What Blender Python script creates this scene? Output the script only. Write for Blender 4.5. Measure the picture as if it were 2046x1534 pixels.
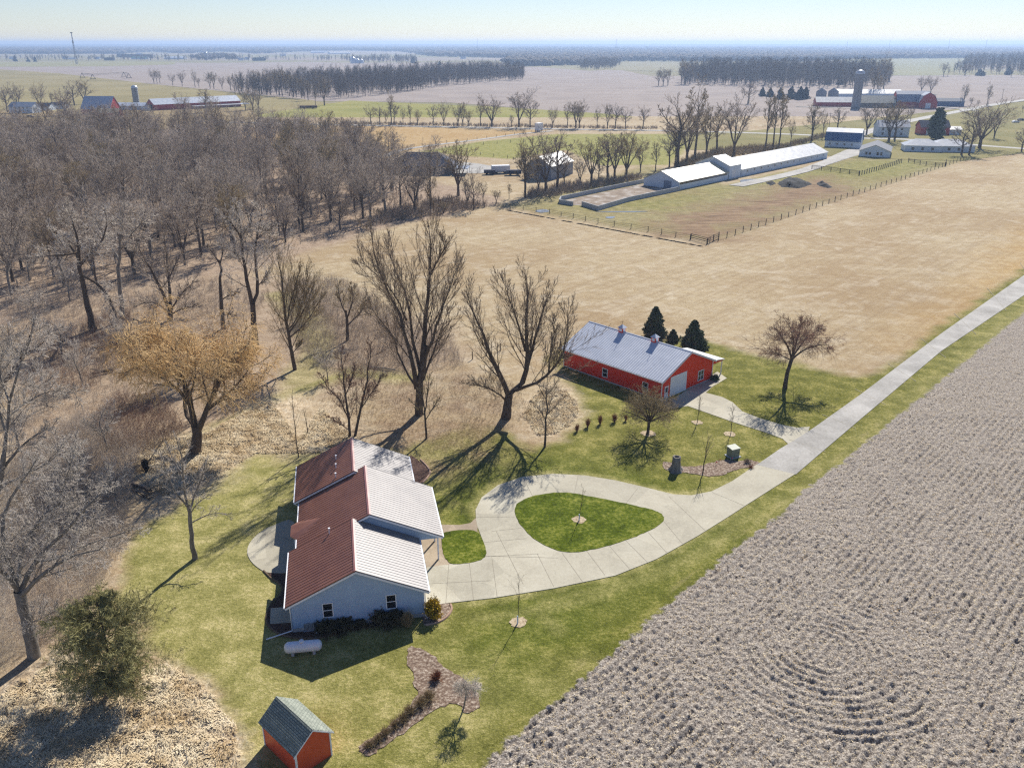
import bpy, math, random
import numpy as np
from mathutils import Vector
for _o in list(bpy.data.objects): bpy.data.objects.remove(_o)
SC = bpy.context.scene
COL = SC.collection
R = math.radians
# ------------------------------------------------------------------ camera, sky, sun, exposure
DENOISE = False
HAZE = 1.6e-4
FPX, CX, CY, CAMH = 1700.0, 1023.0, 767.0, 50.0
PITCH = math.atan((767 - 86) / FPX)
cam_d = bpy.data.cameras.new('camera'); cam = bpy.data.objects.new('camera', cam_d); COL.objects.link(cam)
cam_d.sensor_fit = 'HORIZONTAL'; cam_d.sensor_width = 36; cam_d.lens = 36 * FPX / 2046
cam_d.clip_start = 0.5; cam_d.clip_end = 60000
cam.location = (0, 0, CAMH); cam.rotation_euler = (math.pi / 2 - PITCH, 0, 0)
SC.camera = cam
SUN_AZ, SUN_EL = R(21.5), R(38)
W = bpy.data.worlds.new('World'); SC.world = W; W.use_nodes = True
wt = W.node_tree; wt.nodes.clear()
sky = wt.nodes.new('ShaderNodeTexSky'); sky.sky_type = 'NISHITA'; sky.sun_disc = False
sky.sun_elevation = SUN_EL; sky.sun_rotation = SUN_AZ
sky.altitude = 300; sky.air_density = 1.0; sky.dust_density = 0.0; sky.ozone_density = 1.5
bg = wt.nodes.new('ShaderNodeBackground'); bg.inputs[1].default_value = 0.06
wo = wt.nodes.new('ShaderNodeOutputWorld')
tint = wt.nodes.new('ShaderNodeMix'); tint.data_type = 'RGBA'; tint.blend_type = 'MULTIPLY'; tint.inputs[0].default_value = 1; tint.inputs[7].default_value = (.85, .90, 1.12, 1)
wt.links.new(sky.outputs[0], tint.inputs[6]); wt.links.new(tint.outputs[2], bg.inputs[0]); wt.links.new(bg.outputs[0], wo.inputs[0])
sd = bpy.data.lights.new('sun', 'SUN'); sd.energy = 4.6; sd.angle = R(0.53); sd.color = (1.0, 0.95, 0.87)
so = bpy.data.objects.new('sun', sd); COL.objects.link(so)
so.rotation_euler = Vector((math.sin(SUN_AZ) * math.cos(SUN_EL), math.cos(SUN_AZ) * math.cos(SUN_EL), math.sin(SUN_EL))).to_track_quat('Z', 'Y').to_euler()
so.location = (0, 0, 90)
SC.view_settings.view_transform = 'Standard'; SC.view_settings.look = 'None'
SC.view_settings.exposure = 0.68; SC.view_settings.gamma = 1
SC.view_settings.use_curve_mapping = False
SC.render.engine = 'CYCLES'
SC.cycles.max_bounces = 5; SC.cycles.diffuse_bounces = 2; SC.cycles.glossy_bounces = 2
SC.cycles.volume_bounces = 0; SC.cycles.transparent_max_bounces = 8; SC.cycles.transmission_bounces = 2
SC.cycles.use_denoising = DENOISE
SC.cycles.caustics_reflective = False; SC.cycles.caustics_refractive = False
SC.cycles.pixel_filter_type = 'BLACKMAN_HARRIS'; SC.cycles.filter_width = 1.3

# ------------------------------------------------------------------ picture point -> ground point
def ray(px, py):
    u = (px - CX) / FPX; v = (py - CY) / FPX
    return u, math.cos(PITCH) - v * math.sin(PITCH), -math.sin(PITCH) - v * math.cos(PITCH)
def P(px, py, z=0.0):
    d = ray(px, py); t = (z - CAMH) / d[2]
    return (d[0] * t, d[1] * t)
def onplane(px, py, yw):
    d = ray(px, py); t = yw / d[1]
    return (d[0] * t, CAMH + d[2] * t)          # world x, world z on the vertical plane y = yw
def hgt(base, top):
    x, y = P(*base); return onplane(top[0], top[1], y)[1]
def z1(x, y): return (x / 2.923, 40 + y / 2.923)
def z2(x, y): return (680 + x / 2.923, 40 + y / 2.923)
def z3(x, y): return (1346 + x / 2.923, 40 + y / 2.923)
def zA(x, y): return (1040 + x / 6.394, 220 + y / 6.394)
def z4(x, y): return (740 + x / 3.1, 230 + y / 3.1)
def zl(x, y): return (860 + x / 2.436, 920 + y / 2.436)
def zb(x, y): return (1080 + x / 3.197, 580 + y / 3.197)
def zs(x, y): return (460 + x / 3.41, 1160 + y / 3.41)
def zh(x, y): return (480 + x / 3.196, 840 + y / 3.196)

# ------------------------------------------------------------------ material helpers
def lin(r, g, b, k=1.0):
    f = lambda c: ((c / 255 + 0.055) / 1.055) ** 2.4 if c > 10 else c / 255 / 12.92
    return (min(.95, f(r) * k), min(.95, f(g) * k), min(.95, f(b) * k), 1)
class NT:
    def __init__(s, name):
        s.m = bpy.data.materials.new(name); s.m.use_nodes = True; s.t = s.m.node_tree; s.t.nodes.clear()
        s.out = s.n('ShaderNodeOutputMaterial'); s.b = s.n('ShaderNodeBsdfPrincipled')
        s.t.links.new(s.b.outputs[0], s.out.inputs[0])
    def n(s, k): return s.t.nodes.new(k)
    def l(s, a, b): s.t.links.new(a, b)
    def coord(s, world=True, scale=(1, 1, 1), rot=0):
        c = s.n('ShaderNodeNewGeometry').outputs['Position'] if world else s.n('ShaderNodeTexCoord').outputs['Object']
        mp = s.n('ShaderNodeMapping'); mp.inputs['Scale'].default_value = scale; mp.inputs['Rotation'].default_value[2] = rot
        s.l(c, mp.inputs['Vector']); return mp.outputs[0]
    def coordr(s, ang, sx, sy):
        g = s.n('ShaderNodeNewGeometry').outputs['Position']; a = s.n('ShaderNodeMapping'); a.inputs['Rotation'].default_value[2] = -ang; s.l(g, a.inputs[0])
        b = s.n('ShaderNodeMapping'); b.inputs['Scale'].default_value = (sx, sy, 1); s.l(a.outputs[0], b.inputs[0]); return b.outputs[0]
    def noise(s, vec, scale, detail=4, rough=.6, dist=0):
        k = s.n('ShaderNodeTexNoise'); k.inputs['Scale'].default_value = scale; k.inputs['Detail'].default_value = detail
        k.inputs['Roughness'].default_value = rough; k.inputs['Distortion'].default_value = dist
        s.l(vec, k.inputs['Vector']); return k.outputs['Fac']
    def wave(s, vec, scale, dist=0, prof='SIN', direction='X'):
        k = s.n('ShaderNodeTexWave'); k.inputs['Scale'].default_value = scale; k.inputs['Distortion'].default_value = dist
        k.wave_profile = prof; k.bands_direction = direction; s.l(vec, k.inputs['Vector']); return k.outputs['Fac']
    def ramp(s, fac, stops, interp='LINEAR'):
        k = s.n('ShaderNodeValToRGB'); k.color_ramp.interpolation = interp; e = k.color_ramp.elements
        while len(e) < len(stops): e.new(.5)
        for i, (p, c) in enumerate(stops):
            e[i].position = p; e[i].color = c if not isinstance(c, (int, float)) else (c, c, c, 1)
        s.l(fac, k.inputs[0]); return k.outputs[0]
    def mix(s, f, a, b, mode='MIX'):
        k = s.n('ShaderNodeMix'); k.data_type = 'RGBA'; k.blend_type = mode
        for v, i in ((f, 0), (a, 6), (b, 7)):
            if isinstance(v, (int, float)): k.inputs[i].default_value = v
            elif isinstance(v, tuple): k.inputs[i].default_value = v
            else: s.l(v, k.inputs[i])
        return k.outputs[2]
    def math(s, op, a, b=None, clamp=False):
        k = s.n('ShaderNodeMath'); k.operation = op; k.use_clamp = clamp
        for v, i in ((a, 0), (b, 1)):
            if v is None: continue
            if isinstance(v, (int, float)): k.inputs[i].default_value = v
            else: s.l(v, k.inputs[i])
        return k.outputs[0]
    def attr(s, name):
        k = s.n('ShaderNodeAttribute'); k.attribute_name = name; return k.outputs['Fac']
    def bump(s, h, strength=.5, dist=.1):
        k = s.n('ShaderNodeBump'); k.inputs['Strength'].default_value = strength; k.inputs['Distance'].default_value = dist
        s.l(h, k.inputs['Height']); s.l(k.outputs[0], s.b.inputs['Normal'])
    def fin(s, col, rough=.9, spec=.2, metal=0):
        if isinstance(col, tuple): s.b.inputs['Base Color'].default_value = col
        else: s.l(col, s.b.inputs['Base Color'])
        if isinstance(rough, (int, float)): s.b.inputs['Roughness'].default_value = rough
        else: s.l(rough, s.b.inputs['Roughness'])
        s.b.inputs['Specular IOR Level'].default_value = spec; s.b.inputs['Metallic'].default_value = metal
        return s.m
def mottled(name, cols, scale=3, rough=.9, spec=.2, world=False, bump=0, bscale=None, metal=0, detail=4, sc=(1, 1, 1), bdist=.05):
    t = NT(name); v = t.coord(world, sc)
    n = t.noise(v, scale, detail)
    k = len(cols)
    c = t.ramp(n, [(.3 + .4 * i / max(1, k - 1), q) for i, q in enumerate(cols)]) if k > 1 else cols[0]
    if bump: t.bump(t.noise(v, bscale or scale * 4, 5), bump, bdist)
    return t.fin(c, rough, spec, metal)
M = {}
M['white_siding'] = mottled('white_siding', [lin(196, 208, 220), lin(216, 224, 232)], 1.5, .7)
M['white_paint'] = mottled('white_paint', [lin(212, 214, 216), lin(228, 230, 232)], 2, .55, .4)
M['trim'] = mottled('white_trim', [lin(225, 228, 232), lin(238, 240, 242)], 2, .5, .4)
def siding(name, a, b, period=.12):
    t = NT(name); v = t.coord(False)
    w = t.wave(v, 1 / period / 2 / math.pi * 3.14, 0, 'SAW', 'Z')
    n = t.noise(v, .8, 5)
    c = t.mix(t.math('MULTIPLY', t.ramp(w, [(0, 1.0), (.14, 0.0), (1, 0.0)]), .35), t.ramp(n, [(.3, a), (.7, b)]), (a[0] * .55, a[1] * .55, a[2] * .55, 1))
    t.bump(w, .4, .02); return t.fin(c, .62, .3)
M['house_siding'] = siding('house_siding', lin(158, 182, 210), lin(172, 194, 218))
def ribbed(name, a, b, period=.23, axis='X', rough=.4, spec=.5, metal=0.0, dirt=.4):
    t = NT(name); v = t.coord(False)
    n = t.noise(t.coord(False, (1, 1, 1)), .5, 6, .65)
    st = t.noise(t.coord(False, (3, .25, 3)), 1.5, 4)
    c = t.ramp(t.math('MULTIPLY', n, 1.0), [(.3, a), (.7, b)])
    c = t.mix(t.math('MULTIPLY', t.ramp(st, [(.45, 0.0), (.75, 1.0)]), dirt), c, (a[0] * .6, a[1] * .6, a[2] * .6, 1))
    t.bump(t.noise(v, 6, 3), .06, .02)
    return t.fin(c, t.ramp(n, [(.2, rough - .06), (.8, rough + .08)]), spec, metal)
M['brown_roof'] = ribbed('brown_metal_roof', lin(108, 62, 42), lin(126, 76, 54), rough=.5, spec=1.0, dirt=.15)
M['pale_roof'] = ribbed('pale_metal_roof', lin(126, 120, 118), lin(148, 142, 138), rough=.45, spec=.5, dirt=.25)  # paler grey base colour for the slopes right of the house ridges
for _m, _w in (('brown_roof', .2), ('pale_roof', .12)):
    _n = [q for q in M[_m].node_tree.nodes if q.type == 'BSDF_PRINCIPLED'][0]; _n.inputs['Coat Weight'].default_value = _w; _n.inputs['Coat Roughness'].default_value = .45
M['grey_roof'] = ribbed('grey_metal_roof', lin(192, 197, 206), lin(208, 212, 220), rough=.42, spec=.5, dirt=.12)
M['white_roof'] = ribbed('white_metal_roof', lin(188, 186, 180), lin(206, 204, 198), rough=.35, spec=.6, dirt=.25)
M['tan_roof'] = ribbed('tan_metal_roof', lin(190, 176, 142), lin(212, 200, 168), rough=.4, spec=.5, dirt=.5)
M['blue_roof'] = ribbed('blue_metal_roof', lin(45, 82, 125), lin(60, 100, 145), rough=.45)
M['bluegrey_roof'] = ribbed('blue_grey_roof', lin(112, 124, 144), lin(132, 144, 162), rough=.6, spec=.3)
M['dark_roof'] = ribbed('dark_shingle_roof', lin(44, 48, 66), lin(60, 64, 84), rough=.8, spec=.2)
M['greyshingle'] = ribbed('grey_shingle_roof', lin(110, 112, 118), lin(134, 136, 140), rough=.85, spec=.2)
M['silver'] = ribbed('silver_metal', lin(185, 190, 196), lin(205, 208, 212), rough=.35, spec=.6, metal=.3)
def redwall(name, a, b):
    t = NT(name); v = t.coord(False)
    w = t.math('ADD', t.ramp(t.wave(v, 2.2, 0, 'SIN', 'X'), [(0, 0.0), (.12, 1.0)]), 0.0)
    n = t.noise(v, 1.2, 6, .7)
    c = t.ramp(n, [(.3, a), (.7, b)])
    c = t.mix(t.math('MULTIPLY', t.math('SUBTRACT', 1.0, w), .35), c, (a[0] * .5, a[1] * .5, a[2] * .5, 1))
    t.bump(t.noise(v, 9, 3), .1, .03); return t.fin(c, .5, .35)
M['red_wall'] = redwall('red_metal_siding', lin(222, 34, 8), lin(236, 58, 14))
M['shed_red'] = redwall('red_board_siding', lin(200, 76, 48), lin(214, 92, 62))
M['farm_red'] = redwall('dark_red_siding', lin(160, 22, 28), lin(176, 32, 36))
M['glass'] = NT('window_glass').fin(lin(22, 24, 34), .15, .6)
M['black'] = mottled('dark_rubber', [lin(18, 18, 20), lin(34, 34, 36)], 6)
M['concrete'] = mottled('pale_concrete_wall', [lin(150, 154, 158), lin(180, 182, 184)], 1.2, .85, bump=.2)
M['silo_grey'] = mottled('silo_staves', [lin(120, 122, 128), lin(150, 150, 152)], 1.5, .8, sc=(1, 1, .3))
M['wood_post'] = mottled('weathered_post', [lin(52, 44, 38), lin(84, 74, 64)], 5)
M['wood_grey'] = mottled('grey_weathered_wood', [lin(92, 84, 76), lin(130, 122, 112)], 5)
M['tank_white'] = mottled('tank_enamel', [lin(212, 216, 222), lin(228, 230, 234)], 2, .4, .5)
M['stake_white'] = mottled('white_tree_guard', [lin(200, 214, 230), lin(220, 228, 238)], 3, .6)
M['rust'] = mottled('rusty_metal', [lin(96, 60, 40), lin(60, 44, 36)], 5)
M['green_tarp'] = mottled('green_sheet_roof', [lin(40, 100, 100), lin(50, 120, 116)], 1)
M['tower_metal'] = mottled('tower_steel', [lin(120, 120, 126), lin(150, 150, 154)], .5)

# ------------------------------------------------------------------ object helpers
def tag(o, label=None, cat=None, group=None, kind=None):
    if label: o['label'] = label
    if cat: o['category'] = cat
    if group: o['group'] = group
    if kind: o['kind'] = kind
    return o
def mesh_np(name, V, Q, mat, parent=None, smooth=False, attrs=None, T=None):
    V = np.asarray(V, np.float32).reshape(-1, 3)
    Q = np.asarray(Q, np.int32).reshape(-1, 4) if Q is not None and len(Q) else np.zeros((0, 4), np.int32)
    T = np.asarray(T, np.int32).reshape(-1, 3) if T is not None and len(T) else np.zeros((0, 3), np.int32)
    me = bpy.data.meshes.new(name)
    me.vertices.add(len(V)); me.vertices.foreach_set('co', V.ravel())
    nl = Q.size + T.size
    me.loops.add(nl); me.loops.foreach_set('vertex_index', np.concatenate([Q.ravel(), T.ravel()]))
    me.polygons.add(len(Q) + len(T))
    ls = np.concatenate([np.arange(len(Q)) * 4, Q.size + np.arange(len(T)) * 3]).astype(np.int32)
    me.polygons.foreach_set('loop_start', ls)
    me.polygons.foreach_set('loop_total', np.concatenate([np.full(len(Q), 4), np.full(len(T), 3)]).astype(np.int32))
    if smooth: me.polygons.foreach_set('use_smooth', np.ones(len(Q) + len(T), bool))
    if attrs:
        for k, a in attrs.items():
            at = me.attributes.new(k, 'FLOAT', 'POINT'); at.data.foreach_set('value', np.asarray(a, np.float32))
    me.update(calc_edges=True); me.validate()
    if mat: me.materials.append(mat)
    o = bpy.data.objects.new(name, me); COL.objects.link(o)
    if parent: o.parent = parent
    return o
class MB:
    def __init__(s): s.v = []; s.f = []
    def add(s, vs, fs):
        n = len(s.v); s.v += [tuple(q) for q in vs]; s.f += [tuple(i + n for i in f) for f in fs]; return s
    def box(s, x0, x1, y0, y1, z0, z1):
        return s.add([(x, y, z) for z in (z0, z1) for x, y in ((x0, y0), (x1, y0), (x1, y1), (x0, y1))],
                     [(3, 2, 1, 0), (4, 5, 6, 7), (0, 1, 5, 4), (1, 2, 6, 5), (2, 3, 7, 6), (3, 0, 4, 7)])
    def slab(s, pts, t):                       # top polygon given, extruded down by t
        n = len(pts); lo = [(x, y, z - t) for x, y, z in pts]
        return s.add(list(pts) + lo, [tuple(range(n)), tuple(range(2 * n - 1, n - 1, -1))] + [(i, n + i, n + (i + 1) % n, (i + 1) % n) for i in range(n)])
    def prism(s, poly, axis, a, b):            # poly in the plane across 'axis' ('x' -> (y,z), 'y' -> (x,z), 'z' -> (x,y))
        f = {'x': lambda p, c: (c, p[0], p[1]), 'y': lambda p, c: (p[0], c, p[1]), 'z': lambda p, c: (p[0], p[1], c)}[axis]
        n = len(poly)
        return s.add([f(p, a) for p in poly] + [f(p, b) for p in poly], [tuple(range(n - 1, -1, -1)), tuple(range(n, 2 * n))] + [(i, (i + 1) % n, n + (i + 1) % n, n + i) for i in range(n)])
    def tube(s, pts, rad, k=8, cap=True):
        n0 = len(s.v); m = len(pts); rad = [rad] * m if isinstance(rad, (int, float)) else rad
        for i, p in enumerate(pts):
            p = Vector(p); d = (Vector(pts[min(i + 1, m - 1)]) - Vector(pts[max(i - 1, 0)])).normalized()
            a = d.cross(Vector((0, 0, 1))) if abs(d.z) < .9 else d.cross(Vector((1, 0, 0)))
            a.normalize(); b = d.cross(a)
            for j in range(k):
                t = 2 * math.pi * j / k; q = p + (a * math.cos(t) + b * math.sin(t)) * rad[i]; s.v.append(tuple(q))
        for i in range(m - 1):
            for j in range(k):
                s.f.append((n0 + i * k + j, n0 + i * k + (j + 1) % k, n0 + (i + 1) * k + (j + 1) % k, n0 + (i + 1) * k + j))
        if cap: s.f.append(tuple(n0 + j for j in range(k - 1, -1, -1))); s.f.append(tuple(n0 + (m - 1) * k + j for j in range(k)))
        return s
    def lathe(s, prof, k=24, c=(0, 0)):
        n0 = len(s.v); m = len(prof)
        for r, z in prof:
            for j in range(k):
                t = 2 * math.pi * j / k; s.v.append((c[0] + r * math.cos(t), c[1] + r * math.sin(t), z))
        for i in range(m - 1):
            for j in range(k):
                s.f.append((n0 + i * k + j, n0 + i * k + (j + 1) % k, n0 + (i + 1) * k + (j + 1) % k, n0 + (i + 1) * k + j))
        return s
    def build(s, name, mat, parent=None, smooth=False):
        me = bpy.data.meshes.new(name); me.from_pydata(s.v, [], s.f); me.update()
        if smooth:
            for p in me.polygons: p.use_smooth = True
        me.materials.append(mat); o = bpy.data.objects.new(name, me); COL.objects.link(o)
        if parent: o.parent = parent
        return o
def empty(name, loc, rz=0, label=None, cat=None, group=None):
    o = bpy.data.objects.new(name, None); COL.objects.link(o)
    o.location = (loc[0], loc[1], loc[2] if len(loc) > 2 else 0); o.rotation_euler[2] = rz; o.empty_display_size = .5
    return tag(o, label, cat, group)
def children(o): return [c for c in ALLCH.get(o.name, [])]
def copy_tree(root, kids, loc, rz, sc, label, group=None):
    r = root.copy(); COL.objects.link(r); r.location = loc; r.rotation_euler = (0, 0, rz); r.scale = sc if isinstance(sc, tuple) else (sc, sc, sc)
    r['label'] = label
    if group: r['group'] = group
    for k in kids:
        c = k.copy(); COL.objects.link(c); c.parent = r
    return r
ORD = ['first', 'second', 'third', 'fourth', 'fifth', 'sixth', 'seventh', 'eighth', 'ninth', 'tenth', 'eleventh', 'twelfth', 'thirteenth', 'fourteenth', 'fifteenth', 'sixteenth', 'seventeenth', 'eighteenth', 'nineteenth', 'twentieth']
def ordn(i):
    if i < 20: return ORD[i]
    t = ['twenty', 'thirty', 'forty', 'fifty'][i // 10 - 2]
    return t + '-' + ORD[i % 10 - 1] if (i + 1) % 10 and i % 10 != 9 else t
def ordn(i):
    n = i + 1
    if n <= 20: return ORD[i]
    tens, u = divmod(n, 10)
    base = {2: 'twenty', 3: 'thirty', 4: 'forty', 5: 'fifty', 6: 'sixty'}[tens]
    return base + '-' + ORD[u - 1] if u else {2: 'twentieth', 3: 'thirtieth', 4: 'fortieth', 5: 'fiftieth', 6: 'sixtieth'}[tens]

# ------------------------------------------------------------------ numpy noise and polygon distance
def _hash(ix, iy, s):
    h = (ix.astype(np.int64) * 374761393 + iy.astype(np.int64) * 668265263 + s * 974711) & 0xffffffff
    h = ((h ^ (h >> 13)) * 1274126177) & 0xffffffff
    return ((h ^ (h >> 16)) & 0xffff) / 65535.0
def vnoise(x, y, s=0):
    ix = np.floor(x); iy = np.floor(y); fx = x - ix; fy = y - iy
    fx = fx * fx * (3 - 2 * fx); fy = fy * fy * (3 - 2 * fy)
    a = _hash(ix, iy, s); b = _hash(ix + 1, iy, s); c = _hash(ix, iy + 1, s); d = _hash(ix + 1, iy + 1, s)
    return (a * (1 - fx) + b * fx) * (1 - fy) + (c * (1 - fx) + d * fx) * fy
def fbm(x, y, o=4, s=0):
    r = 0; a = .5; t = 0
    for i in range(o):
        r = r + a * vnoise(x * 2 ** i, y * 2 ** i, s + i * 17); t += a; a *= .55
    return r / t
def sdf(X, Y, poly):
    """signed distance (positive inside) to a polygon of world points"""
    d = np.full(X.shape, 1e9); ins = np.zeros(X.shape, bool); n = len(poly)
    for i in range(n):
        ax, ay = poly[i]; bx, by = poly[(i + 1) % n]
        ex, ey = bx - ax, by - ay; wx, wy = X - ax, Y - ay
        t = np.clip((wx * ex + wy * ey) / (ex * ex + ey * ey + 1e-9), 0, 1)
        d = np.minimum(d, (wx - ex * t) ** 2 + (wy - ey * t) ** 2)
        c = (ay <= Y) != (by <= Y)
        with np.errstate(divide='ignore', invalid='ignore'):
            xi = ax + (Y - ay) * ex / (ey if ey else 1e-9)
        ins ^= c & (X < xi)
    d = np.sqrt(d); return np.where(ins, d, -d)
def PP(pts): return [P(*q) for q in pts]
def smooth01(v, w): return np.clip(v / w * .5 + .5, 0, 1)
# ------------------------------------------------------------------ ground zones, in picture points
PLOW = [(940, 1980), (958, 1534), (1060, 1441), (1200, 1323), (1278, 1257), (1357, 1191), (1451, 1109), (1533, 1047), (1571, 1018), (1619, 969), (1681, 924), (1720, 893), (1850, 785), (2046, 625), (2300, 430), (2600, 700), (2700, 1980)]
ROADP = [(2200, 430), (2046, 550), (1880, 667), (1720, 788), (1621, 855), (1612, 858), (1575, 887), (1517, 926), (1518, 940), (1600, 1000), (1720, 836), (1880, 702), (2046, 590), (2200, 480)]
LAWN = [(470, 1980), (500, 1534), (478, 1450), (430, 1390), (385, 1345), (335, 1322), (312, 1290), (300, 1240), (240, 1190), (250, 1100), (330, 1030), (400, 985), (455, 945), (520, 905), (600, 880), (800, 900), (860, 880), (930, 850), (1000, 860), (1060, 900), (1120, 880), (1160, 830), (1150, 790), (1100, 720), (1130, 680), (1400, 680), (1500, 705), (1590, 725), (1700, 752), (1760, 745), (1900, 640), (2100, 500), (2200, 455), (2046, 628), (1850, 790), (1700, 910), (1580, 1010), (1460, 1105), (1290, 1250), (1130, 1385), (950, 1545)]
GREENB = [(860, 1010), (900, 950), (1000, 912), (1100, 912), (1200, 925), (1330, 950), (1500, 1010), (1540, 1010), (1500, 1050), (1300, 1240), (1000, 1400), (870, 1290), (960, 1200), (1250, 1000), (1000, 1010), (980, 1150), (880, 1130)]
MEADOW = [(1110, 685), (900, 650), (700, 560), (555, 530), (650, 490), (760, 455), (1000, 413), (1120, 437), (1420, 488), (1600, 422), (1925, 320), (2046, 306), (2500, 280), (2400, 450), (2046, 548), (1900, 655), (1760, 745), (1700, 752), (1590, 725), (1500, 705), (1400, 680)]
ORANGE = [(2046, 470), (2200, 380), (2300, 420), (2046, 549), (1890, 660), (1840, 690), (1880, 630), (1950, 560)]
PAST = [(1005, 411), (1120, 433), (1420, 485), (1600, 419), (1925, 320), (1900, 300), (1780, 300), (1560, 345), (1450, 370), (1290, 330), (1100, 390)]
PASTG = [(1420, 390), (1480, 350), (1700, 320), (1910, 316), (1800, 350), (1650, 362), (1460, 375), (1330, 420), (1130, 412), (1250, 400)]
MUD = [(1330, 470), (1420, 480), (1600, 410), (1700, 385), (1640, 350), (1560, 370), (1480, 400), (1330, 430)]
STRAW1 = [(0, 1980), (500, 1980), (495, 1534), (475, 1460), (430, 1400), (385, 1350), (335, 1325), (240, 1345), (130, 1290), (0, 1380)]
STRAW2 = [(600, 880), (590, 860), (620, 830), (660, 800), (700, 870), (700, 895), (600, 905), (510, 905), (440, 950), (330, 1000), (250, 960), (300, 880), (400, 870), (470, 845), (530, 800), (620, 790)]
REED = [(1045, 830), (1060, 795), (1090, 775), (1130, 780), (1152, 800), (1158, 825), (1140, 850), (1110, 868), (1075, 870), (1050, 855)]
MULCH1 = [(620, 900), (640, 830), (690, 790), (800, 750), (940, 740), (1040, 770), (1060, 820), (1040, 870), (980, 900), (900, 950), (860, 960), (820, 910), (700, 890)]
BRUSH = [(0, 1380), (0, 560), (250, 560), (430, 520), (560, 560), (700, 600), (900, 660), (950, 700), (800, 760), (680, 790), (560, 790), (440, 850), (330, 900), (250, 1000), (240, 1100), (200, 1250), (80, 1330)]
TANF = [(480, 255), (735, 252), (1095, 262), (960, 280), (845, 297), (800, 305), (760, 300), (600, 290), (480, 290)]
YG1 = [(840, 303), (960, 283), (1110, 268), (1400, 268), (1340, 330), (1200, 330), (1130, 300), (1020, 318), (930, 312)]
WOODF = [(-300, 700), (-300, 240), (0, 240), (400, 250), (620, 262), (740, 300), (800, 345), (1000, 395), (985, 411), (880, 433), (760, 457), (650, 492), (555, 528), (430, 555), (300, 575), (100, 620), (0, 660)]

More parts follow.
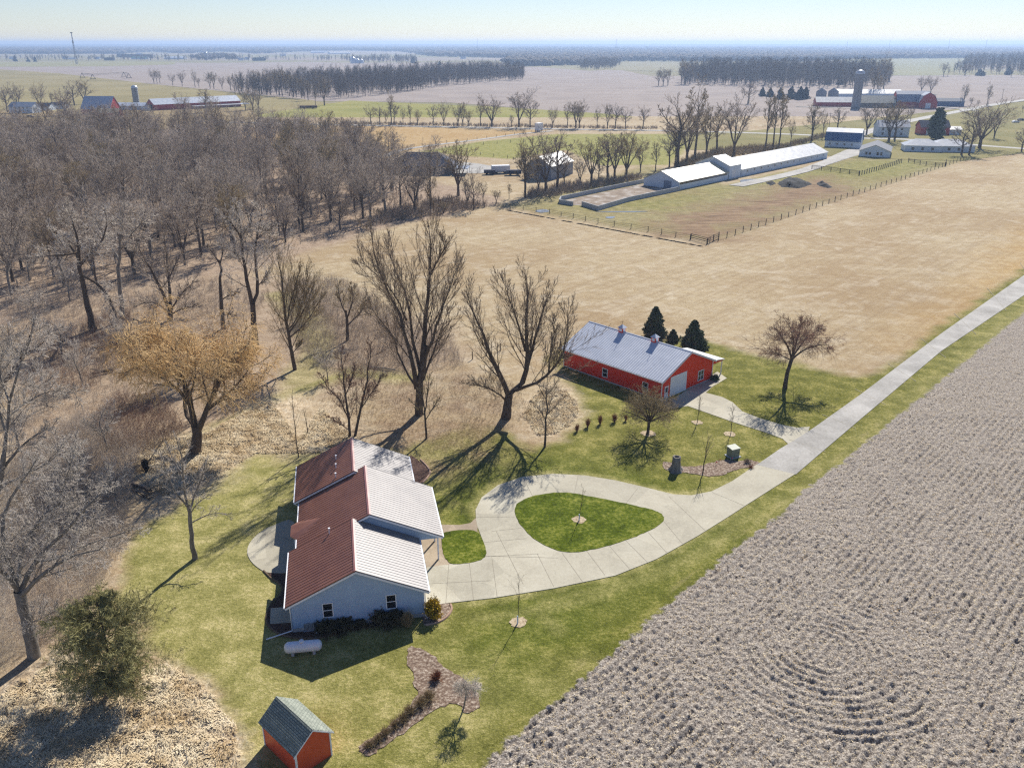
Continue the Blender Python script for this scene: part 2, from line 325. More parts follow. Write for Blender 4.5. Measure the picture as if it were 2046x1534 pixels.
DRIVE = [zl(*q) for q in [(1530, 222), (1488, 250), (1300, 368), (1100, 480), (900, 560), (600, 622), (300, 670), (100, 692), (0, 705), (-30, 690), (-40, 540), (-15, 520), (100, 505), (230, 480), (265, 450), (262, 410), (240, 350), (228, 320), (222, 290), (220, 240), (250, 180), (330, 120), (450, 80), (600, 65), (750, 73), (900, 97), (1050, 132), (1180, 165), (1270, 170), (1370, 150), (1470, 100), (1590, 18)]]
ROWDIR = np.array(P(2046, 625)) - np.array(P(1200, 1323)); ROWDIR = ROWDIR / np.hypot(*ROWDIR)
def zone_shader(name):
    t = NT(name)
    pos = t.coord(True)
    nb = t.noise(pos, .045, 5, .6); nm = t.noise(pos, .35, 5, .65); nf = t.noise(pos, 2.6, 5, .7); nff = t.noise(pos, 9, 3, .7)
    def tri(n, a, b, c): return t.ramp(n, [(.32, a), (.5, b), (.68, c)])
    fld = tri(t.math('ADD', t.math('MULTIPLY', nm, .35), t.math('MULTIPLY', nf, .65)), lin(148, 126, 94, .8), lin(186, 165, 128, .82), lin(216, 200, 166, .85))
    fstk = t.noise(t.coord(True, (.6, 1.2, 1), R(-35)), .55, 6, .75)
    fld = t.mix(t.ramp(fstk, [(.48, 0.0), (.66, .5)]), fld, lin(212, 198, 170, .8))
    nl = t.math('ADD', t.math('MULTIPLY', nm, .4), t.math('ADD', t.math('MULTIPLY', nf, .35), t.math('MULTIPLY', nff, .25)))
    fleck = t.ramp(nff, [(.58, 0.0), (.7, .45)])
    grn = t.mix(fleck, t.ramp(nl, [(.36, lin(70, 74, 16, .75)), (.5, lin(118, 118, 44, .8)), (.61, lin(174, 162, 94, .88))]), lin(196, 186, 132, .8))
    gb = t.mix(fleck, t.ramp(nl, [(.36, lin(52, 64, 4, .75)), (.5, lin(92, 104, 20, .8)), (.62, lin(146, 144, 64, .88))]), lin(176, 176, 110, .8))
    gd = t.mix(fleck, t.ramp(nl, [(.36, lin(104, 106, 46, .78)), (.5, lin(158, 152, 90, .82)), (.61, lin(202, 188, 134, .88))]), lin(216, 202, 156, .8))
    stw = tri(t.noise(t.coord(True, (1, .5, 1)), 2.2, 6, .75, .8), lin(158, 130, 100, .82), lin(208, 188, 156, .87), lin(236, 222, 198, .92))
    mul = tri(nf, lin(96, 72, 54, .8), lin(142, 116, 92, .8), lin(190, 168, 142, .85))
    bru = t.mix(t.ramp(nff, [(.52, 0.0), (.64, .55)]), tri(t.math('ADD', t.math('MULTIPLY', nf, .6), t.math('MULTIPLY', nm, .4)), lin(112, 88, 70, .8), lin(166, 142, 118, .8), lin(206, 188, 164, .85)), lin(222, 206, 182, .85))
    nc1 = t.noise(pos, 2.2, 4, .7, .6); nc2 = t.noise(pos, 5, 4, .8)
    plo = t.ramp(t.math('ADD', t.math('MULTIPLY', nc2, .55), t.math('MULTIPLY', nff, .45)), [(.39, lin(84, 74, 66, .78)), (.5, lin(160, 149, 137, .82)), (.61, lin(216, 207, 192, .88))])
    plo = t.mix(t.ramp(nc1, [(.355, .8), (.42, 0.0)]), plo, lin(56, 48, 50, .7))
    mud = tri(t.noise(t.coord(True, (.25, 1, 1), R(-47)), .5, 6, .75), lin(96, 74, 54, .8), lin(150, 122, 94, .8), lin(182, 156, 122, .8))
    org = tri(nm, lin(176, 132, 60, .8), lin(196, 156, 84, .8), lin(206, 176, 116, .8))
    yg = tri(nm, lin(128, 130, 56, .8), lin(156, 152, 80, .8), lin(176, 166, 104, .8))
    c = fld
    rowa = math.atan2(ROWDIR[1], ROWDIR[0])
    mow = t.noise(t.coordr(rowa, .03, .9), 1.0, 3, .6); wisp = t.noise(t.coord(True, (.8, 1, 1)), .16, 6, .72, 1.2); brn = t.noise(t.coord(True), .018, 3, .5)
    c0 = t.mix(t.ramp(brn, [(.45, 0.0), (.62, .5)]), fld, lin(160, 130, 90, .8))
    c0 = t.mix(t.ramp(wisp, [(.5, 0.0), (.66, .42)]), c0, lin(220, 208, 184, .86))
    c0 = t.mix(t.ramp(mow, [(.42, .2), (.5, 0.0)]), c0, lin(140, 112, 80, .8))
    c = c0
    for nme, col in (('wo', bru), ('tn', org), ('yg', yg), ('gr', grn), ('gb', gb), ('ga', gd), ('md', mud), ('mu', mul), ('st', stw), ('pl', plo)):
        c = t.mix(t.attr(nme), c, col)
    nf2 = t.noise(pos, 7, 4, .75); gv = t.ramp(nf2, [(.25, .5), (.5, 1.0), (.78, 1.42)])
    c = t.mix(.85, c, gv, 'MULTIPLY')
    t.bump(t.math('ADD', t.math('MULTIPLY', nff, .5), nf), .75, .16)
    return t.fin(c, .95, .08)
M['soil'] = zone_shader('field_and_lawn')

# ---- near and middle ground: one graded sheet from the foreground to the far road, cut into its zones
def ground_fields(XG, YG):
    """zone weights and heights of the near ground at the given points"""
    DG = np.hypot(XG, YG)
    def zone(poly, w=.6, jit=1.2, js=.5, seed=1):
        d = sdf(XG, YG, PP(poly)) + (fbm(XG * js, YG * js, 4, seed) - .5) * 2 * jit
        return smooth01(d, w)
    aPL = zone(PLOW, .12, .75, 1.6, 3)
    aGR = np.maximum(zone(LAWN, 1.2, 1.6, .35, 5), smooth01(sdf(XG, YG, PP(PLOW)) + 1.2, .5))
    aGB = zone(GREENB, 5, 4, .2, 6) * aGR
    drier = np.clip((fbm(XG * .07, YG * .07, 3, 41) - .35) * 2.2, 0, 1)
    aGA = aGR * np.clip(smooth01(-XG - 12 + (fbm(XG * .15, YG * .15, 3, 8) - .5) * 10, 8) + drier * .25, 0, 1)
    DRY = [(1500, 1030), (1690, 905), (2046, 600), (2200, 480), (2200, 560), (2046, 640), (1700, 925), (1540, 1050)]
    aGA = np.maximum(aGA, zone(DRY, 4, 3, .4, 28) * .8)
    aGA = np.maximum(aGA, aGR * smooth01(.75 - abs(sdf(XG, YG, PP(DRIVE))) + (fbm(XG, YG, 2, 29) - .5) * 1.2, .8) * .9)
    aGA = np.maximum(aGA, zone([(870, 1250), (960, 1300), (1050, 1380), (1150, 1340), (960, 1540), (700, 1980), (680, 1400)], 6, 5, .3, 27) * .75)
    aMD = zone(MUD, 8, 11, .2, 9) * .95
    aPG = zone(PAST, 3, 2, .2, 10); aPG2 = zone(PASTG, 8, 9, .25, 11) * aPG * .7
    aTN = zone(TANF, 2, 1, .1, 12) * .55 + zone(ORANGE, 9, 5, .15, 13) * .6
    aYG = np.maximum(zone(YG1, 2, 1, .1, 14), aPG2)
    aWO = np.maximum(zone(WOODF, 3, 3, .15, 15), zone(BRUSH, 4, 5, .15, 16) * .8)
    aMU = zone(MULCH1, 6, 8, .2, 17) * .7 * (.35 + .65 * np.clip(fbm(XG * .25, YG * .25, 3, 47) * 3 - 1, 0, 1))
    aST = np.maximum.reduce([zone(STRAW1, 1, 1.2, .5, 18), zone(STRAW2, 3, 3, .3, 19) * .9, zone(REED, 2.5, 2.2, .5, 20)])
    # bare strips: a reed path and thin lawn inside the brush on the left
    def band(pts, w, seed):
        pts = PP(pts); d = np.full(XG.shape, 1e9)
        for (ax, ay), (bx, by) in zip(pts[:-1], pts[1:]):
            ex, ey = bx - ax, by - ay; t = np.clip(((XG - ax) * ex + (YG - ay) * ey) / (ex * ex + ey * ey), 0, 1)
            d = np.minimum(d, np.hypot(XG - ax - ex * t, YG - ay - ey * t))
        return smooth01(w - d + (fbm(XG * .3, YG * .3, 3, seed) - .5) * w, 1.5)
    aGA = np.maximum(aGA, band([(330, 900), (430, 865), (520, 820), (620, 770), (700, 745), (820, 755)], 2.2, 50) * .8)
    aGA = np.maximum(aGA, band([(560, 590), (620, 640), (640, 700), (600, 760)], 3, 51) * .6)
    across = XG * (-ROWDIR[1]) + YG * ROWDIR[0]
    rx, ry, rr = 27.4, 61.4, 10.9
    rad = np.hypot(XG - rx, YG - ry); angp = np.arctan2(YG - ry, XG - rx)
    ringm = smooth01(rr - rad, .6) * smooth01(rad - 2.2, 1.2) * smooth01(-(YG - ry) + .45 * (XG - rx) + 3.5, 3)
    phase = (1 - (ringm > .5)) * across / .80 + (ringm > .5) * rad / .85
    fr = np.sin(2 * math.pi * (phase + .25 * (fbm(XG * .3, YG * .3, 2, 44) - .5)))
    clod = fbm(XG * 1.6, YG * 1.6, 4, 31) - .5; clod2 = vnoise(XG * 3.6, YG * 3.6, 37) - .5
    for bp, bw in (([(1510, 1020), (1440, 1078), (1340, 1128), (1240, 1165), (1100, 1200)], .35), ([(1495, 1010), (1430, 1090), (1310, 1150), (1180, 1190)], .3), ([(1085, 1200), (1080, 1225), (1100, 1245), (1115, 1260)], .25), ([(1300, 1120), (1200, 1190), (1040, 1225), (950, 1235)], .3)): aGA = np.maximum(aGA, band(bp, bw, 52) * .9)
    rowamp = np.clip(fbm(XG * .25, YG * .12, 3, 33) * 2.4 - .6, .2, 1.2) * (.6 + .3 * ringm)
    along = np.where(ringm > .5, angp * 8, XG * ROWDIR[0] + YG * ROWDIR[1])
    pits = np.clip(fbm(along * 1.3 + 7.7 * np.floor(phase), np.floor(phase) * 5.3 + across * .4, 3, 39) - .42, 0, 1) * 2 * np.clip(-fr * 1.3 - .1, 0, 1) * np.clip(fbm(XG * .12, YG * .12, 3, 45) * 2.2 - .45, .25, 1)
    fine = fbm(XG * 2.7 + YG * 1.1, YG * 2.9 - XG * .9, 4, 77) - .5
    Hpl = .15 * fr * rowamp * (1 - .3 * ringm) + .10 * clod + .34 * fine + .04 * clod2 + .12 * (vnoise(XG * 6, YG * 6, 38) - .5) - .34 * pits * (1 - .45 * (ringm > .5))
    Hst = .5 * (fbm(XG * 1.0 + .6 * fbm(XG * .5, YG * .5, 2, 3), YG * 1.5, 4, 61) - .5) + .12 * (vnoise(XG * 3.2, YG * 3.2, 62) - .5)
    Hwo = .35 * (fbm(XG * .35, YG * .35, 4, 71) - .5)
    Hfl = .07 * (fbm(XG * .8, YG * .8, 3, 81) - .5)
    ZG = Hfl * (1 - aGR) * .6 + Hwo * aWO * (1 - aGR) + Hst * aST + aPL * (Hpl + .02) + .015 * (fbm(XG * 1.3, YG * 1.3, 2, 91) - .5) * aGR
    edge = np.minimum.reduce([smooth01(YG - 22.8, .8), smooth01(650 - YG, 12), smooth01(.992 - abs(XG / YG), .006)])
    roadm = smooth01(-sdf(XG, YG, PP(ROADP)) - .6, 1)      # keep the ground low and smooth under the road
    ZG = ZG * roadm
    ZG = ZG * edge - .3 * (1 - edge)
    near = np.clip(1.2 - DG / 420, .25, 1); ZG = np.where(edge > .99, ZG * near, ZG)

    ATT = dict(pl=aPL, gr=np.maximum(aGR, aPG * .55), gb=aGB, ga=aGA, md=aMD, yg=aYG, tn=aTN, wo=aWO, mu=aMU, st=aST)
    ctr = lambda a: (a[:-1, :-1] + a[1:, 1:]) / 2
    cl = np.zeros((XG.shape[0] - 1, XG.shape[1] - 1), int)                   # 0 meadow
    cl[ctr(aWO) > .5] = 1; cl[ctr(np.maximum(aPG, aYG)) > .5] = 2; cl[ctr(aGR) > .5] = 3; cl[ctr(aST) > .5] = 4; cl[ctr(aPL) > .5] = 5
    return ATT, ZG, cl
def fan(y0, y1, k):
    ny = int(round(math.log(y1 / y0) / k)); ys = y0 * np.exp(np.linspace(0, math.log(y1 / y0), ny + 1)); ss = np.linspace(-1, 1, int(2 / k) + 1)
    S_, Y_ = np.meshgrid(ss, ys); return S_ * Y_, Y_
grids = []; YS = 112.0
for y0, y1, k in ((22, YS, .0022), (YS, 660, .0034)):
    X_, Y_ = fan(y0, y1, k); grids.append((X_, Y_) + ground_fields(X_, Y_) + (y0, y1))
def ground_height(x, y):
    out = np.zeros(len(x))
    for X_, Y_, A_, Z_, c_, y0, y1 in grids:
        ny, nx = X_.shape; m = (y >= y0) & (y < y1)
        j = np.clip(np.round(np.log(np.maximum(y, 1) / y0) / math.log(y1 / y0) * (ny - 1)).astype(int), 0, ny - 1); i = np.clip(np.round((x / np.maximum(y, 1) + 1) / 2 * (nx - 1)).astype(int), 0, nx - 1)
        out[m] = Z_[j, i][m]
    return out
for k, (nm, lb, ct) in enumerate([('stubble_field', 'tan dry stubble field in the middle of the picture', 'field'), ('woodland_floor', 'brown leaf-strewn ground under the bare trees', 'ground'),
                                  ('pasture', 'green and muddy pastures around the white barns', 'field'), ('lawn', 'mown green lawn around the house and the drive', 'lawn'),
                                  ('rough_grass', 'pale matted straw beyond the edge of the lawn', 'ground'), ('ploughed_field', 'grey ploughed field with clods and curved furrows', 'field')]):
    VV = []; QQ = []; AA = {}; n_ = 0
    for X_, Y_, A_, Z_, c_, y0, y1 in grids:
        idx = np.arange(X_.size).reshape(X_.shape); QG = np.stack([idx[:-1, :-1], idx[:-1, 1:], idx[1:, 1:], idx[1:, :-1]], -1)[c_ == k]
        if not len(QG): continue
        u, inv = np.unique(QG, return_inverse=True)
        VV.append(np.stack([X_, Y_, Z_], -1).reshape(-1, 3)[u]); QQ.append(inv.reshape(-1, 4) + n_); n_ += len(u)
        for a_, v_ in A_.items(): AA.setdefault(a_, []).append(v_.ravel()[u])
    o = mesh_np(nm, np.concatenate(VV), np.concatenate(QQ), M['soil'], smooth=True, attrs={a_: np.concatenate(v_) for a_, v_ in AA.items()})
    tag(o, lb, ct, kind='structure')

# ---- the sheet that reaches the horizon
gv = []; gs = np.concatenate([-np.geomspace(40000, 200, 30), [0], np.geomspace(200, 40000, 30)])
GX, GY = np.meshgrid(gs, np.concatenate([[-3000, -500, 0], np.geomspace(100, 40000, 50)]))
gi = np.arange(GX.size).reshape(GX.shape)
M['far_soil'] = (lambda t: t.fin(t.mix(t.ramp(t.noise(t.coord(True, (.4, 1.5, 1)), .0012, 4, .6), [(.46, 0.0), (.5, 1.0)]),
        t.ramp(t.noise(t.coord(True), .03, 4, .6), [(.3, lin(150, 138, 124, .8)), (.7, lin(172, 158, 140, .8))]),
        t.ramp(t.noise(t.coord(True), .02, 4, .6), [(.3, lin(136, 132, 96, .8)), (.7, lin(158, 148, 112, .8))])), .95, .05))(NT('far_farmland'))
tag(mesh_np('ground', np.stack([GX, GY, np.full(GX.shape, -.34)], -1), np.stack([gi[:-1, :-1], gi[:-1, 1:], gi[1:, 1:], gi[1:, :-1]], -1), M['far_soil']), 'flat farmland reaching to the horizon', 'ground', kind='structure')

def field(name, label, pts, cols, z=-.15, sc=.05, streak=None, kind='structure', cat='field'):
    t = NT(name); n = t.noise(t.coord(True), sc, 5, .65)
    c = t.ramp(n, [(.3, cols[0]), (.7, cols[1])])
    if streak is not None:
        w = t.noise(t.coord(True, (.03, 1, 1), streak), .25, 3); c = t.mix(t.ramp(w, [(.4, 0.0), (.7, .5)]), c, cols[1])
    m = t.fin(c, .95, .05)
    w = PP(pts); out = []
    for i in range(len(w)):
        a = np.array(w[i]); b = np.array(w[(i + 1) % len(w)]); L = np.hypot(*(b - a)); k = max(1, int(min(L / 6, 60)))
        nrm = np.array([-(b - a)[1], (b - a)[0]]) / max(L, 1e-6)
        for j in range(k):
            p = a + (b - a) * j / k; out.append(tuple(p + nrm * (random.random() - .5) * min(2.0, L * .004)))
    o = MB().add([(x, y, z) for x, y in out], [tuple(range(len(out)))]).build(name, m)
    return tag(o, label, cat, kind=kind)
random.seed(3)
field('far_field', 'wide lilac-grey bare field across the middle distance', [(0, 130), (620, 124), (1010, 133), (1180, 136), (1240, 140), (1300, 152), (2046, 150), (2200, 240), (1300, 262), (1225, 230), (900, 205), (480, 200), (300, 168), (-100, 140)], [lin(150, 138, 130, .8), lin(178, 164, 152, .8)], -.2, .02, R(12))
field('olive_field', 'olive-tan field on the far left behind the red barn', [(-120, 138), (0, 139), (120, 147), (294, 167), (420, 180), (620, 200), (700, 214), (480, 238), (-250, 236)], [lin(136, 126, 82, .8), lin(168, 154, 108, .8)], -.1, .012, R(30))
field('green_strip', 'yellow-green pasture strip behind the row of roadside trees', [(470, 238), (560, 222), (700, 201), (800, 206), (1000, 214), (1220, 228), (1310, 240), (1560, 246), (1500, 262), (1100, 255), (700, 249), (470, 248)], [lin(138, 138, 66, .8), lin(168, 160, 94, .8)], -.06, .03)
field('pale_green_field', 'pale green far field left of the village', [(-60, 134), (-60, 124), (240, 123), (350, 124), (350, 129), (200, 133)], [lin(150, 148, 104, .8), lin(164, 156, 116, .8)], -.12, .02)
field('mowed_field', 'green-grey field behind the silo', [(1690, 119), (1780, 117), (1946, 118), (1920, 136), (1880, 151), (1690, 151)], [lin(142, 142, 100, .8), lin(160, 154, 118, .8)], -.12, .01)
field('distant_field', 'olive field ending at the blue wood line', [(1050, 132), (1235, 126), (1240, 124), (1620, 124), (1540, 132), (1480, 140), (1340, 143), (1210, 140), (1180, 142)], [lin(146, 140, 104, .8), lin(164, 154, 122, .8)], -.12, .01)
field('farmyard', 'worn grass around the farmstead at the right', [(1500, 262), (1720, 240), (2046, 203), (2300, 190), (2400, 300), (2046, 306), (1925, 322), (1690, 316), (1560, 300), (1380, 300), (1330, 265)], [lin(126, 122, 70, .8), lin(158, 146, 96, .8)], .1, .04)
field('left_farmyard', 'tan farmyard around the red barn at the left', [(-100, 238), (-100, 222), (180, 222), (500, 217), (520, 238), (300, 262), (-100, 275)], [lin(140, 122, 84, .8), lin(172, 152, 112, .8)], .08, .04)

# ---- roads and paths
def conc(name, a, b, c, joints=0):
    t = NT(name); v = t.coord(True)
    n = t.noise(v, .18, 6, .65); f = t.noise(v, 3, 5, .75); g = t.noise(v, 12, 3, .7)
    col = t.ramp(t.math('ADD', t.math('MULTIPLY', n, .6), t.math('MULTIPLY', f, .4)), [(.34, a), (.5, b), (.68, c)])
    st = t.noise(t.coord(True), .6, 5, .7, 1.0)
    col = t.mix(t.ramp(st, [(.58, 0.0), (.72, .35)]), col, (a[0] * .6, a[1] * .6, a[2] * .6, 1))
    col = t.mix(.6, col, t.ramp(g, [(.25, .8), (.7, 1.12)]), 'MULTIPLY')
    vo = t.n('ShaderNodeTexVoronoi'); vo.inputs['Scale'].default_value = .22; t.l(v, vo.inputs['Vector']); vr = t.ramp(vo.outputs['Color'], [(.2, .9), (.8, 1.06)]); col = t.mix(1.0, col, vr, 'MULTIPLY')
    t.bump(g, .25, .02); return t.fin(col, .85, .2)
M['drive'] = conc('concrete_drive', lin(172, 165, 146, .85), lin(192, 185, 164, .85), lin(206, 200, 180, .85))
M['lane'] = conc('worn_lane', lin(150, 146, 138, .8), lin(180, 176, 168, .8), lin(206, 202, 194, .8))
M['walk'] = conc('pebble_walk', lin(158, 142, 120, .8), lin(180, 162, 138, .8), lin(196, 180, 156, .8))
M['mulch'] = mottled('bark_mulch', [lin(92, 74, 62, .8), lin(144, 122, 104, .8), lin(206, 192, 172, .88)], 4, .95, world=True, bump=.9, bscale=14, detail=6, bdist=.08)
M['darkmulch'] = mottled('dark_mulch', [lin(58, 40, 38, .8), lin(92, 68, 58, .8), lin(120, 96, 82, .8)], 4, .95, world=True, bump=.9, bscale=14, detail=6, bdist=.08)
M['joint'] = mottled('joint_line', [lin(158, 150, 132, .8), lin(172, 164, 146, .8)], 3)
def catmull(pts, n=6, closed=True):
    out = []; m = len(pts)
    for i in range(m if closed else m - 1):
        g = lambda k: np.array(pts[k % m] if closed else pts[max(0, min(m - 1, k))], float)
        p0, p1, p2, p3 = g(i - 1), g(i), g(i + 1), g(i + 2)
        for j in range(n):
            t = j / n
            out.append(tuple(.5 * ((2 * p1) + (-p0 + p2) * t + (2 * p0 - 5 * p1 + 4 * p2 - p3) * t * t + (-p0 + 3 * p1 - 3 * p2 + p3) * t ** 3)))
    if not closed: out.append(tuple(pts[-1]))
    return out
def sheet(name, label, pts, mat, z, th=.08, cat='path', kind='structure', smooth=0, jit=0, px=True, parent=None):
    w = PP(pts) if px else pts
    if smooth: w = catmull(w, smooth)
    if jit:
        o2 = []
        for i in range(len(w)):
            a = np.array(w[i]); b = np.array(w[(i + 1) % len(w)]); L = np.hypot(*(b - a)); k = max(1, int(L / .35))
            for j in range(k):
                p = a + (b - a) * j / k; o2.append((p[0] + (random.random() - .5) * jit, p[1] + (random.random() - .5) * jit))
        w = o2
    area = sum(w[i][0] * w[(i + 1) % len(w)][1] - w[(i + 1) % len(w)][0] * w[i][1] for i in range(len(w)))
    if area < 0: w = w[::-1]
    o = MB().slab([(x, y, z) for x, y in w], th).build(name, mat, parent)
    return tag(o, label, cat, kind=kind)
drv = sheet('driveway', 'pale concrete driveway looping round the grass island', DRIVE + [(1589, 947)], M['drive'], .055, .1, 'driveway', smooth=0)
ROAD = [(2200, 430), (2046, 550), (1880, 667), (1720, 788), (1630, 852), (1600, 872), (1560, 896), (1512, 929), (1590, 948), (1640, 905), (1720, 837), (1880, 702), (2046, 590), (2200, 480)]
sheet('lane', 'long straight pale lane running to the right edge', ROAD, M['lane'], .059, .1, 'lane')
BD = [zb(*q) for q in [(760, 700), (850, 690), (1090, 545), (1130, 520), (1190, 562), (1100, 615), (1055, 655), (1160, 682), (1225, 715), (1290, 775), (1400, 818), (1550, 862), (1640, 878), (1720, 872), (1690, 960), (1585, 985), (1545, 948), (1450, 912), (1230, 842), (1060, 782), (940, 740), (800, 760)]]
sheet('barn_drive', 'concrete apron and short drive up to the red barn', BD, M['drive'], .051, .1, 'driveway')
WALK = [zh(*q) for q in [(1150, 700), (1285, 665), (1400, 668), (1470, 655), (1502, 625), (1525, 640), (1512, 705), (1575, 800), (1575, 870), (1545, 895), (1360, 925), (1335, 928), (1190, 945), (1160, 900)]]
sheet('front_walk', 'pinkish pebble walkway between the house and the drive', WALK, M['walk'], .047, .1, 'path')
random.seed(5)
ISL = [zl(*q) for q in [(410, 240), (430, 205), (490, 178), (580, 160), (680, 160), (800, 180), (900, 200), (1000, 222), (1080, 242), (1125, 262), (1137, 285), (1120, 310), (1050, 350), (950, 390), (850, 420), (760, 440), (690, 449), (620, 440), (560, 415), (500, 380), (450, 330), (418, 280)]]
SQ = [zh(*q) for q in [(1287, 745), (1310, 716), (1400, 701), (1490, 705), (1532, 732), (1560, 800), (1570, 850), (1540, 890), (1450, 912), (1362, 918), (1328, 902), (1300, 860), (1287, 800)]]
t = NT('island_turf'); pos = t.coord(True); n = t.math('ADD', t.math('MULTIPLY', t.noise(pos, .35, 5, .65), .5), t.math('MULTIPLY', t.noise(pos, 2.6, 5, .7), .5))
c = t.ramp(n, [(.36, lin(54, 66, 4, .78)), (.5, lin(92, 106, 20, .82)), (.64, lin(150, 150, 68, .88))])
c = t.mix(.85, c, t.ramp(t.noise(pos, 7, 4, .75), [(.25, .6), (.5, 1.0), (.8, 1.35)]), 'MULTIPLY'); t.bump(t.noise(pos, 6, 5, .7), .7, .15)
M['turf'] = t.fin(c, .95, .08)
sheet('grass_island', 'teardrop island of green grass inside the drive loop', ISL, M['turf'], .085, .12, 'grass', smooth=4, jit=.12)
sheet('grass_square', 'small rounded square of grass beside the walkway', SQ, M['turf'], .085, .12, 'grass', smooth=4, jit=.1)
# joints cut in the concrete
jb = MB()
def joint(a, b, w=.035):
    (x0, y0), (x1, y1) = P(*a), P(*b); L = math.hypot(x1 - x0, y1 - y0); nx, ny = -(y1 - y0) / L * w, (x1 - x0) / L * w
    z = .0625
    jb.add([(x0 + nx, y0 + ny, z), (x0 - nx, y0 - ny, z), (x1 - nx, y1 - ny, z), (x1 + nx, y1 + ny, z)], [(0, 1, 2, 3)])
for a, b in [((222, 278), (410, 275)), ((300, 345), (440, 330)), ((250, 400), (470, 380)), ((245, 470), (530, 455)), ((90, 505), (75, 695)), ((190, 500), (210, 680)), ((300, 480), (325, 665)), ((520, 455), (600, 615)), ((250, 465), (620, 475)), ((640, 450), (740, 590)), ((760, 440), (850, 560)), ((870, 415), (970, 530)), ((950, 390), (1060, 500)), ((1060, 350), (1150, 450)), ((1130, 290), (1230, 410)), ((450, 80), (500, 180)), ((720, 70), (700, 162)), ((1010, 135), (950, 212)), ((1160, 175), (1340, 345)), ((1370, 155), (1530, 222)), ((320, 345), (450, 600)), ((0, 600), (300, 585))]:
    joint(zl(*a), zl(*b), .028)
for k in range(1, 9): joint((1512 + k * 66 - 2, 929 - k * 50.5), (1590 + k * 60, 950 - k * 47), .04)
jl = jb.build('joint_lines', M['joint'], drv)
# far roads
def strip(name, label, pts, wd, mat, z=.12, cat='road'):
    w = catmull(PP(pts), 8, False); n = len(w); vs = []; fs = []
    for i in range(n):
        a = w[max(0, i - 1)]; b = w[min(n - 1, i + 1)]; L = math.hypot(b[0] - a[0], b[1] - a[1]); nx, ny = -(b[1] - a[1]) / L * wd / 2, (b[0] - a[0]) / L * wd / 2
        vs += [(w[i][0] + nx, w[i][1] + ny, z), (w[i][0] - nx, w[i][1] - ny, z)]
        if i: fs.append((2 * i - 2, 2 * i - 1, 2 * i + 1, 2 * i))
    return tag(MB().add(vs, fs).build(name, mat), label, cat, kind='structure')
strip('road', 'pale country road running across behind the pastures', [(400, 243), (480, 245.5), (680, 250), (1000, 256), (1150, 259), (1346, 262), (1580, 269), (1722, 276.5), (1808, 279), (1920, 288), (2046, 297.5), (2200, 306)], 6.5, M['lane'], .14)
strip('side_road', 'pale road running diagonally past the right-hand farm', [(1700, 277), (1740, 262), (1800, 246), (1900, 226), (2046, 200.5), (2250, 178)], 8, M['lane'], .18)
strip('farm_lane', 'narrow gravel lane between the tan field and the pasture', [(1104, 262), (1040, 268), (960, 279), (870, 290), (804, 300), (770, 312)], 4, M['lane'], .1)
strip('farm_track', 'pale wet track leading past the long white barn', [(1470, 372), (1540, 357), (1610, 340), (1665, 320), (1720, 303), (1756, 286)], 6, M['lane'], .16, 'track')
strip('far_track', 'thin pale track along the green-grey field', [(1690, 151.5), (1780, 151.5), (1900, 152.5), (2046, 155), (2200, 158)], 6, M['lane'], .02, 'track')
strip('yard_track', 'short pale track in front of the red farm buildings', [(1590, 213), (1700, 216), (1850, 213), (1930, 219), (1950, 222)], 5, M['lane'], .16, 'track')
sheet('gravel_yard', 'bluish-white gravel yard between the two pale-roofed sheds', [(870, 330), (905, 322), (960, 328), (1010, 338), (1000, 347), (900, 347), (860, 345)], M['lane'], .1, .1, 'yard')
sheet('barn_yard', 'wide pale yard at the end of the long white barn', [(1650, 318), (1690, 300), (1745, 290), (1755, 300), (1700, 315), (1640, 335), (1600, 345)], M['lane'], .12, .1, 'yard')
# patios and beds
PAT = [zh(*q) for q in [(345, 650), (210, 672), (120, 720), (60, 785), (45, 845), (70, 900), (120, 945), (180, 972), (310, 975), (345, 960)]]
sheet('patio', 'half-round concrete patio on the left side of the house', PAT, M['drive'], .06, .1, 'patio', smooth=3)
sheet('small_patio', 'small square concrete pad at the front-left house corner', [zh(*q) for q in [(195, 1200), (340, 1190), (345, 1290), (190, 1300)]], M['drive'], .062, .1, 'patio')
random.seed(9)
sheet('flower_bed', 'dark mulch bed wrapping the front-left of the house', [zh(*q) for q in [(180, 965), (350, 955), (345, 1210), (330, 1310), (560, 1300), (860, 1260), (1000, 1290), (700, 1340), (520, 1385), (380, 1392), (260, 1370), (190, 1320), (165, 1270), (190, 1190), (240, 1140), (262, 1080), (240, 1020)]], M['darkmulch'], .042, .08, 'bed', smooth=3, jit=.25)
sheet('corner_bed', 'mulch bed under the round golden shrub', [(845, 1200), (880, 1203), (898, 1206), (900, 1222), (888, 1236), (862, 1246), (846, 1246)], M['mulch'], .044, .08, 'bed', smooth=3, jit=.06)
sheet('back_bed', 'dark bed at the back right corner of the house', [zh(*q) for q in [(1080, 230), (1130, 250), (1180, 290), (1212, 330), (1195, 370), (1160, 400), (1095, 400)]], M['darkmulch'], .044, .08, 'bed', smooth=3, jit=.1)
IB = [zb(*q) for q in [(780, 1105), (800, 1095), (850, 1110), (900, 1125), (990, 1125), (1060, 1110), (1130, 1090), (1190, 1080), (1250, 1090), (1310, 1085), (1365, 1090), (1400, 1102), (1370, 1125), (1310, 1135), (1230, 1150), (1160, 1180), (1080, 1188), (990, 1175), (900, 1165), (830, 1160), (790, 1135)]]
sheet('shrub_bed', 'curved mulch bed with the stump planter by the drive', IB, M['mulch'], .05, .1, 'bed', smooth=3, jit=.3)
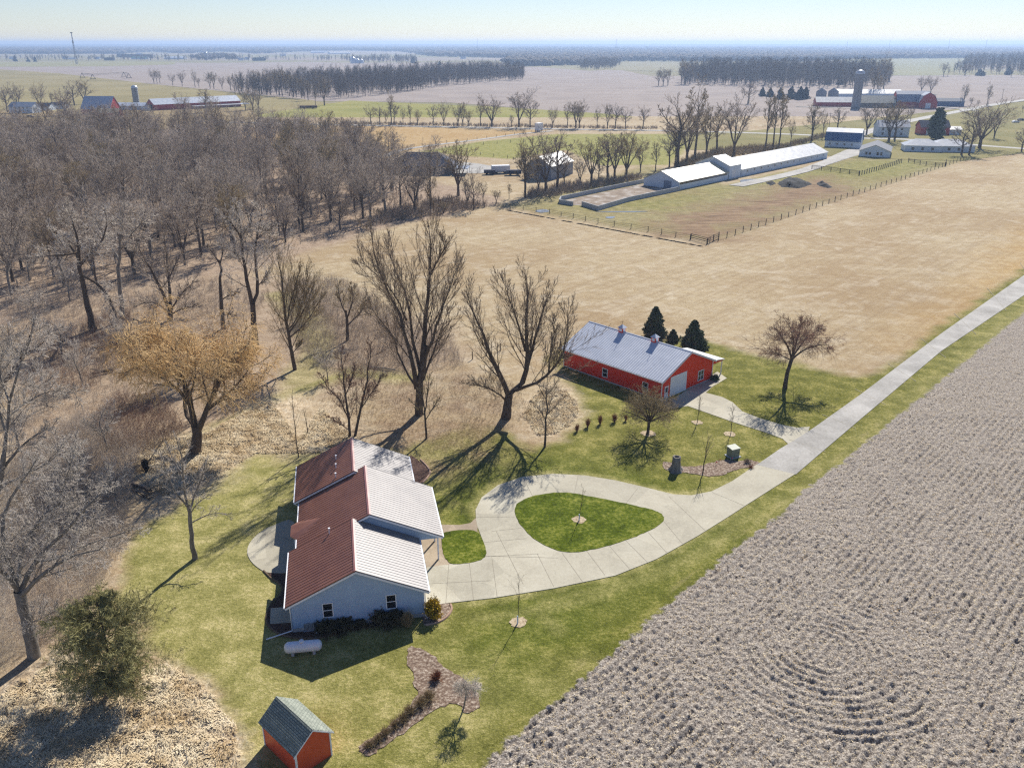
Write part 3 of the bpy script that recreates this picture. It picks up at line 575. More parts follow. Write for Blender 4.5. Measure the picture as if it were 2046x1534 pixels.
SB = [zs(*q) for q in [(1240, 448), (1210, 470), (1198, 520), (1225, 600), (1255, 690), (1280, 770), (1200, 880), (1100, 970), (1000, 1050), (900, 1110), (885, 1160), (930, 1185), (990, 1170), (1080, 1110), (1180, 1040), (1300, 950), (1400, 880), (1500, 840), (1570, 850), (1600, 890), (1660, 890), (1700, 850), (1690, 790), (1640, 720), (1560, 650), (1480, 600), (1420, 550), (1340, 480)]]
sheet('garden_bed', 'long curved mulch bed below the front lawn', SB, M['mulch'], .05, .1, 'bed', smooth=3, jit=.3)
# ------------------------------------------------------------------ buildings
def window(parent, face, a, z0, w, h, off=0.0, name='window', split=True, pane='glass', depth=None, t=.09):
    """face: 'f' (y=off, outward -y), 'r' (x=off, outward +x), 'l' (x=off, outward -x)"""
    def bx(m, u0, u1, za, zb_, d0, d1):
        if face == 'f': m.box(u0, u1, off - d1, off - d0, za, zb_)
        elif face == 'r': m.box(off + d0, off + d1, u0, u1, za, zb_)
        else: m.box(off - d1, off - d0, u0, u1, za, zb_)
    fr = MB()
    bx(fr, a - t, a, z0 - t, z0 + h + t, .004, .06); bx(fr, a + w, a + w + t, z0 - t, z0 + h + t, .004, .06)
    bx(fr, a, a + w, z0 + h, z0 + h + t, .004, .057); bx(fr, a, a + w, z0 - t, z0, .004, .07)
    if split: bx(fr, a, a + w, z0 + h / 2 - .03, z0 + h / 2 + .03, .004, .05)
    f = fr.build(name, M['trim'], parent)
    p = MB(); bx(p, a, a + w, z0, z0 + h, .003, .025); p.build('pane', M[pane], f)
    return f
def roof_pair(r, x0, x1, y0, y1, e, rz, axis, oh, mat, t=.14, ribs=0, name='roof', xr=None, gambrel=False, capmat=None):
    """a gable roof over the rectangle; axis: direction of the ridge"""
    m = MB()
    if axis == 'y':
        xm = (x0 + x1) / 2 if xr is None else xr; X0, X1, Y0, Y1 = x0 - oh, x1 + oh, y0 - oh, y1 + oh
        s0 = (rz - e) / (xm - x0); s1 = (rz - e) / (x1 - xm); za = e - s0 * oh; zb_ = e - s1 * oh
        pl = lambda xa, xb, z_a, z_b: m.slab([(xa, Y0, z_a), (xb, Y0, z_b), (xb, Y1, z_b), (xa, Y1, z_a)], t)
        if gambrel:
            for sx, X in ((1, X0), (-1, X1)):
                xk = X + sx * (xm - X0) * .38; zk = e + (rz - e) * .68
                if sx > 0: pl(X, xk, e - .25, zk); pl(xk, xm, zk, rz)
                else: pl(xm, xk, rz, zk); pl(xk, X, zk, e - .25)
        else:
            pl(X0, xm, za, rz); pl(xm, X1, rz, zb_)
        if ribs:
            k = int((Y1 - Y0) / ribs)
            for i in range(k + 1):
                y = Y0 + .02 + i * (Y1 - Y0 - .06) / k
                m.slab([(X0, y, za + .03), (xm, y, rz + .03), (xm, y + .035, rz + .03), (X0, y + .035, za + .03)], .035)
                m.slab([(xm, y, rz + .03), (X1, y, zb_ + .03), (X1, y + .035, zb_ + .03), (xm, y + .035, rz + .03)], .035)
        o = m.build(name, mat, r)
        if capmat:
            c = MB().slab([(xm - .16, Y0 - .02, rz + .06 - .16 * s0), (xm, Y0 - .02, rz + .06), (xm, Y1 + .02, rz + .06), (xm - .16, Y1 + .02, rz + .06 - .16 * s0)], .05)
            c.slab([(xm, Y0 - .02, rz + .06), (xm + .16, Y0 - .02, rz + .06 - .16 * s1), (xm + .16, Y1 + .02, rz + .06 - .16 * s1), (xm, Y1 + .02, rz + .06)], .05).build('ridge_cap', capmat, o)
        return o
    ym = (y0 + y1) / 2; X0, X1, Y0, Y1 = x0 - oh, x1 + oh, y0 - oh, y1 + oh; s = (rz - e) / (ym - y0); ze = e - s * oh
    pl = lambda ya, yb, z_a, z_b: m.slab([(X0, ya, z_a), (X1, ya, z_a), (X1, yb, z_b), (X0, yb, z_b)], t)
    if gambrel:
        yk = Y0 + (ym - Y0) * .38; zk = e + (rz - e) * .68; yk2 = Y1 - (ym - Y0) * .38
        pl(Y0, yk, e - .25, zk); pl(yk, ym, zk, rz); pl(ym, yk2, rz, zk); pl(yk2, Y1, zk, e - .25)
    else: pl(Y0, ym, ze, rz); pl(ym, Y1, rz, ze)
    if ribs:
        k = int((X1 - X0) / ribs)
        for i in range(k + 1):
            x = X0 + .02 + i * (X1 - X0 - .06) / k
            m.slab([(x, Y0, ze + .03), (x + .035, Y0, ze + .03), (x + .035, ym, rz + .03), (x, ym, rz + .03)], .035)
            m.slab([(x, ym, rz + .03), (x + .035, ym, rz + .03), (x + .035, Y1, ze + .03), (x, Y1, ze + .03)], .035)
    o = m.build(name, mat, r)
    if capmat:
        c = MB().slab([(X0 - .02, ym - .16, rz + .06 - .16 * s), (X1 + .02, ym - .16, rz + .06 - .16 * s), (X1 + .02, ym, rz + .06), (X0 - .02, ym, rz + .06)], .05)
        c.slab([(X0 - .02, ym, rz + .06), (X1 + .02, ym, rz + .06), (X1 + .02, ym + .16, rz + .06 - .16 * s), (X0 - .02, ym + .16, rz + .06 - .16 * s)], .05).build('ridge_cap', capmat, o)
    return o
def wallblock(r, x0, x1, y0, y1, e, rz, axis, mat, t=.16, gambrel=False, name='wall', z0=-.3):
    if axis == 'y':
        xm = (x0 + x1) / 2; w = xm - x0
        poly = [(x0, z0), (x1, z0), (x1, e - t)] + ([(x1 - w * .36, e + (rz - e) * .66 - t), (xm, rz - t), (x0 + w * .36, e + (rz - e) * .66 - t)] if gambrel else [(xm, rz - t)]) + [(x0, e - t)]
        return MB().prism(poly, 'y', y0, y1).build(name, mat, r)
    ym = (y0 + y1) / 2; w = ym - y0
    poly = [(y0, z0), (y1, z0), (y1, e - t)] + ([(y1 - w * .36, e + (rz - e) * .66 - t), (ym, rz - t), (y0 + w * .36, e + (rz - e) * .66 - t)] if gambrel else [(ym, rz - t)]) + [(y0, e - t)]
    return MB().prism(poly, 'x', x0, x1).build(name, mat, r)
def hip(r, w, d, e, rz, mat, oh=.5, name='roof'):
    X0, X1, Y0, Y1 = -oh, w + oh, -oh, d + oh; k = min(w, d) / 2 + oh
    if w > d: a, b = (X0 + k, (Y0 + Y1) / 2, rz), (X1 - k, (Y0 + Y1) / 2, rz)
    else: a, b = ((X0 + X1) / 2, Y0 + k, rz), ((X0 + X1) / 2, Y1 - k, rz)
    c = [(X0, Y0, e), (X1, Y0, e), (X1, Y1, e), (X0, Y1, e)]
    m = MB()
    if w > d: m.add(c + [a, b], [(0, 1, 5, 4), (1, 2, 5), (2, 3, 4, 5), (3, 0, 4), (3, 2, 1, 0)])
    else: m.add(c + [a, b], [(0, 1, 4), (1, 2, 5, 4), (2, 3, 5), (3, 0, 4, 5), (3, 2, 1, 0)])
    return m.build(name, mat, r)
def barn(name, label, cat, O, ang, w, d, e, rz, axis, wall, roof, gambrel=False, oh=.4, wins=(), doors=(), group=None, ribs=0, t=.14, cap=None):
    r = empty(name, O, R(ang), label, cat, group)
    wallblock(r, 0, w, 0, d, e, rz, axis, M[wall], gambrel=gambrel)
    roof_pair(r, 0, w, 0, d, e, rz, axis, oh, M[roof], t=t, ribs=ribs, gambrel=gambrel, capmat=cap)
    for q in wins: window(r, *q)
    for face, a, wd, h, off, mt in doors:
        m = MB()
        if face == 'f': m.box(a, a + wd, off - .05, off - .004, 0, h)
        elif face == 'r': m.box(off + .004, off + .05, a, a + wd, 0, h)
        else: m.box(off - .05, off - .004, a, a + wd, 0, h)
        m.build('door', M[mt], r)
    return r

# ---- the ranch house in the foreground
H = empty('ranch_house', P(569, 1214, 3.05), R(11.4), 'long pale blue house with stepped brown metal roofs beside the loop drive', 'house')
K = .473
def houseblock(x0, x1, xm, y0, y1, ez, mat=M['house_siding']):
    rz = ez + K * (xm - x0); e2 = rz - K * (x1 - xm)
    return rz, e2
def slopes(x0, xm, x1, y0, y1, ez, name='roof'):
    rz = ez + K * (xm - x0); e2 = rz - K * (x1 - xm); m = MB(); m2 = MB()
    m.slab([(x0, y0, ez), (xm, y0, rz), (xm, y1, rz), (x0, y1, ez)], .1); m2.slab([(xm, y0, rz), (x1, y0, e2), (x1, y1, e2), (xm, y1, rz)], .1)
    k = int((y1 - y0) / .45)
    for i in range(k + 1):
        y = y0 + .02 + i * (y1 - y0 - .07) / k
        m.slab([(x0, y, ez + .032), (xm, y, rz + .032), (xm, y + .06, rz + .032), (x0, y + .06, ez + .032)], .04)
        m2.slab([(xm, y, rz + .032), (x1, y, e2 + .032), (x1, y + .06, e2 + .032), (xm, y + .06, rz + .032)], .04)
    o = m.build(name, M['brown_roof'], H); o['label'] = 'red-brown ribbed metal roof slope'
    m2.build(name, M['pale_roof'], H)['label'] = 'pale grey ribbed metal roof slope'
    MB().slab([(xm - .17, y0 - .03, rz + .07 - .17 * K), (xm, y0 - .03, rz + .07), (xm, y1, rz + .07), (xm - .17, y1, rz + .07 - .17 * K)], .04).slab([(xm, y0 - .03, rz + .07), (xm + .17, y0 - .03, rz + .07 - .17 * K), (xm + .17, y1, rz + .07 - .17 * K), (xm, y1, rz + .07)], .04).build('ridge_cap', M['ridge_brown'], o)
    MB().box(x0 - .12, x0 - .003, y0, y1, ez - .16, ez - .02).build('gutter', M['trim'], o); MB().box(x1 + .003, x1 + .12, y0, y1, e2 - .16, e2 - .02).build('gutter', M['trim'], o)
    f = MB().slab([(x0, y0 - .03, ez - .102), (xm, y0 - .03, rz - .102), (xm, y0, rz - .102), (x0, y0, ez - .102)], .2).slab([(xm, y0 - .03, rz - .102), (x1, y0 - .03, e2 - .102), (x1, y0, e2 - .102), (xm, y0, rz - .102)], .2)
    f.build('fascia', M['trim'], o)
    return rz, e2
M['ridge_brown'] = ribbed('brown_trim_metal', lin(150, 100, 92), lin(165, 116, 106), rough=.35, spec=.7)
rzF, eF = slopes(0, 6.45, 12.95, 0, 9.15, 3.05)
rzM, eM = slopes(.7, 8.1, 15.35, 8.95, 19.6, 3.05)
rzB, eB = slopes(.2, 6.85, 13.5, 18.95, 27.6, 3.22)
def pent(x0, x1, xm, rz, drop=.14):
    return [(x0, -.3), (x1, -.3), (x1, rz - K * (x1 - xm) - drop), (xm, rz - drop), (x0, rz - K * (xm - x0) - drop)]
MB().prism(pent(.45, 12.5, 6.45, rzF), 'y', .4, 9.3).build('wall', M['house_siding'], H)
MB().prism(pent(1.15, 12.5, 8.1, rzM), 'y', 9.305, 19.2).build('wall', M['house_siding'], H)
MB().prism([(12.503, 2.75), (14.9, 2.75), (14.9, rzM - K * (14.9 - 8.1) - .14), (12.503, rzM - K * (12.503 - 8.1) - .14)], 'y', 9.305, 9.6).build('porch_gable', M['house_siding'], H)
MB().box(12.503, 15.2, 9.62, 19.2, 2.6, 2.7).build('porch_ceiling', M['white_paint'], H)
MB().prism(pent(.65, 13.05, 6.85, rzB), 'y', 19.3, 27.2).build('wall', M['house_siding'], H)
for y in (9.5, 13, 16.5, 19.0): MB().box(14.8, 14.95, y, y + .15, 0, 2.6).build('porch_post', M['trim'], H)
for x0, z0 in ((3.3, 1.28), (9.05, 1.4)): window(H, 'f', x0, z0, .8, 1.4, off=.4)
for y0 in (2.2, 5.6, 10.3, 17.0, 21, 24.5): window(H, 'l', y0, 1.0, .9, 1.3, off=.45 if y0 < 9 else (1.15 if y0 < 19 else .65))
window(H, 'r', 1.2, .05, 3.6, 2.2, off=12.5, name='garage_door', split=False, pane='white_paint'); window(H, 'r', 12.0, 1.0, 1.2, 1.2, off=12.5); window(H, 'r', 22, 1.0, 1.2, 1.2, off=13.05)
# bay on the left with its own little hipped roof
b = [(.72, 11.3, 3.03), (0.0, 12.2, 3.03), (0.0, 14.25, 3.03), (.72, 15.0, 3.03)]; ap = (3.25, 13.2, 3.05 + K * 2.55 + .03)
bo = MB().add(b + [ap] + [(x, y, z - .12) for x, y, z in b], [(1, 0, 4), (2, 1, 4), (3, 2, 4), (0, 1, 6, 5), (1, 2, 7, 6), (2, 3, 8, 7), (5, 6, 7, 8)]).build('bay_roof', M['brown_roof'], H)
MB().prism([(1.14, 11.6), (.35, 12.35), (.35, 14.1), (1.14, 14.8)], 'z', -.2, 2.9).build('bay_wall', M['house_siding'], H)
window(H, 'l', 12.5, .5, 1.4, 2.0, off=.35)
for x, y in ((4.1, 8.6 + .1), (4.93, 24.0), (4.9, 21.9), (4.85, 19.7)):
    z = 3.05 + K * x - (.33 if False else 0)
    MB().tube([(x, y, z - .1), (x, y, z + .55)], .07, 10).tube([(x, y, z + .5), (x, y, z + .62)], .11, 10).build('roof_vent', M['trim'], H)
MB().tube([(12.62, .3, 3.0), (12.58, .35, 2.7), (12.58, .35, .1), (12.7, -.1, .02)], .05, 6).build('downspout', M['trim'], H)
MB().tube([(.35, .3, 2.8), (.38, .34, 2.6), (.38, .34, .25), (-1.9, -.25, .1)], .06, 6).build('downspout', M['trim'], H)
MB().tube([(.12, 19.0, 3.0), (.5, 19.1, 2.7), (.55, 19.1, .1)], .05, 6).build('downspout', M['trim'], H)
MB().box(.44, 12.51, .34, .396, -.2, .42).build('foundation', M['concrete'], H)

# ---- the red barn
B_O = P(1320.5, 800.5)
B = empty('red_barn', B_O, R(43.2), 'bright red metal barn with pale grey roof behind the round-crowned tree', 'barn')
BW, BL = 13.0, 20.1
MB().prism([(0, .18), (BW, .18), (BW, 3.3), (BW / 2, 6.2), (0, 3.3)], 'y', 0, BL).build('wall', M['red_wall'], B)
MB().box(-.02, BW + .02, -.02, BL + .02, -.3, .178).build('foundation', M['concrete'], B)
rf = roof_pair(B, 0, BW, 0, BL, 3.42, 6.36, 'y', .45, M['grey_roof'], t=.1, ribs=.45, capmat=M['grey_roof'])
mf = MB()
s = (6.36 - 3.42) / 6.5
for y in (-.47, BL + .45): mf.slab([(-.45, y - .02, 3.42 - .45 * s - .104), (6.5, y - .02, 6.256), (6.5, y, 6.256), (-.45, y, 3.42 - .45 * s - .104)], .17).slab([(6.5, y - .02, 6.256), (13.45, y - .02, 3.42 - .45 * s - .104), (13.45, y, 3.42 - .45 * s - .104), (6.5, y, 6.256)], .17)
mf.box(-.56, -.452, -.46, BL + .44, 3.0, 3.16).box(13.452, 13.56, -.46, BL + .44, 3.0, 3.16)
mf.build('fascia', M['white_paint'], rf)
for x, y in ((0, 0), (BW, 0), (0, BL), (BW, BL)): MB().box(x - .1 if x == 0 else x - .02, x + .02 if x == 0 else x + .1, y - .1 if y == 0 else y - .02, y + .02 if y == 0 else y + .1, .1, 3.18).build('corner_trim', M['trim'], B)
gd = MB(); gd.box(2.2, 6.0, -.06, -.004, .05, 3.08)
for k in range(1, 5): gd.box(2.22, 5.98, -.075, -.06, .05 + k * .6, .07 + k * .6)
g = gd.build('garage_door', M['white_paint'], B); MB().box(2.05, 2.197, -.07, -.004, .02, 3.22).box(6.003, 6.15, -.07, -.004, .02, 3.22).box(2.2, 6.0, -.07, -.004, 3.083, 3.22).build('door_frame', M['trim'], g)
dd = MB().box(.7, 1.6, -.06, -.004, .08, 2.05).build('door', M['trim'], B); MB().box(.88, 1.42, -.068, -.06, 1.05, 1.85).build('pane', M['glass'], dd); MB().box(1.48, 1.54, -.1, -.06, .98, 1.06).build('handle', M['black'], dd)
w = window(B, 'f', 9.3, .75, 1.35, 1.5, off=0); MB().box(9.93, 10.02, -.055, -.028, .75, 2.25).build('mullion', M['trim'], w)
for v in (10.7, 2.6): window(B, 'l', v, .72, .95, 1.3, off=0)
for v in (4.5, 12): window(B, 'r', v, .9, .95, 1.3, off=BW)
for cy_ in (6.7, 13.4):
    cu = MB().box(6.08, 6.92, cy_ - .42, cy_ + .42, 6.0, 6.95).build('cupola', M['red_wall'], B)
    MB().add([(5.9, cy_ - .6, 6.95), (7.1, cy_ - .6, 6.95), (7.1, cy_ + .6, 6.95), (5.9, cy_ + .6, 6.95), (6.5, cy_, 7.5)], [(0, 1, 4), (1, 2, 4), (2, 3, 4), (3, 0, 4), (3, 2, 1, 0)]).build('cupola_roof', M['grey_roof'], cu)
    MB().box(6.2, 6.8, cy_ - .44, cy_ - .422, 6.38, 6.82).box(6.062, 6.078, cy_ - .28, cy_ + .28, 6.38, 6.82).build('louver', M['trim'], cu)
    MB().tube([(6.5, cy_, 7.45), (6.5, cy_, 8.1)], .02, 5).tube([(6.2, cy_, 7.9), (6.8, cy_, 7.9)], .02, 5).build('weather_vane', M['black'], cu)
cn = MB().slab([(BW + .1, .1, 3.1), (BW + 3.6, .1, 2.55), (BW + 3.6, 7.5, 2.55), (BW + .1, 7.5, 3.1)], .16).build('canopy', M['white_roof'], B)
MB().prism([(BW + .02, 2.3), (BW + 3.4, 2.3), (BW + 3.4, 2.42), (BW + .02, 2.9)], 'y', .2, .3).build('canopy_gable', M['red_wall'], B)
for y in (.3, 3.8, 7.2): MB().box(BW + 3.2, BW + 3.34, y, y + .14, 0, 2.42).build('canopy_post', M['trim'], B)
MB().tube([(-.35, -.4, 3.0), (-.06, -.12, 2.8), (-.13, -.13, .1)], .045, 6).build('downspout', M['trim'], B)

# ---- the garden shed at the bottom edge
shO = P(587, 1513, 2.2)
S = empty('garden_shed', shO, R(46), 'small red shed with grey shingle roof at the bottom edge', 'shed')
SW, SL = 3.45, 4.9
MB().prism([(.25, -.1), (SW - .25, -.1), (SW - .25, 2.32), (SW / 2, 3.42), (.25, 2.32)], 'y', .2, SL - .2).build('wall', M['shed_red'], S)
t = NT('asphalt_shingles'); v = t.coord(False); br = t.n('ShaderNodeTexBrick'); br.offset = .5
mp = t.n('ShaderNodeMapping'); mp.inputs['Rotation'].default_value[2] = R(90); t.l(v, mp.inputs[0]); t.l(mp.outputs[0], br.inputs['Vector'])
br.inputs['Scale'].default_value = 1; br.inputs['Brick Width'].default_value = .3; br.inputs['Row Height'].default_value = .14; br.inputs['Mortar Size'].default_value = .014
br.inputs['Color1'].default_value = lin(134, 140, 128); br.inputs['Color2'].default_value = lin(160, 164, 150); br.inputs['Mortar'].default_value = lin(66, 72, 70)
cc = t.mix(.5, br.outputs['Color'], t.ramp(t.noise(v, 5, 5), [(.3, .7), (.7, 1.2)]), 'MULTIPLY'); t.bump(br.outputs['Fac'], -.8, .03)
M['shingle'] = t.fin(cc, .9, .15)
sr = MB(); rz_ = 3.6; ez_ = 2.2
for k in range(13):      # shingle courses laid as overlapping boards
    f0, f1 = k / 13, (k + 1) / 13 + .01
    for sgn in (0, 1):
        xa = f0 * SW / 2; xb = min(f1, 1) * SW / 2; za = ez_ + (rz_ - ez_) * f0 + .03; zb_ = ez_ + (rz_ - ez_) * min(f1, 1) + .006
        if sgn: xa, xb = SW - xa, SW - xb
        q = [(xa, 0, za), (xb, 0, zb_), (xb, SL, zb_), (xa, SL, za)]
        sr.slab(q if not sgn else q[::-1], .05)
sro = sr.build('roof', M['shingle'], S)
MB().slab([(SW / 2 - .14, 0, rz_ - .06), (SW / 2, 0, rz_ + .03), (SW / 2, SL, rz_ + .03), (SW / 2 - .14, SL, rz_ - .06)], .03).slab([(SW / 2, 0, rz_ + .03), (SW / 2 + .14, 0, rz_ - .06), (SW / 2 + .14, SL, rz_ - .06), (SW / 2, SL, rz_ + .03)], .03).build('ridge_cap', M['shingle'], sro)
MB().slab([(-.02, -.03, ez_ - .02), (SW / 2, -.03, rz_ - .04), (SW / 2, 0, rz_ - .04), (-.02, 0, ez_ - .02)], .12).slab([(SW / 2, -.03, rz_ - .04), (SW + .02, -.03, ez_ - .02), (SW + .02, 0, ez_ - .02), (SW / 2, 0, rz_ - .04)], .12).build('bargeboard', M['trim'], sro)
for x, y in ((.25, .2), (SW - .25, .2), (.25, SL - .2), (SW - .25, SL - .2)): MB().box(x - .06, x + .06, y - .06, y + .06, 0, 2.25).build('corner_trim', M['trim'], S)

# ---- the white barns and farm buildings across the field
wb = empty('white_barn', (61.0, 315.5), R(47), 'very long white barn with a taller cross block near one end', 'barn')
def seg(x0, x1, e, rz, rn, ribs=0):
    wallblock(wb, x0, x1, 0, 15.5, e, rz, 'x', M['white_siding'])
    return roof_pair(wb, x0, x1, 0, 15.5, e, rz, 'x', .35, M[rn], ribs=ribs)
seg(0, 35.2, 3.0, 6.2, 'tan_roof'); seg(36, 45, 5.3, 8.3, 'white_roof'); seg(45.8, 126, 3.0, 6.4, 'white_roof')
for k in range(13): window(wb, 'f', 50 + k * 5.9, 1.5, .9, .7, off=0, split=False)
MB().box(.5, 34.5, -.05, -.004, 1.9, 2.75).build('window_band', M['glass'], wb)
MB().box(38, 41, -.05, -.004, 0, 3.4).build('door', M['white_paint'], wb)
MB().box(-.05, -.004, 3.2, 6.6, 0, 2.9).build('door', M['bluegrey_roof'], wb)
barn('pole_barn', 'tall dark barn with gleaming white roof behind bare trees', 'barn', (5.7, 345.2), -29, 11, 20, 5.4, 8.8, 'y', 'bluegrey_roof', 'white_roof', doors=[('f', 3.5, 4, 4, 0, 'bluegrey_roof')], wins=[('f', 8.6, 1.2, 1, 1, 0)])
dk = empty('dark_house', P(*z4(110, 368)), R(-3), 'dark low building with hipped navy roof behind the woods', 'house')
MB().box(0, 27, 0, 14, -.3, 3.4).build('wall', M['wood_grey'], dk); hip(dk, 27, 14, 3.4, 8.2, M['dark_roof'])
MB().box(27.6, 33, -2, 8, 2.6, 2.8).build('canopy', M['bluegrey_roof'], dk)
for x, y in ((32.8, -1.8), (32.8, 7.8)): MB().box(x - .15, x + .05, y - .1, y + .1, 0, 2.6).build('post', M['white_paint'], dk)
for x in (4, 9, 15, 21): window(dk, 'f', x, 1.1, 1.6, 1.2)
barn('gambrel_barn', 'white barn with blue gambrel roof beside the country road', 'barn', (162.3, 456.1), -28, 17, 11, 3.4, 9.2, 'x', 'white_siding', 'blue_roof', True, wins=[('f', 2 + k * 3.6, 1.2, .9, .9, 0) for k in range(4)] + [('r', 2, 1, 1, 1.6, 17)], doors=[('r', 5, 2.6, 2.8, 17, 'white_paint')])
barn('farm_house', 'low white farmhouse with grey roof between barns and road', 'house', (164.5, 414.8), -24, 13.5, 24, 2.9, 5.6, 'y', 'white_siding', 'greyshingle', wins=[('f', 2.6, 1, 1, 1.3, 0), ('f', 4.2, 1, 1, 1.3, 0), ('f', 7.6, 1, 1, 1.3, 0), ('f', 9.2, 1, 1, 1.3, 0), ('r', 3, 1, 1, 1.3, 13.5), ('r', 9, 1, 1, 1.3, 13.5), ('r', 15, 1, 1, 1.3, 13.5)])
for nm, px, an, w_, d_, lb in (('cottage', (1807, 303), -14, 17, 11, 'blue-grey hip-roofed cottage next to the white farmhouse'), ('cottage', (1860, 304), -10, 20, 12, 'blue-grey hip-roofed cottage under the dark leaning tree')):
    r = empty(nm, P(*px), R(an), lb, 'house'); MB().box(0, w_, 0, d_, -.3, 3).build('wall', M['white_siding'], r); hip(r, w_, d_, 3, 5.8, M['bluegrey_roof'])
    for x in (3, 7.5, 12): window(r, 'f', x, .9, 1.3, 1.3)
fh = barn('white_farmhouse', 'two-storey white farmhouse behind bare trees by the crossing', 'house', P(*z3(1190, 682)), -8, 17, 11, 5.6, 8.8, 'x', 'white_siding', 'bluegrey_roof', wins=[('f', 2 + k * 3.4, zz, 1.1, 1.4, 0) for k in range(4) for zz in (1, 3.6)])
rb = barn('small_red_barn', 'dark red barn with navy roof behind the dark conifer', 'barn', P(*z3(1440, 672)), -6, 16, 10, 4.6, 8, 'x', 'farm_red', 'dark_roof', doors=[('f', 3, 1.4, 2.6, 0, 'white_paint'), ('f', 12.5, 1.4, 2.6, 0, 'white_paint')])
barn('white_annex', 'small white shed right of the dark red barn', 'shed', P(*z3(1604, 672)), -6, 7, 7, 3.2, 4.6, 'x', 'white_siding', 'white_roof')
barn('red_cattle_shed', 'long low red shed with white roof left of the tall silo', 'barn', P(*z3(832, 505)), -6, 33, 12, 3.6, 7.4, 'x', 'farm_red', 'white_roof')
barn('tan_roof_barn', 'long barn with rusty cream roof right of the tall silo', 'barn', P(*z3(1090, 512)), -5, 28, 14, 4, 9.2, 'x', 'wood_grey', 'tan_roof')
rg = empty('red_gambrel_barn', P(*z3(1305, 514)), R(-8), 'large red gambrel barn with blue-grey roof beside the road', 'barn')
wallblock(rg, 0, 26, 3, 17, 5, 13, 'x', M['farm_red'], gambrel=True); roof_pair(rg, 0, 26, 3, 17, 5, 13, 'x', .4, M['bluegrey_roof'], gambrel=True)
wallblock(rg, 16, 30, -3, 14, 4.6, 12.4, 'y', M['farm_red'], gambrel=True); roof_pair(rg, 16, 30, -3, 14, 4.6, 12.4, 'y', .4, M['bluegrey_roof'], gambrel=True, name='roof')
MB().box(21, 25, -3.08, -3.004, 0, 4).build('door', M['white_paint'], rg)
barn('machine_shed', 'low blue-walled shed at the right end of the farm', 'shed', P(*z3(1540, 505)), -3, 22, 12, 4.2, 6.4, 'x', 'blue_roof', 'greyshingle')
barn('poultry_house', 'very long low white-roofed building behind the silo', 'barn', P(*z3(960, 450)), -4, 62, 14, 3.4, 7, 'x', 'white_siding', 'white_roof')
for i, (x, y) in enumerate([(860, 452), (930, 452)]):
    q = empty('grain_bin', P(*z3(x, y)), 0, ['left', 'right'][i] + ' of two grey cone-roofed bins behind the red shed', 'bin', 'cone-roofed bins')
    MB().lathe([(5, 0), (5, 5.5), (0.3, 9)], 20).build('bin_wall', M['silo_grey'], q, True)
def silo(px, h, rad, label):
    q = empty('silo', P(*px), 0, label, 'silo')
    MB().lathe([(rad, -.3), (rad, h - rad * .9)], 28).build('shaft', M['silo_grey'], q, True)
    mm = MB()
    for k in range(int(h / 1.6)): mm.lathe([(rad + .02, k * 1.6 + 1), (rad + .09, k * 1.6 + 1.05), (rad + .02, k * 1.6 + 1.1)], 28)
    mm.build('hoops', M['silver'], q)
    MB().lathe([(rad * 1.04 * math.cos(a * math.pi / 16), h - rad * .9 + rad * .9 * math.sin(a * math.pi / 16)) for a in range(9)], 28).build('dome', M['silver'], q, True)
    MB().box(-.5, .5, -rad - .7, -rad + .1, 0, h - rad).build('chute', M['silo_grey'], q)
silo(z3(1062, 512), 29.5, 3.5, 'tall grey concrete silo with domed top at the right-hand farm')
silo(z1(800, 500), 16.5, 2.6, 'slim dark silo with silver dome beside the left red barn')
# left farm
barn('red_hay_barn', 'steep-roofed red barn with silver roof at the left farm', 'barn', P(*z1(478, 556)), -3, 22, 17, 4.5, 13, 'x', 'farm_red', 'silver')
barn('red_lean_shed', 'small red shed built against the front of the left barn', 'shed', P(*z1(560, 565)), -3, 17, 8, 3, 5.5, 'x', 'farm_red', 'tan_roof')
barn('milking_shed', 'low pale-roofed shed between the left barn and silo', 'shed', P(*z1(640, 525)), -4, 34, 14, 3, 5.2, 'x', 'white_siding', 'silver')
lr = barn('long_red_barn', 'long dark red barn with silver roof and open gable end', 'barn', P(*z1(905, 530)), 44, 74, 15, 4.6, 8.6, 'x', 'farm_red', 'silver', doors=[('l', 4, 8, 4.2, 0, 'black')])
MB().slab([(30, -5, 2.0), (80, -5, 2.0), (80, -.05, 2.6), (30, -.05, 2.6)], .2).build('lean_roof', M['silver'], lr)
barn('left_farmhouse', 'white farmhouse among bare trees at the left edge', 'house', P(*z1(55, 545)), -10, 20, 11, 5, 8, 'x', 'white_siding', 'bluegrey_roof', wins=[('f', 2 + k * 3.4, zz, 1.1, 1.4, 0) for k in range(5) for zz in (1, 3.4)])
barn('small_white_shed', 'small white shed right of the left-edge farmhouse', 'shed', P(*z1(290, 520)), -5, 12, 8, 3, 5, 'x', 'white_siding', 'dark_roof')
barn('side_cottage', 'low white cottage between the farmhouse and the bare tree', 'house', P(*z1(185, 528)), -5, 15, 9, 3, 5.5, 'x', 'white_siding', 'dark_roof', wins=[('f', 3, 1, 1.4, 1.3, 0), ('f', 9, 1, 1.4, 1.3, 0)])
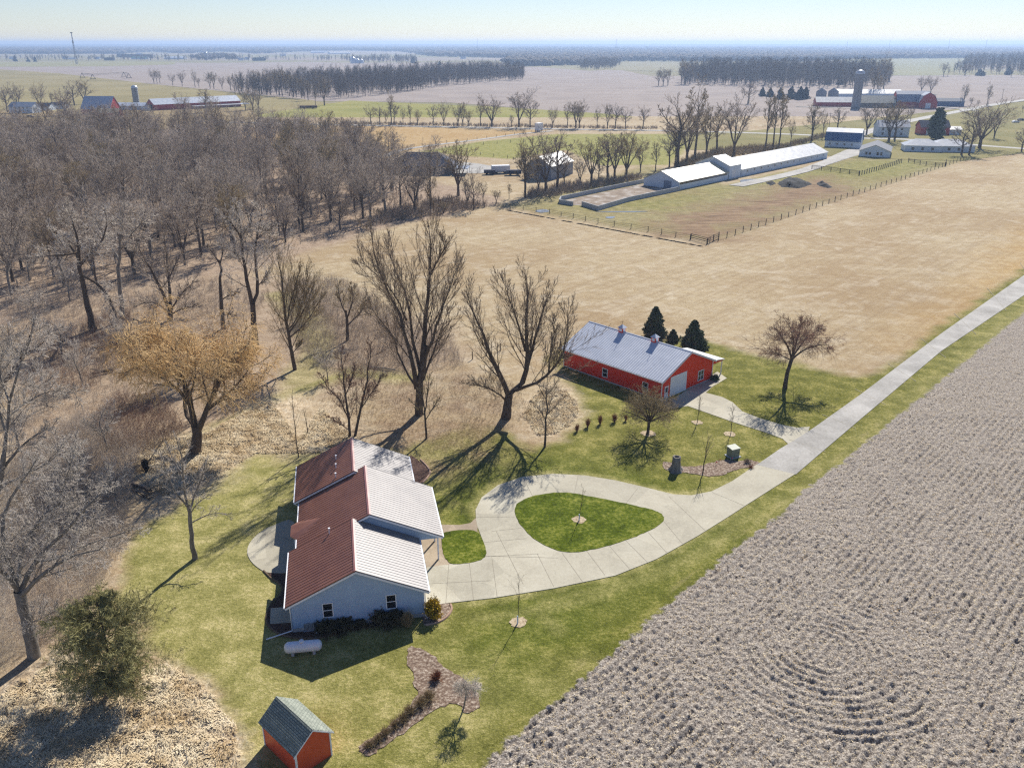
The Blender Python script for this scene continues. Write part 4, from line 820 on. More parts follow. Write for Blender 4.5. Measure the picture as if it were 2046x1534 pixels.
# concrete pen beside the white barn
def wallrun(name, label, pts, h, t, mat, cat='wall', z0=-.2, px=True):
    w = PP(pts) if px else pts; m = MB()
    for (x0, y0), (x1, y1) in zip(w[:-1], w[1:]):
        L = math.hypot(x1 - x0, y1 - y0); nx, ny = -(y1 - y0) / L * t / 2, (x1 - x0) / L * t / 2
        m.prism([(x0 + nx, y0 + ny), (x0 - nx, y0 - ny), (x1 - nx, y1 - ny), (x1 + nx, y1 + ny)], 'z', z0, h)
    return tag(m.build(name, mat), label, cat)
wallrun('pen_wall', 'long pale concrete wall along the near side of the pen', [z4(1310, 562), z4(1408, 592), z4(1600, 535), z4(1915, 468)], 1.5, .3, M['concrete'])
wallrun('pen_wall', 'short pale concrete wall with the far corner of the pen', [z4(1255, 562), z4(1170, 548), z4(1180, 528), z4(1450, 470), z4(1700, 418)], 1.4, .3, M['concrete'])
sheet('pen_floor', 'muddy concrete floor of the cattle pen', [z4(1180, 545), z4(1250, 558), z4(1310, 560), z4(1405, 588), z4(1600, 532), z4(1900, 466), z4(1700, 425), z4(1450, 478), z4(1200, 530)], mottled('pen_mud', [lin(116, 98, 82, .8), lin(150, 132, 112, .8), lin(196, 190, 182, .8)], .25, .9, world=True), .08, .1, 'ground')

# ---- small far buildings under the skyline
farb = sorted([z3(25, 160), z3(45, 166), z3(20, 192), z3(240, 200), z3(285, 203), z3(1680, 146), z3(1890, 143), z2(860, 156), z2(993, 168), z2(1145, 162), z2(1205, 158), z2(1480, 168), z2(1530, 170), z2(1640, 158), z2(1795, 157), z2(1830, 161), z2(1970, 192), z2(2020, 158),
    (72, 92.5), (85, 92), (214, 94), (335, 106), (328, 118.5), (271, 111), (271, 118.5), (125, 118.5), (136, 119), (190, 119), (18, 118.5), (465, 118), (490, 119.5), (477, 121), (503, 103), (700, 118), (920, 118), (545, 102), (620, 106), (660, 108), (560, 112)], key=lambda q: q[0])
random.seed(11)
for i, (px, py) in enumerate(farb):
    x, y = P(px, min(max(py, 93.5), 121)); Dm = math.hypot(x, y); k = max(1.0, Dm / 2600)
    w_ = random.uniform(12, 22) * k ** .75; longb = i in (5, 12)
    if px in (328, 620, 660): w_ *= 3
    barn('distant_building', 'tiny %s building below the skyline, %s from the left' % (['white', 'pale'][i % 2], ordn(i)), 'building', (x, y), random.uniform(-25, 25), w_, w_ * .55, 3.4 * k ** .5, 7 * k ** .5, 'x', 'white_siding', ['white_roof', 'silver'][i % 2], group='tiny far buildings')
for i, (px, py) in enumerate([z2(78, 254), z2(103, 254), z2(125, 254)]):
    q = empty('grain_bin', P(px, py), 0, '%s of three pale grain bins in front of the far woods' % ['leftmost', 'middle', 'rightmost'][i], 'bin', 'far grain bins')
    rr_ = [8.5, 6, 5.5][i]; MB().lathe([(rr_, -.5), (rr_, rr_ * 1.3), (.5, rr_ * 1.9)], 20).build('bin_wall', M['silver'], q, True)
silo((324, 104.5), 26, 5, 'dark distant silo standing among the village trees'); silo((412.5, 120), 24, 5.5, 'squat dark distant silo left of the village trees')
barn('teal_shed', 'far shed with long teal roof in front of the dark hedge', 'shed', P(262, 118.8), -5, 55, 16, 4, 8, 'x', 'white_siding', 'green_tarp')
# ------------------------------------------------------------------ trees
def nrm(a): return a / np.maximum(np.linalg.norm(a, axis=-1, keepdims=True), 1e-9)
def grow(P0, R0, nc, t0, t1, ang, asd, ln, up, wig, n, rr, rng, lsd=.25, fall=.5, tip=.25, absl=None):
    """children of the polylines P0 (M,k,3): returns (M*nc,n,3) points and radii"""
    Mn, k, _ = P0.shape
    L = np.linalg.norm(np.diff(P0, axis=1), axis=2).sum(1)
    t = t0 + (t1 - t0) * (np.arange(nc)[None] + rng.random((Mn, nc))) / nc
    f = t * (k - 1); i = np.clip(f.astype(int), 0, k - 2); fr = (f - i)[..., None]
    m = np.arange(Mn)[:, None]
    a = P0[m, i]; b = P0[m, i + 1]; pos = a + (b - a) * fr; T = nrm(b - a)
    ref = np.where(abs(T[..., 2:]) < .9, np.array([0, 0, 1.0]), np.array([1.0, 0, 0])); A = nrm(np.cross(T, ref)); B = np.cross(T, A)
    az = (np.arange(nc)[None] * 2.4 + rng.random((Mn, 1)) * 6.28 + rng.normal(0, .5, (Mn, nc)))[..., None]
    an = np.radians(np.clip(rng.normal(ang, asd, (Mn, nc)), 5, 110))[..., None]
    D = nrm(T * np.cos(an) + (A * np.cos(az) + B * np.sin(az)) * np.sin(an))
    base = L[:, None] if absl is None else absl
    l = base * ln * (1 - fall * t) * np.exp(rng.normal(0, lsd, (Mn, nc)))
    pr = R0[m, i] * (1 - fr[..., 0]) + R0[m, i + 1] * fr[..., 0]
    out = np.zeros((Mn, nc, n, 3)); out[:, :, 0] = pos; d = D
    for s in range(1, n):
        d = nrm(d + np.array([0, 0, up]) / n * 2 + rng.normal(0, wig, d.shape))
        out[:, :, s] = out[:, :, s - 1] + d * (l / (n - 1))[..., None]
    r0 = pr * rr
    Rr = r0[..., None] * np.linspace(1, tip, n)
    return out.reshape(-1, n, 3), Rr.reshape(-1, n)
def tubes(P, Rd, k, flat=False):
    Mn, n, _ = P.shape
    T = nrm(P[:, -1] - P[:, 0]); ref = np.where(abs(T[:, 2:]) < .9, np.array([0, 0, 1.0]), np.array([1.0, 0, 0]))
    A = nrm(np.cross(T, ref)); B = np.cross(T, A)
    th = np.arange(k) * 2 * math.pi / k
    ring = A[:, None, None] * np.cos(th)[None, None, :, None] + B[:, None, None] * np.sin(th)[None, None, :, None]
    V = P[:, :, None] + ring * Rd[:, :, None, None]
    base = (np.arange(Mn) * n * k)[:, None, None]
    i = (np.arange(n - 1) * k)[None, :, None]; j = np.arange(k)[None, None]; j2 = (j + 1) % k
    Q = np.stack([base + i + j, base + i + j2, base + i + k + j2, base + i + k + j], -1)
    return V.reshape(-1, 3), Q.reshape(-1, 4)
class Acc:
    def __init__(s): s.V = []; s.Q = []; s.n = 0
    def add(s, V, Q): s.V.append(V); s.Q.append(Q + s.n); s.n += len(V)
    def tube(s, P, R_, k): s.add(*tubes(P, R_, k))
    def build(s, name, mat, parent=None, smooth=True): return mesh_np(name, np.concatenate(s.V), np.concatenate(s.Q), mat, parent, smooth)
def resample(pts, rad, n):
    pts = np.array(catmull(pts, 6, False)) if len(pts) > 2 else np.array(pts, float)
    d = np.concatenate([[0], np.cumsum(np.linalg.norm(np.diff(pts, axis=0), axis=1))]); t = np.linspace(0, d[-1], n)
    q = np.stack([np.interp(t, d, pts[:, k]) for k in range(3)], -1)
    return q, np.interp(np.linspace(0, 1, n), np.linspace(0, 1, len(rad)), rad)
def bark(name, a, b, sc=3):
    t = NT(name); v = t.coord(False, (1, 1, .35)); n = t.noise(v, sc, 6, .7)
    t.bump(n, .6, .08); return t.fin(t.ramp(n, [(.3, a), (.7, b)]), .92, .12)
M['bark_dark'] = bark('dark_bark', lin(62, 52, 44), lin(112, 98, 84))
M['bark_grey'] = bark('grey_bark', lin(92, 86, 80), lin(150, 144, 136))
M['bark_pale'] = bark('pale_mottled_bark', lin(120, 112, 104), lin(196, 190, 182), 1.6)
def twigm(name, a, b):
    t = NT(name); n = t.noise(t.coord(False), .35, 3); return t.fin(t.ramp(n, [(.35, a), (.65, b)]), .9, .1)
M['twig_brown'] = twigm('brown_twigs', lin(138, 122, 104), lin(174, 158, 140))
M['twig_grey'] = twigm('grey_twigs', lin(164, 150, 134), lin(196, 182, 166))
M['twig_pale'] = twigm('pale_grey_twigs', lin(182, 170, 156), lin(224, 214, 200))
M['twig_fawn'] = twigm('fawn_twigs', lin(146, 126, 104), lin(184, 164, 140))
M['twig_gold'] = twigm('golden_twigs', lin(208, 172, 116), lin(238, 206, 154))
M['twig_tan'] = twigm('tan_twigs', lin(140, 122, 90), lin(176, 158, 122))
M['twig_russet'] = twigm('russet_twigs', lin(128, 82, 58), lin(162, 112, 84))
M['twig_reddish'] = twigm('reddish_twigs', lin(128, 96, 80), lin(160, 126, 106))
M['twig_brush'] = twigm('brown_brush_twigs', lin(122, 96, 80), lin(164, 136, 118))
M['twig_dark'] = twigm('dark_twigs', lin(58, 50, 48), lin(82, 74, 68))
TREES = []
def bare_tree(name, label, cat, limbs, levels, barkm, twigm_, seed, loc=(0, 0, 0), group=None, cut=1, lk=1.0):
    """limbs: list of (points, radii) in local space; levels: list of dicts for grow(); levels < cut go to the trunk mesh"""
    rng = np.random.default_rng(seed)
    r = empty(name, loc, 0, label, cat, group)
    n0 = 9
    q = [resample(p, [v * lk for v in rd], n0) for p, rd in limbs]
    P0 = np.array([a for a, _ in q]); R0 = np.array([b for _, b in q])
    wob = rng.normal(0, 1, P0.shape) * (np.linalg.norm(P0[:, -1] - P0[:, 0], axis=1) * .005)[:, None, None]; wob[:, 0] = 0; P0 = P0 + wob
    tr = Acc(); cr = Acc(); tr.tube(P0, R0, 9)
    kp = [i for i in range(len(limbs)) if i > 0 or len(limbs) < 3 or R0[0, -1] < .35 * R0[0, 0]]
    par = (P0[kp], R0[kp])
    for li, lv in enumerate(levels):
        lv = dict(lv); k = lv.pop('k', 4); mn = lv.pop('rmin', 0); nxt = lv.pop('keep', True)
        C, CR = grow(par[0], par[1], rng=rng, **lv)
        CR = np.maximum(CR, mn)
        keep = C[:, -1, 2] > .4
        C, CR = C[keep], CR[keep]
        (tr if li < cut else cr).tube(C, CR, k)
        if nxt: par = (C, CR)
    a = tr.build('trunk', M[barkm], r); c = cr.build('crown', M[twigm_], r)
    return r, [a, c]
def LV(nc, t0, t1, ang, ln, up=.1, wig=.1, n=6, rr=.6, k=4, rmin=0, asd=10, fall=.5, **kw):
    return dict(nc=nc, t0=t0, t1=t1, ang=ang, asd=asd, ln=ln, up=up, wig=wig, n=n, rr=rr, k=k, rmin=rmin, fall=fall, **kw)
def auto_limbs(h, rb, form, rng):
    """synthetic trunk and main limbs"""
    out = []
    if form == 'oak':
        ht = h * .62; out.append(([(0, 0, -.3), (rng.normal(0, .15), rng.normal(0, .15), ht * .5), (rng.normal(0, .5), rng.normal(0, .5), ht), (rng.normal(0, 1), rng.normal(0, 1), h * .93)], [rb * 1.25, rb, rb * .6, .05]))
        n = 6
        for i in range(n):
            a = i * 2.4 + rng.random(); z = h * (.3 + .055 * i); s = h * rng.uniform(.24, .36)
            out.append(([(0, 0, z), (math.cos(a) * s * .5, math.sin(a) * s * .5, z + s * .35), (math.cos(a) * s, math.sin(a) * s, z + s * rng.uniform(.7, 1.1))], [rb * .5, rb * .33, .05]))
    elif form == 'vase':
        out.append(([(0, 0, -.3), (0, 0, h * .22)], [rb * 1.25, rb]))
        for i in range(6):
            a = i * 1.05 + rng.random() * .6; s = h * rng.uniform(.14, .36); zz = h * rng.uniform(.8, .98)
            out.append(([(0, 0, h * .18), (math.cos(a) * s * .45, math.sin(a) * s * .45, h * .5), (math.cos(a) * s, math.sin(a) * s, zz)], [rb * .62, rb * .36, .04]))
    elif form == 'tall':
        out.append(([(0, 0, -.3), (rng.normal(0, .2), 0, h * .5), (rng.normal(0, .6), rng.normal(0, .6), h * .97)], [rb * 1.2, rb * .7, .04]))
        for i in range(7):
            a = i * 2.4 + rng.random(); z = h * (.34 + .07 * i); s = h * rng.uniform(.1, .18)
            out.append(([(0, 0, z), (math.cos(a) * s * .6, math.sin(a) * s * .6, z + s * .9), (math.cos(a) * s, math.sin(a) * s, z + s * 2)], [rb * .35, rb * .22, .03]))
    elif form == 'twin':
        for sgn in (-1, 1):
            out.append(([(0, 0, -.3), (sgn * .3, 0, h * .25), (sgn * h * .1, rng.normal(0, .6), h * .6), (sgn * h * .13, rng.normal(0, 1), h * .96)], [rb, rb * .75, rb * .45, .04]))
            for i in range(4):
                a = rng.random() * 6.28; z = h * (.35 + .12 * i); s = h * rng.uniform(.12, .2)
                x = sgn * h * .08
                out.append(([(x, 0, z), (x + math.cos(a) * s * .6, math.sin(a) * s * .6, z + s * .7), (x + math.cos(a) * s, math.sin(a) * s, z + s * 1.5)], [rb * .33, rb * .2, .03]))
    return out
FOREST_LV = lambda rm: [LV(10, .25, .98, 44, .5, .12, .06, 6, .36, 4, rmin=rm * 1.3), LV(7, .12, .98, 40, .52, .12, .08, 5, .5, 3, rmin=rm), LV(6, .08, 1, 36, .62, .1, .09, 4, .6, 3, rmin=rm * .85, tip=.5)]
protos = []
rngf = np.random.default_rng(77)
for i, (form, h, tw, bk) in enumerate([('oak', 18, 'twig_grey', 'bark_grey'), ('tall', 20, 'twig_brown', 'bark_dark'), ('vase', 17, 'twig_grey', 'bark_dark'), ('tall', 17, 'twig_tan', 'bark_dark'), ('oak', 16, 'twig_brown', 'bark_dark'), ('twin', 18, 'twig_grey', 'bark_grey'), ('tall', 21, 'twig_grey', 'bark_dark')]):
    protos.append(bare_tree('bare_tree', 'bare leafless tree standing packed among others in the dense wood', 'tree', auto_limbs(h, .3, form, rngf), FOREST_LV(.024), bk, tw, 100 + i, group='bare trees of the dense wood'))
# place the wood: keep trunks apart
def scatter(poly, n, dmin, rng, dens=None):
    """points inside a picture-space polygon, even over the ground, at least dmin apart"""
    w = np.array(PP(poly)); lo = w.min(0); hi = w.max(0); out = []; cells = {}
    for _ in range(40):
        p = lo + (hi - lo) * rng.random((n * 3, 2))
        p = p[sdf(p[:, 0], p[:, 1], [tuple(q) for q in w]) > 0]
        for x, y in p.tolist():
            if dens and rng.random() > dens((x, y)): continue
            i, j = int(x // dmin), int(y // dmin)
            if any((x - a) ** 2 + (y - b) ** 2 < dmin * dmin for di in (-1, 0, 1) for dj in (-1, 0, 1) for a, b in cells.get((i + di, j + dj), ())): continue
            cells.setdefault((i, j), []).append((x, y)); out.append((x, y))
            if len(out) >= n: return out
    return out
WOODP = [(-60, 284), (300, 280), (600, 284), (700, 310), (780, 372), (860, 398), (880, 424), (760, 448), (690, 462), (600, 480), (520, 500), (430, 530), (330, 545), (200, 590), (60, 615), (-60, 630)]
spots = scatter(WOODP, 285, 7.5, rngf, dens=lambda p: min(1, (190 / max(p[1], 1)) ** 1.3 + .12))
FL = 'bare leafless tree standing packed among others in the dense wood'
for i, (x, y) in enumerate(spots):
    r, kids = protos[i % len(protos)]
    sc = rngf.uniform(.75, 1.1) * (.88 if x > -30 else 1)
    loc = (x, y, -.1); rz = rngf.random() * 6.28
    if i < len(protos): r.location = loc; r.rotation_euler[2] = rz; r.scale = (sc, sc, sc)
    else: copy_tree(r, kids, loc, rz, (sc * 1.05, sc * 1.05, sc * rngf.uniform(.9, 1.05)), FL, 'bare trees of the dense wood')

# ---- trees further off: fewer, thicker twigs
MIDLV = lambda rm: [LV(8, .3, .98, 42, .42, .1, .1, 5, .55, 3, rmin=rm * 1.3), LV(6, .2, .98, 40, .52, .1, .12, 4, .6, 3, rmin=rm), LV(4, .2, 1, 40, .6, .1, .15, 3, .7, 3, rmin=rm * .8, tip=.6)]
mid = []
for i, (form, h, tw) in enumerate([('vase', 16, 'twig_brown'), ('oak', 15, 'twig_brown'), ('tall', 18, 'twig_tan'), ('twin', 15, 'twig_tan'), ('vase', 14, 'twig_tan')]):
    r, kids = bare_tree('bare_tree', 'x', 'tree', auto_limbs(h, .34, form, rngf), MIDLV(.036), 'bark_dark', tw, 200 + i)
    mid.append([r, kids, h, False])
MIDNAME = {'far tree line': 'line_tree', 'left farm': 'farmyard_tree', 'roadside row': 'roadside_tree', 'white-roofed barn': 'clump_tree', 'far field edge': 'hedgerow_tree', 'white barns': 'shade_tree', 'silo farm': 'farmyard_tree', 'far field': 'field_tree'}
def place_mid(base, top, k, label, group, wide=1.0):
    nmx = [v for q, v in MIDNAME.items() if group.endswith(q)][0]
    h = hgt(base, top); e = mid[k]; sc = h / e[2]; x, y = P(*base)
    s3 = (sc * wide, sc * wide, sc)
    if not e[3]:
        e[3] = True; r = e[0]; r.location = (x, y, 0); r.scale = s3; r['label'] = label
        if group: r['group'] = group
        r.name = nmx; return r
    r = copy_tree(e[0], e[1], (x, y, 0), rngf.random() * 6.28, s3, label, group); r.name = nmx
    if not group and 'group' in r: del r['group']
    return r
def row(zf, lst, what, group, kind=None):
    lst = sorted(lst, key=lambda q: q[0])
    for i, q in enumerate(lst):
        wide = q[3] if len(q) > 3 else 1.0; k = q[4] if len(q) > 4 else int(rngf.integers(0, 5))
        place_mid(zf(q[0], q[1]), zf(q[0], q[2]), k, what % ordn(i), group, wide)
row(z1, [(900, 372, 295), (918, 372, 300), (935, 372, 300), (1010, 383, 315), (1065, 388, 308), (1140, 392, 305), (1162, 395, 340), (1228, 402, 310), (1250, 403, 312), (1298, 405, 335), (1348, 412, 330), (1380, 415, 318), (1412, 420, 325), (1455, 425, 340), (1484, 430, 335), (1530, 432, 298), (1556, 435, 330), (1580, 437, 330), (1632, 442, 300), (1650, 443, 290), (1690, 445, 310), (1714, 452, 330), (1760, 455, 340), (1800, 470, 360), (1842, 497, 400), (1895, 500, 330)],
    'bare round tree in the far tree line, %s from the left', 'trees in the far tree line')
row(z1, [(45, 540, 390), (110, 540, 385), (238, 530, 385), (308, 515, 430), (385, 555, 410, 1.2), (435, 500, 368, 1.2), (495, 490, 360, 1.5), (1205, 540, 415, 1.3), (1435, 530, 430), (1478, 525, 400, 1.2), (1510, 520, 430)],
    'bare tree around the left farm buildings, %s from the left', 'trees around the left farm')
row(z2, [(178, 608, 500), (232, 610, 505), (268, 610, 525), (300, 612, 445), (315, 612, 490), (368, 613, 520), (408, 614, 500), (452, 614, 530), (543, 616, 500), (605, 618, 495), (688, 620, 510), (715, 620, 490), (748, 620, 530), (820, 623, 480), (885, 625, 465, 1.5, 0), (1043, 628, 428, 1.2, 0), (1108, 628, 465), (1000, 627, 560), (1240, 630, 520), (1325, 632, 500), (1375, 633, 488, 1.2), (1395, 633, 490), (1500, 634, 525), (1560, 635, 505), (1605, 636, 495), (1665, 637, 520), (1767, 637, 508)],
    'bare tree in the roadside row beyond the tan field, %s from the left', 'trees in the roadside row')
row(zA, [(905, 930, 390, 1.1), (1110, 900, 340, 1.1), (1200, 870, 330), (1350, 870, 310, 1.1), (1530, 800, 430), (1720, 790, 420), (320, 1060, 330), (470, 1020, 300), (760, 960, 620), (60, 1120, 480), (1900, 730, 330), (1970, 720, 260, .9, 2), (1990, 720, 200, .9, 2), (230, 1050, 640), (560, 1000, 620), (1000, 920, 600)],
    'bare tree in the clump between the two white-roofed barns, %s from the left', 'trees beside the white-roofed barn')
row(z4, [(545, 500, 185), (600, 580, 360, .8), (640, 590, 400, .8), (275, 600, 340, 1.2, 0), (375, 610, 400, .8), (455, 610, 540, 1.5), (140, 470, 260), (45, 640, 580, 1.6), (960, 515, 210), (860, 520, 430), (700, 560, 420), (780, 550, 470, 1.3)],
    'bare tree in the ragged row along the far field edge, %s from the left', 'trees along the far field edge')
row(z3, [(20, 860, 460), (75, 840, 540), (120, 820, 410, .9, 2), (190, 800, 520), (250, 770, 520), (350, 795, 480, 1.1, 0), (535, 760, 450, .8, 2), (580, 755, 440, .8, 2), (615, 745, 450, .8, 2), (680, 735, 590, .8), (805, 710, 510, 1.1), (868, 690, 545, .8), (955, 650, 510, 1.1), (1125, 670, 500, 1.3, 0), (1255, 710, 490, 1.2), (1290, 700, 500, 1.2), (1380, 600, 520), (1680, 790, 620, 1.4), (1725, 790, 560), (1785, 750, 500, 1.7, 0), (1870, 690, 530, 1.1), (2030, 770, 640, 1.3)],
    'large bare tree near the white barns and the road, %s from the left', 'large trees by the white barns')
row(z3, [(435, 488, 370, 1.6, 1), (62, 375, 255), (90, 378, 275), (1160, 445, 280, 1.1), (1190, 445, 330), (1225, 400, 220, .9, 2), (1445, 425, 335, 1.3, 0), (1500, 430, 340, 1.3, 0), (1690, 500, 385, .8), (1735, 500, 455), (1775, 510, 470, 1.4), (1830, 500, 385), (1575, 330, 255), (1600, 330, 275), (1700, 325, 260, 1.5), (1885, 320, 270), (1970, 335, 265), (2036, 540, 500)],
    'bare tree around the silo farm and its fields, %s from the left', 'trees around the silo farm')
row(z2, [(1858, 385, 300, 1.2, 3), (1885, 385, 290, 1.2, 0), (1912, 383, 292, 1.2, 3), (1990, 378, 255), (2015, 378, 262), (580, 262, 245, 2)], 'small bare tree standing alone in the wide far field, %s from the left', 'lone trees in the far field')

# ---- individually shaped trees around the house
def hero(name, label, base, limbs, levels, barkm, twigm_, seed, cut=1, lk=1.0):
    bx, by = P(*base); out = []
    for pts, rad in limbs:
        loc = []
        for q in pts:
            dy = q[2] if len(q) > 2 else 0
            X, Z = onplane(q[0], q[1], by + dy); loc.append((X - bx, dy, Z))
        out.append((loc, rad))
    return bare_tree(name, label, 'tree', out, levels, barkm, twigm_, seed, (bx, by, 0), cut=cut, lk=lk)
def HL(a=8, b=6, c=5, d=0, rm=.014, up=.12, ang=38, l1=.38, l2=.5, l3=.55):
    o = [LV(a, .15, .98, ang, l1, up, .05, 7, .27, 5, rmin=rm * 1.8, fall=.72), LV(b, .12, .98, ang, l2, up, .07, 6, .5, 4, rmin=rm * 1.25), LV(c, .08, 1, ang, l3, up * .8, .08, 5, .6, 3, rmin=rm, tip=.5)]
    if d: o.append(LV(d, .1, 1, 32, .5, up * .5, .09, 4, .65, 3, rmin=rm * .85, tip=.6))
    return o
V1 = 'bark_dark'
hero('giant_tree', 'tallest bare tree with many upright limbs left of the red barn', (835, 828),
     [([(838, 834), (838, 790), (843, 745), (850, 690)], [1.0, .85, .75, .55]),
      ([(843, 740), (852, 640, .5), (858, 560, 1), (860, 500, .5), (856, 448, 0)], [.62, .5, .36, .22, .05]),
      ([(832, 775), (815, 690, -1), (795, 620, -2), (770, 565, -2), (752, 520, -3), (740, 462, -3)], [.6, .45, .34, .25, .15, .04]),
      ([(840, 745), (822, 660, 2), (812, 600, 3), (790, 540, 4), (775, 490, 5)], [.45, .34, .24, .15, .04]),
      ([(848, 720), (872, 650, -2), (890, 600, -3), (905, 560, -3), (915, 530, -4)], [.4, .3, .2, .12, .04]),
      ([(830, 770), (800, 720, 2), (785, 670, 3), (760, 640, 4), (735, 600, 4)], [.3, .22, .16, .1, .03]),
      ([(845, 760), (868, 700, 2), (880, 660, 3), (900, 620, 4)], [.3, .2, .12, .03]),
      ([(812, 640, -1), (790, 590, -3), (765, 560, -4), (735, 535, -4), (715, 520, -5)], [.2, .16, .12, .08, .03]),
      ([(856, 560, 1), (875, 520, 2), (888, 495, 2), (880, 470, 2)], [.2, .14, .09, .03])],
     HL(19, 7, 5, 2, rm=.0135, up=.28, ang=27, l1=.46, l2=.5, l3=.52), V1, 'twig_fawn', 301, cut=2, lk=.66)
hero('leaning_tree', 'big bare tree with limbs leaning apart from a thick base left of the red barn', (1012, 835),
     [([(1010, 842), (1014, 810), (1018, 785)], [1.15, .9, .75]),
      ([(1016, 790), (1000, 750, -1), (978, 705, -2), (962, 660, -3), (945, 620, -3), (935, 585, -4)], [.6, .5, .4, .28, .16, .04]),
      ([(1020, 785), (1044, 765, 1), (1054, 720, 1), (1052, 660, 0), (1056, 600, 0), (1052, 552, 0)], [.65, .52, .42, .3, .18, .04]),
      ([(1053, 735, 1), (1068, 680, 2), (1085, 620, 3), (1100, 580, 3)], [.36, .26, .16, .04]),
      ([(1050, 700, 1), (1036, 650, -2), (1018, 600, -3), (1005, 560, -4)], [.3, .2, .13, .03]),
      ([(1030, 780), (1070, 765, -2), (1105, 740, -3), (1124, 708, -3), (1132, 660, -3), (1132, 618, -3)], [.45, .34, .26, .2, .12, .03]),
      ([(1100, 742, -3), (1112, 725, -4), (1128, 712, -5), (1140, 705, -5)], [.14, .1, .06, .02]),
      ([(1096, 745, -3), (1100, 700, -4), (1108, 660, -4), (1100, 640, -4)], [.2, .14, .09, .03]),
      ([(1012, 800), (985, 780, -3), (960, 770, -4), (935, 762, -5)], [.22, .15, .1, .03])],
     HL(18, 7, 5, 2, rm=.0135, up=.26, ang=29, l1=.46, l2=.5, l3=.52), V1, 'twig_fawn', 302, cut=2, lk=.7)
hero('tall_oak', 'tall forked bare tree with a pale twiggy top at the wood edge', (512, 697),
     [([(512, 702), (508, 650), (504, 606)], [.62, .5, .44]), ([(504, 610), (496, 570, 0), (488, 530, 0), (484, 480, 0), (478, 440, 0), (470, 405, 0)], [.36, .32, .27, .2, .12, .04]),
      ([(504, 610), (516, 575, 1), (510, 530, 1), (512, 485, 1), (522, 440, 2), (525, 410, 2)], [.32, .27, .22, .17, .1, .04]),
      ([(484, 480), (465, 450, -2), (445, 435, -3), (430, 425, -3)], [.16, .12, .08, .03]), ([(511, 480, 1), (535, 460, 2), (555, 445, 3)], [.14, .1, .03]),
      ([(513, 570, 1), (530, 560, 2), (537, 540, 2)], [.1, .07, .03]), ([(487, 520), (470, 515, 2), (455, 510, 2)], [.1, .07, .03])],
     HL(13, 8, 7, 3, rm=.022, up=.1, ang=44, l1=.4), V1, 'twig_pale', 303)
hero('slender_oak', 'crooked bare tree left of the tall forked one', (447, 657),
     [([(447, 662), (443, 620), (440, 580), (442, 545), (437, 520)], [.45, .38, .32, .25, .18]), ([(438, 525), (425, 505, 1), (412, 490, 1)], [.16, .12, .03]), ([(439, 530), (445, 500, 1), (440, 470, 2), (436, 455, 1)], [.16, .11, .07, .03]),
      ([(441, 600), (458, 590, 1), (470, 588, 2), (478, 575, 2)], [.12, .1, .07, .03]), ([(444, 630), (460, 628, -2), (475, 633, -2)], [.1, .07, .03])],
     HL(12, 7, 6, 2, rm=.022, up=.1, ang=42, l1=.4), V1, 'twig_grey', 304)
hero('fan_tree', 'low-forked bare tree fanning wide behind the golden willow', (341, 640),
     [([(341, 645), (340, 625), (340, 615)], [.55, .5, .45]), ([(340, 620), (322, 580, -1), (308, 550, -2), (290, 520, -2), (275, 490, -3)], [.36, .3, .22, .14, .04]), ([(341, 618), (338, 575, 1), (336, 535, 1), (332, 500, 1), (328, 470, 1)], [.34, .28, .2, .13, .04]),
      ([(338, 625), (315, 607, 2), (290, 605, 3), (270, 612, 3)], [.22, .16, .1, .03]), ([(342, 620), (360, 590, -1), (375, 575, -2), (395, 560, -2)], [.2, .14, .1, .03]), ([(342, 628), (370, 615, 2), (400, 612, 3)], [.16, .1, .03]), ([(336, 560, 1), (350, 530, 2), (365, 500, 2)], [.16, .1, .03])],
     HL(13, 8, 6, 2, rm=.022, up=.18, ang=36, l1=.36), V1, 'twig_grey', 305)
hero('broad_oak', 'broad old oak with heavy limbs at the wood edge behind the reddish brush', (190, 660),
     [([(190, 668), (180, 630), (168, 580), (160, 540), (157, 515)], [.75, .6, .5, .42, .36]), ([(158, 520), (140, 490, 2), (118, 470, 3), (95, 450, 3)], [.3, .24, .16, .05]), ([(158, 520), (155, 480, -1), (145, 440, -1), (130, 405, -1)], [.3, .23, .15, .05]),
      ([(160, 530), (185, 500, -2), (205, 480, -3), (215, 440, -3), (205, 410, -3)], [.3, .24, .18, .12, .04]), ([(163, 550), (190, 565, 1), (215, 590, 1), (235, 640, 1)], [.26, .24, .22, .2]), ([(158, 505), (125, 510, -3), (90, 512, -4), (60, 520, -4)], [.22, .16, .1, .03])],
     HL(14, 9, 7, 2, rm=.024, up=.08, ang=46, l1=.42), V1, 'twig_pale', 306)
hero('rear_oak', 'straight grey trunk with a wide pale crown right of the broad old oak', (246, 640),
     [([(246, 645), (242, 600), (236, 550), (238, 500), (240, 470)], [.5, .42, .36, .28, .22]), ([(237, 520), (215, 480, 2), (200, 450, 3), (190, 425, 3)], [.22, .16, .1, .03]), ([(240, 480), (245, 440, 0), (250, 405, 0)], [.18, .12, .03]), ([(238, 500), (262, 470, -2), (280, 450, -2), (290, 420, -2)], [.2, .15, .1, .03])],
     HL(14, 8, 7, 2, rm=.024, up=.1, ang=46, l1=.46), 'bark_grey', 'twig_pale', 307)
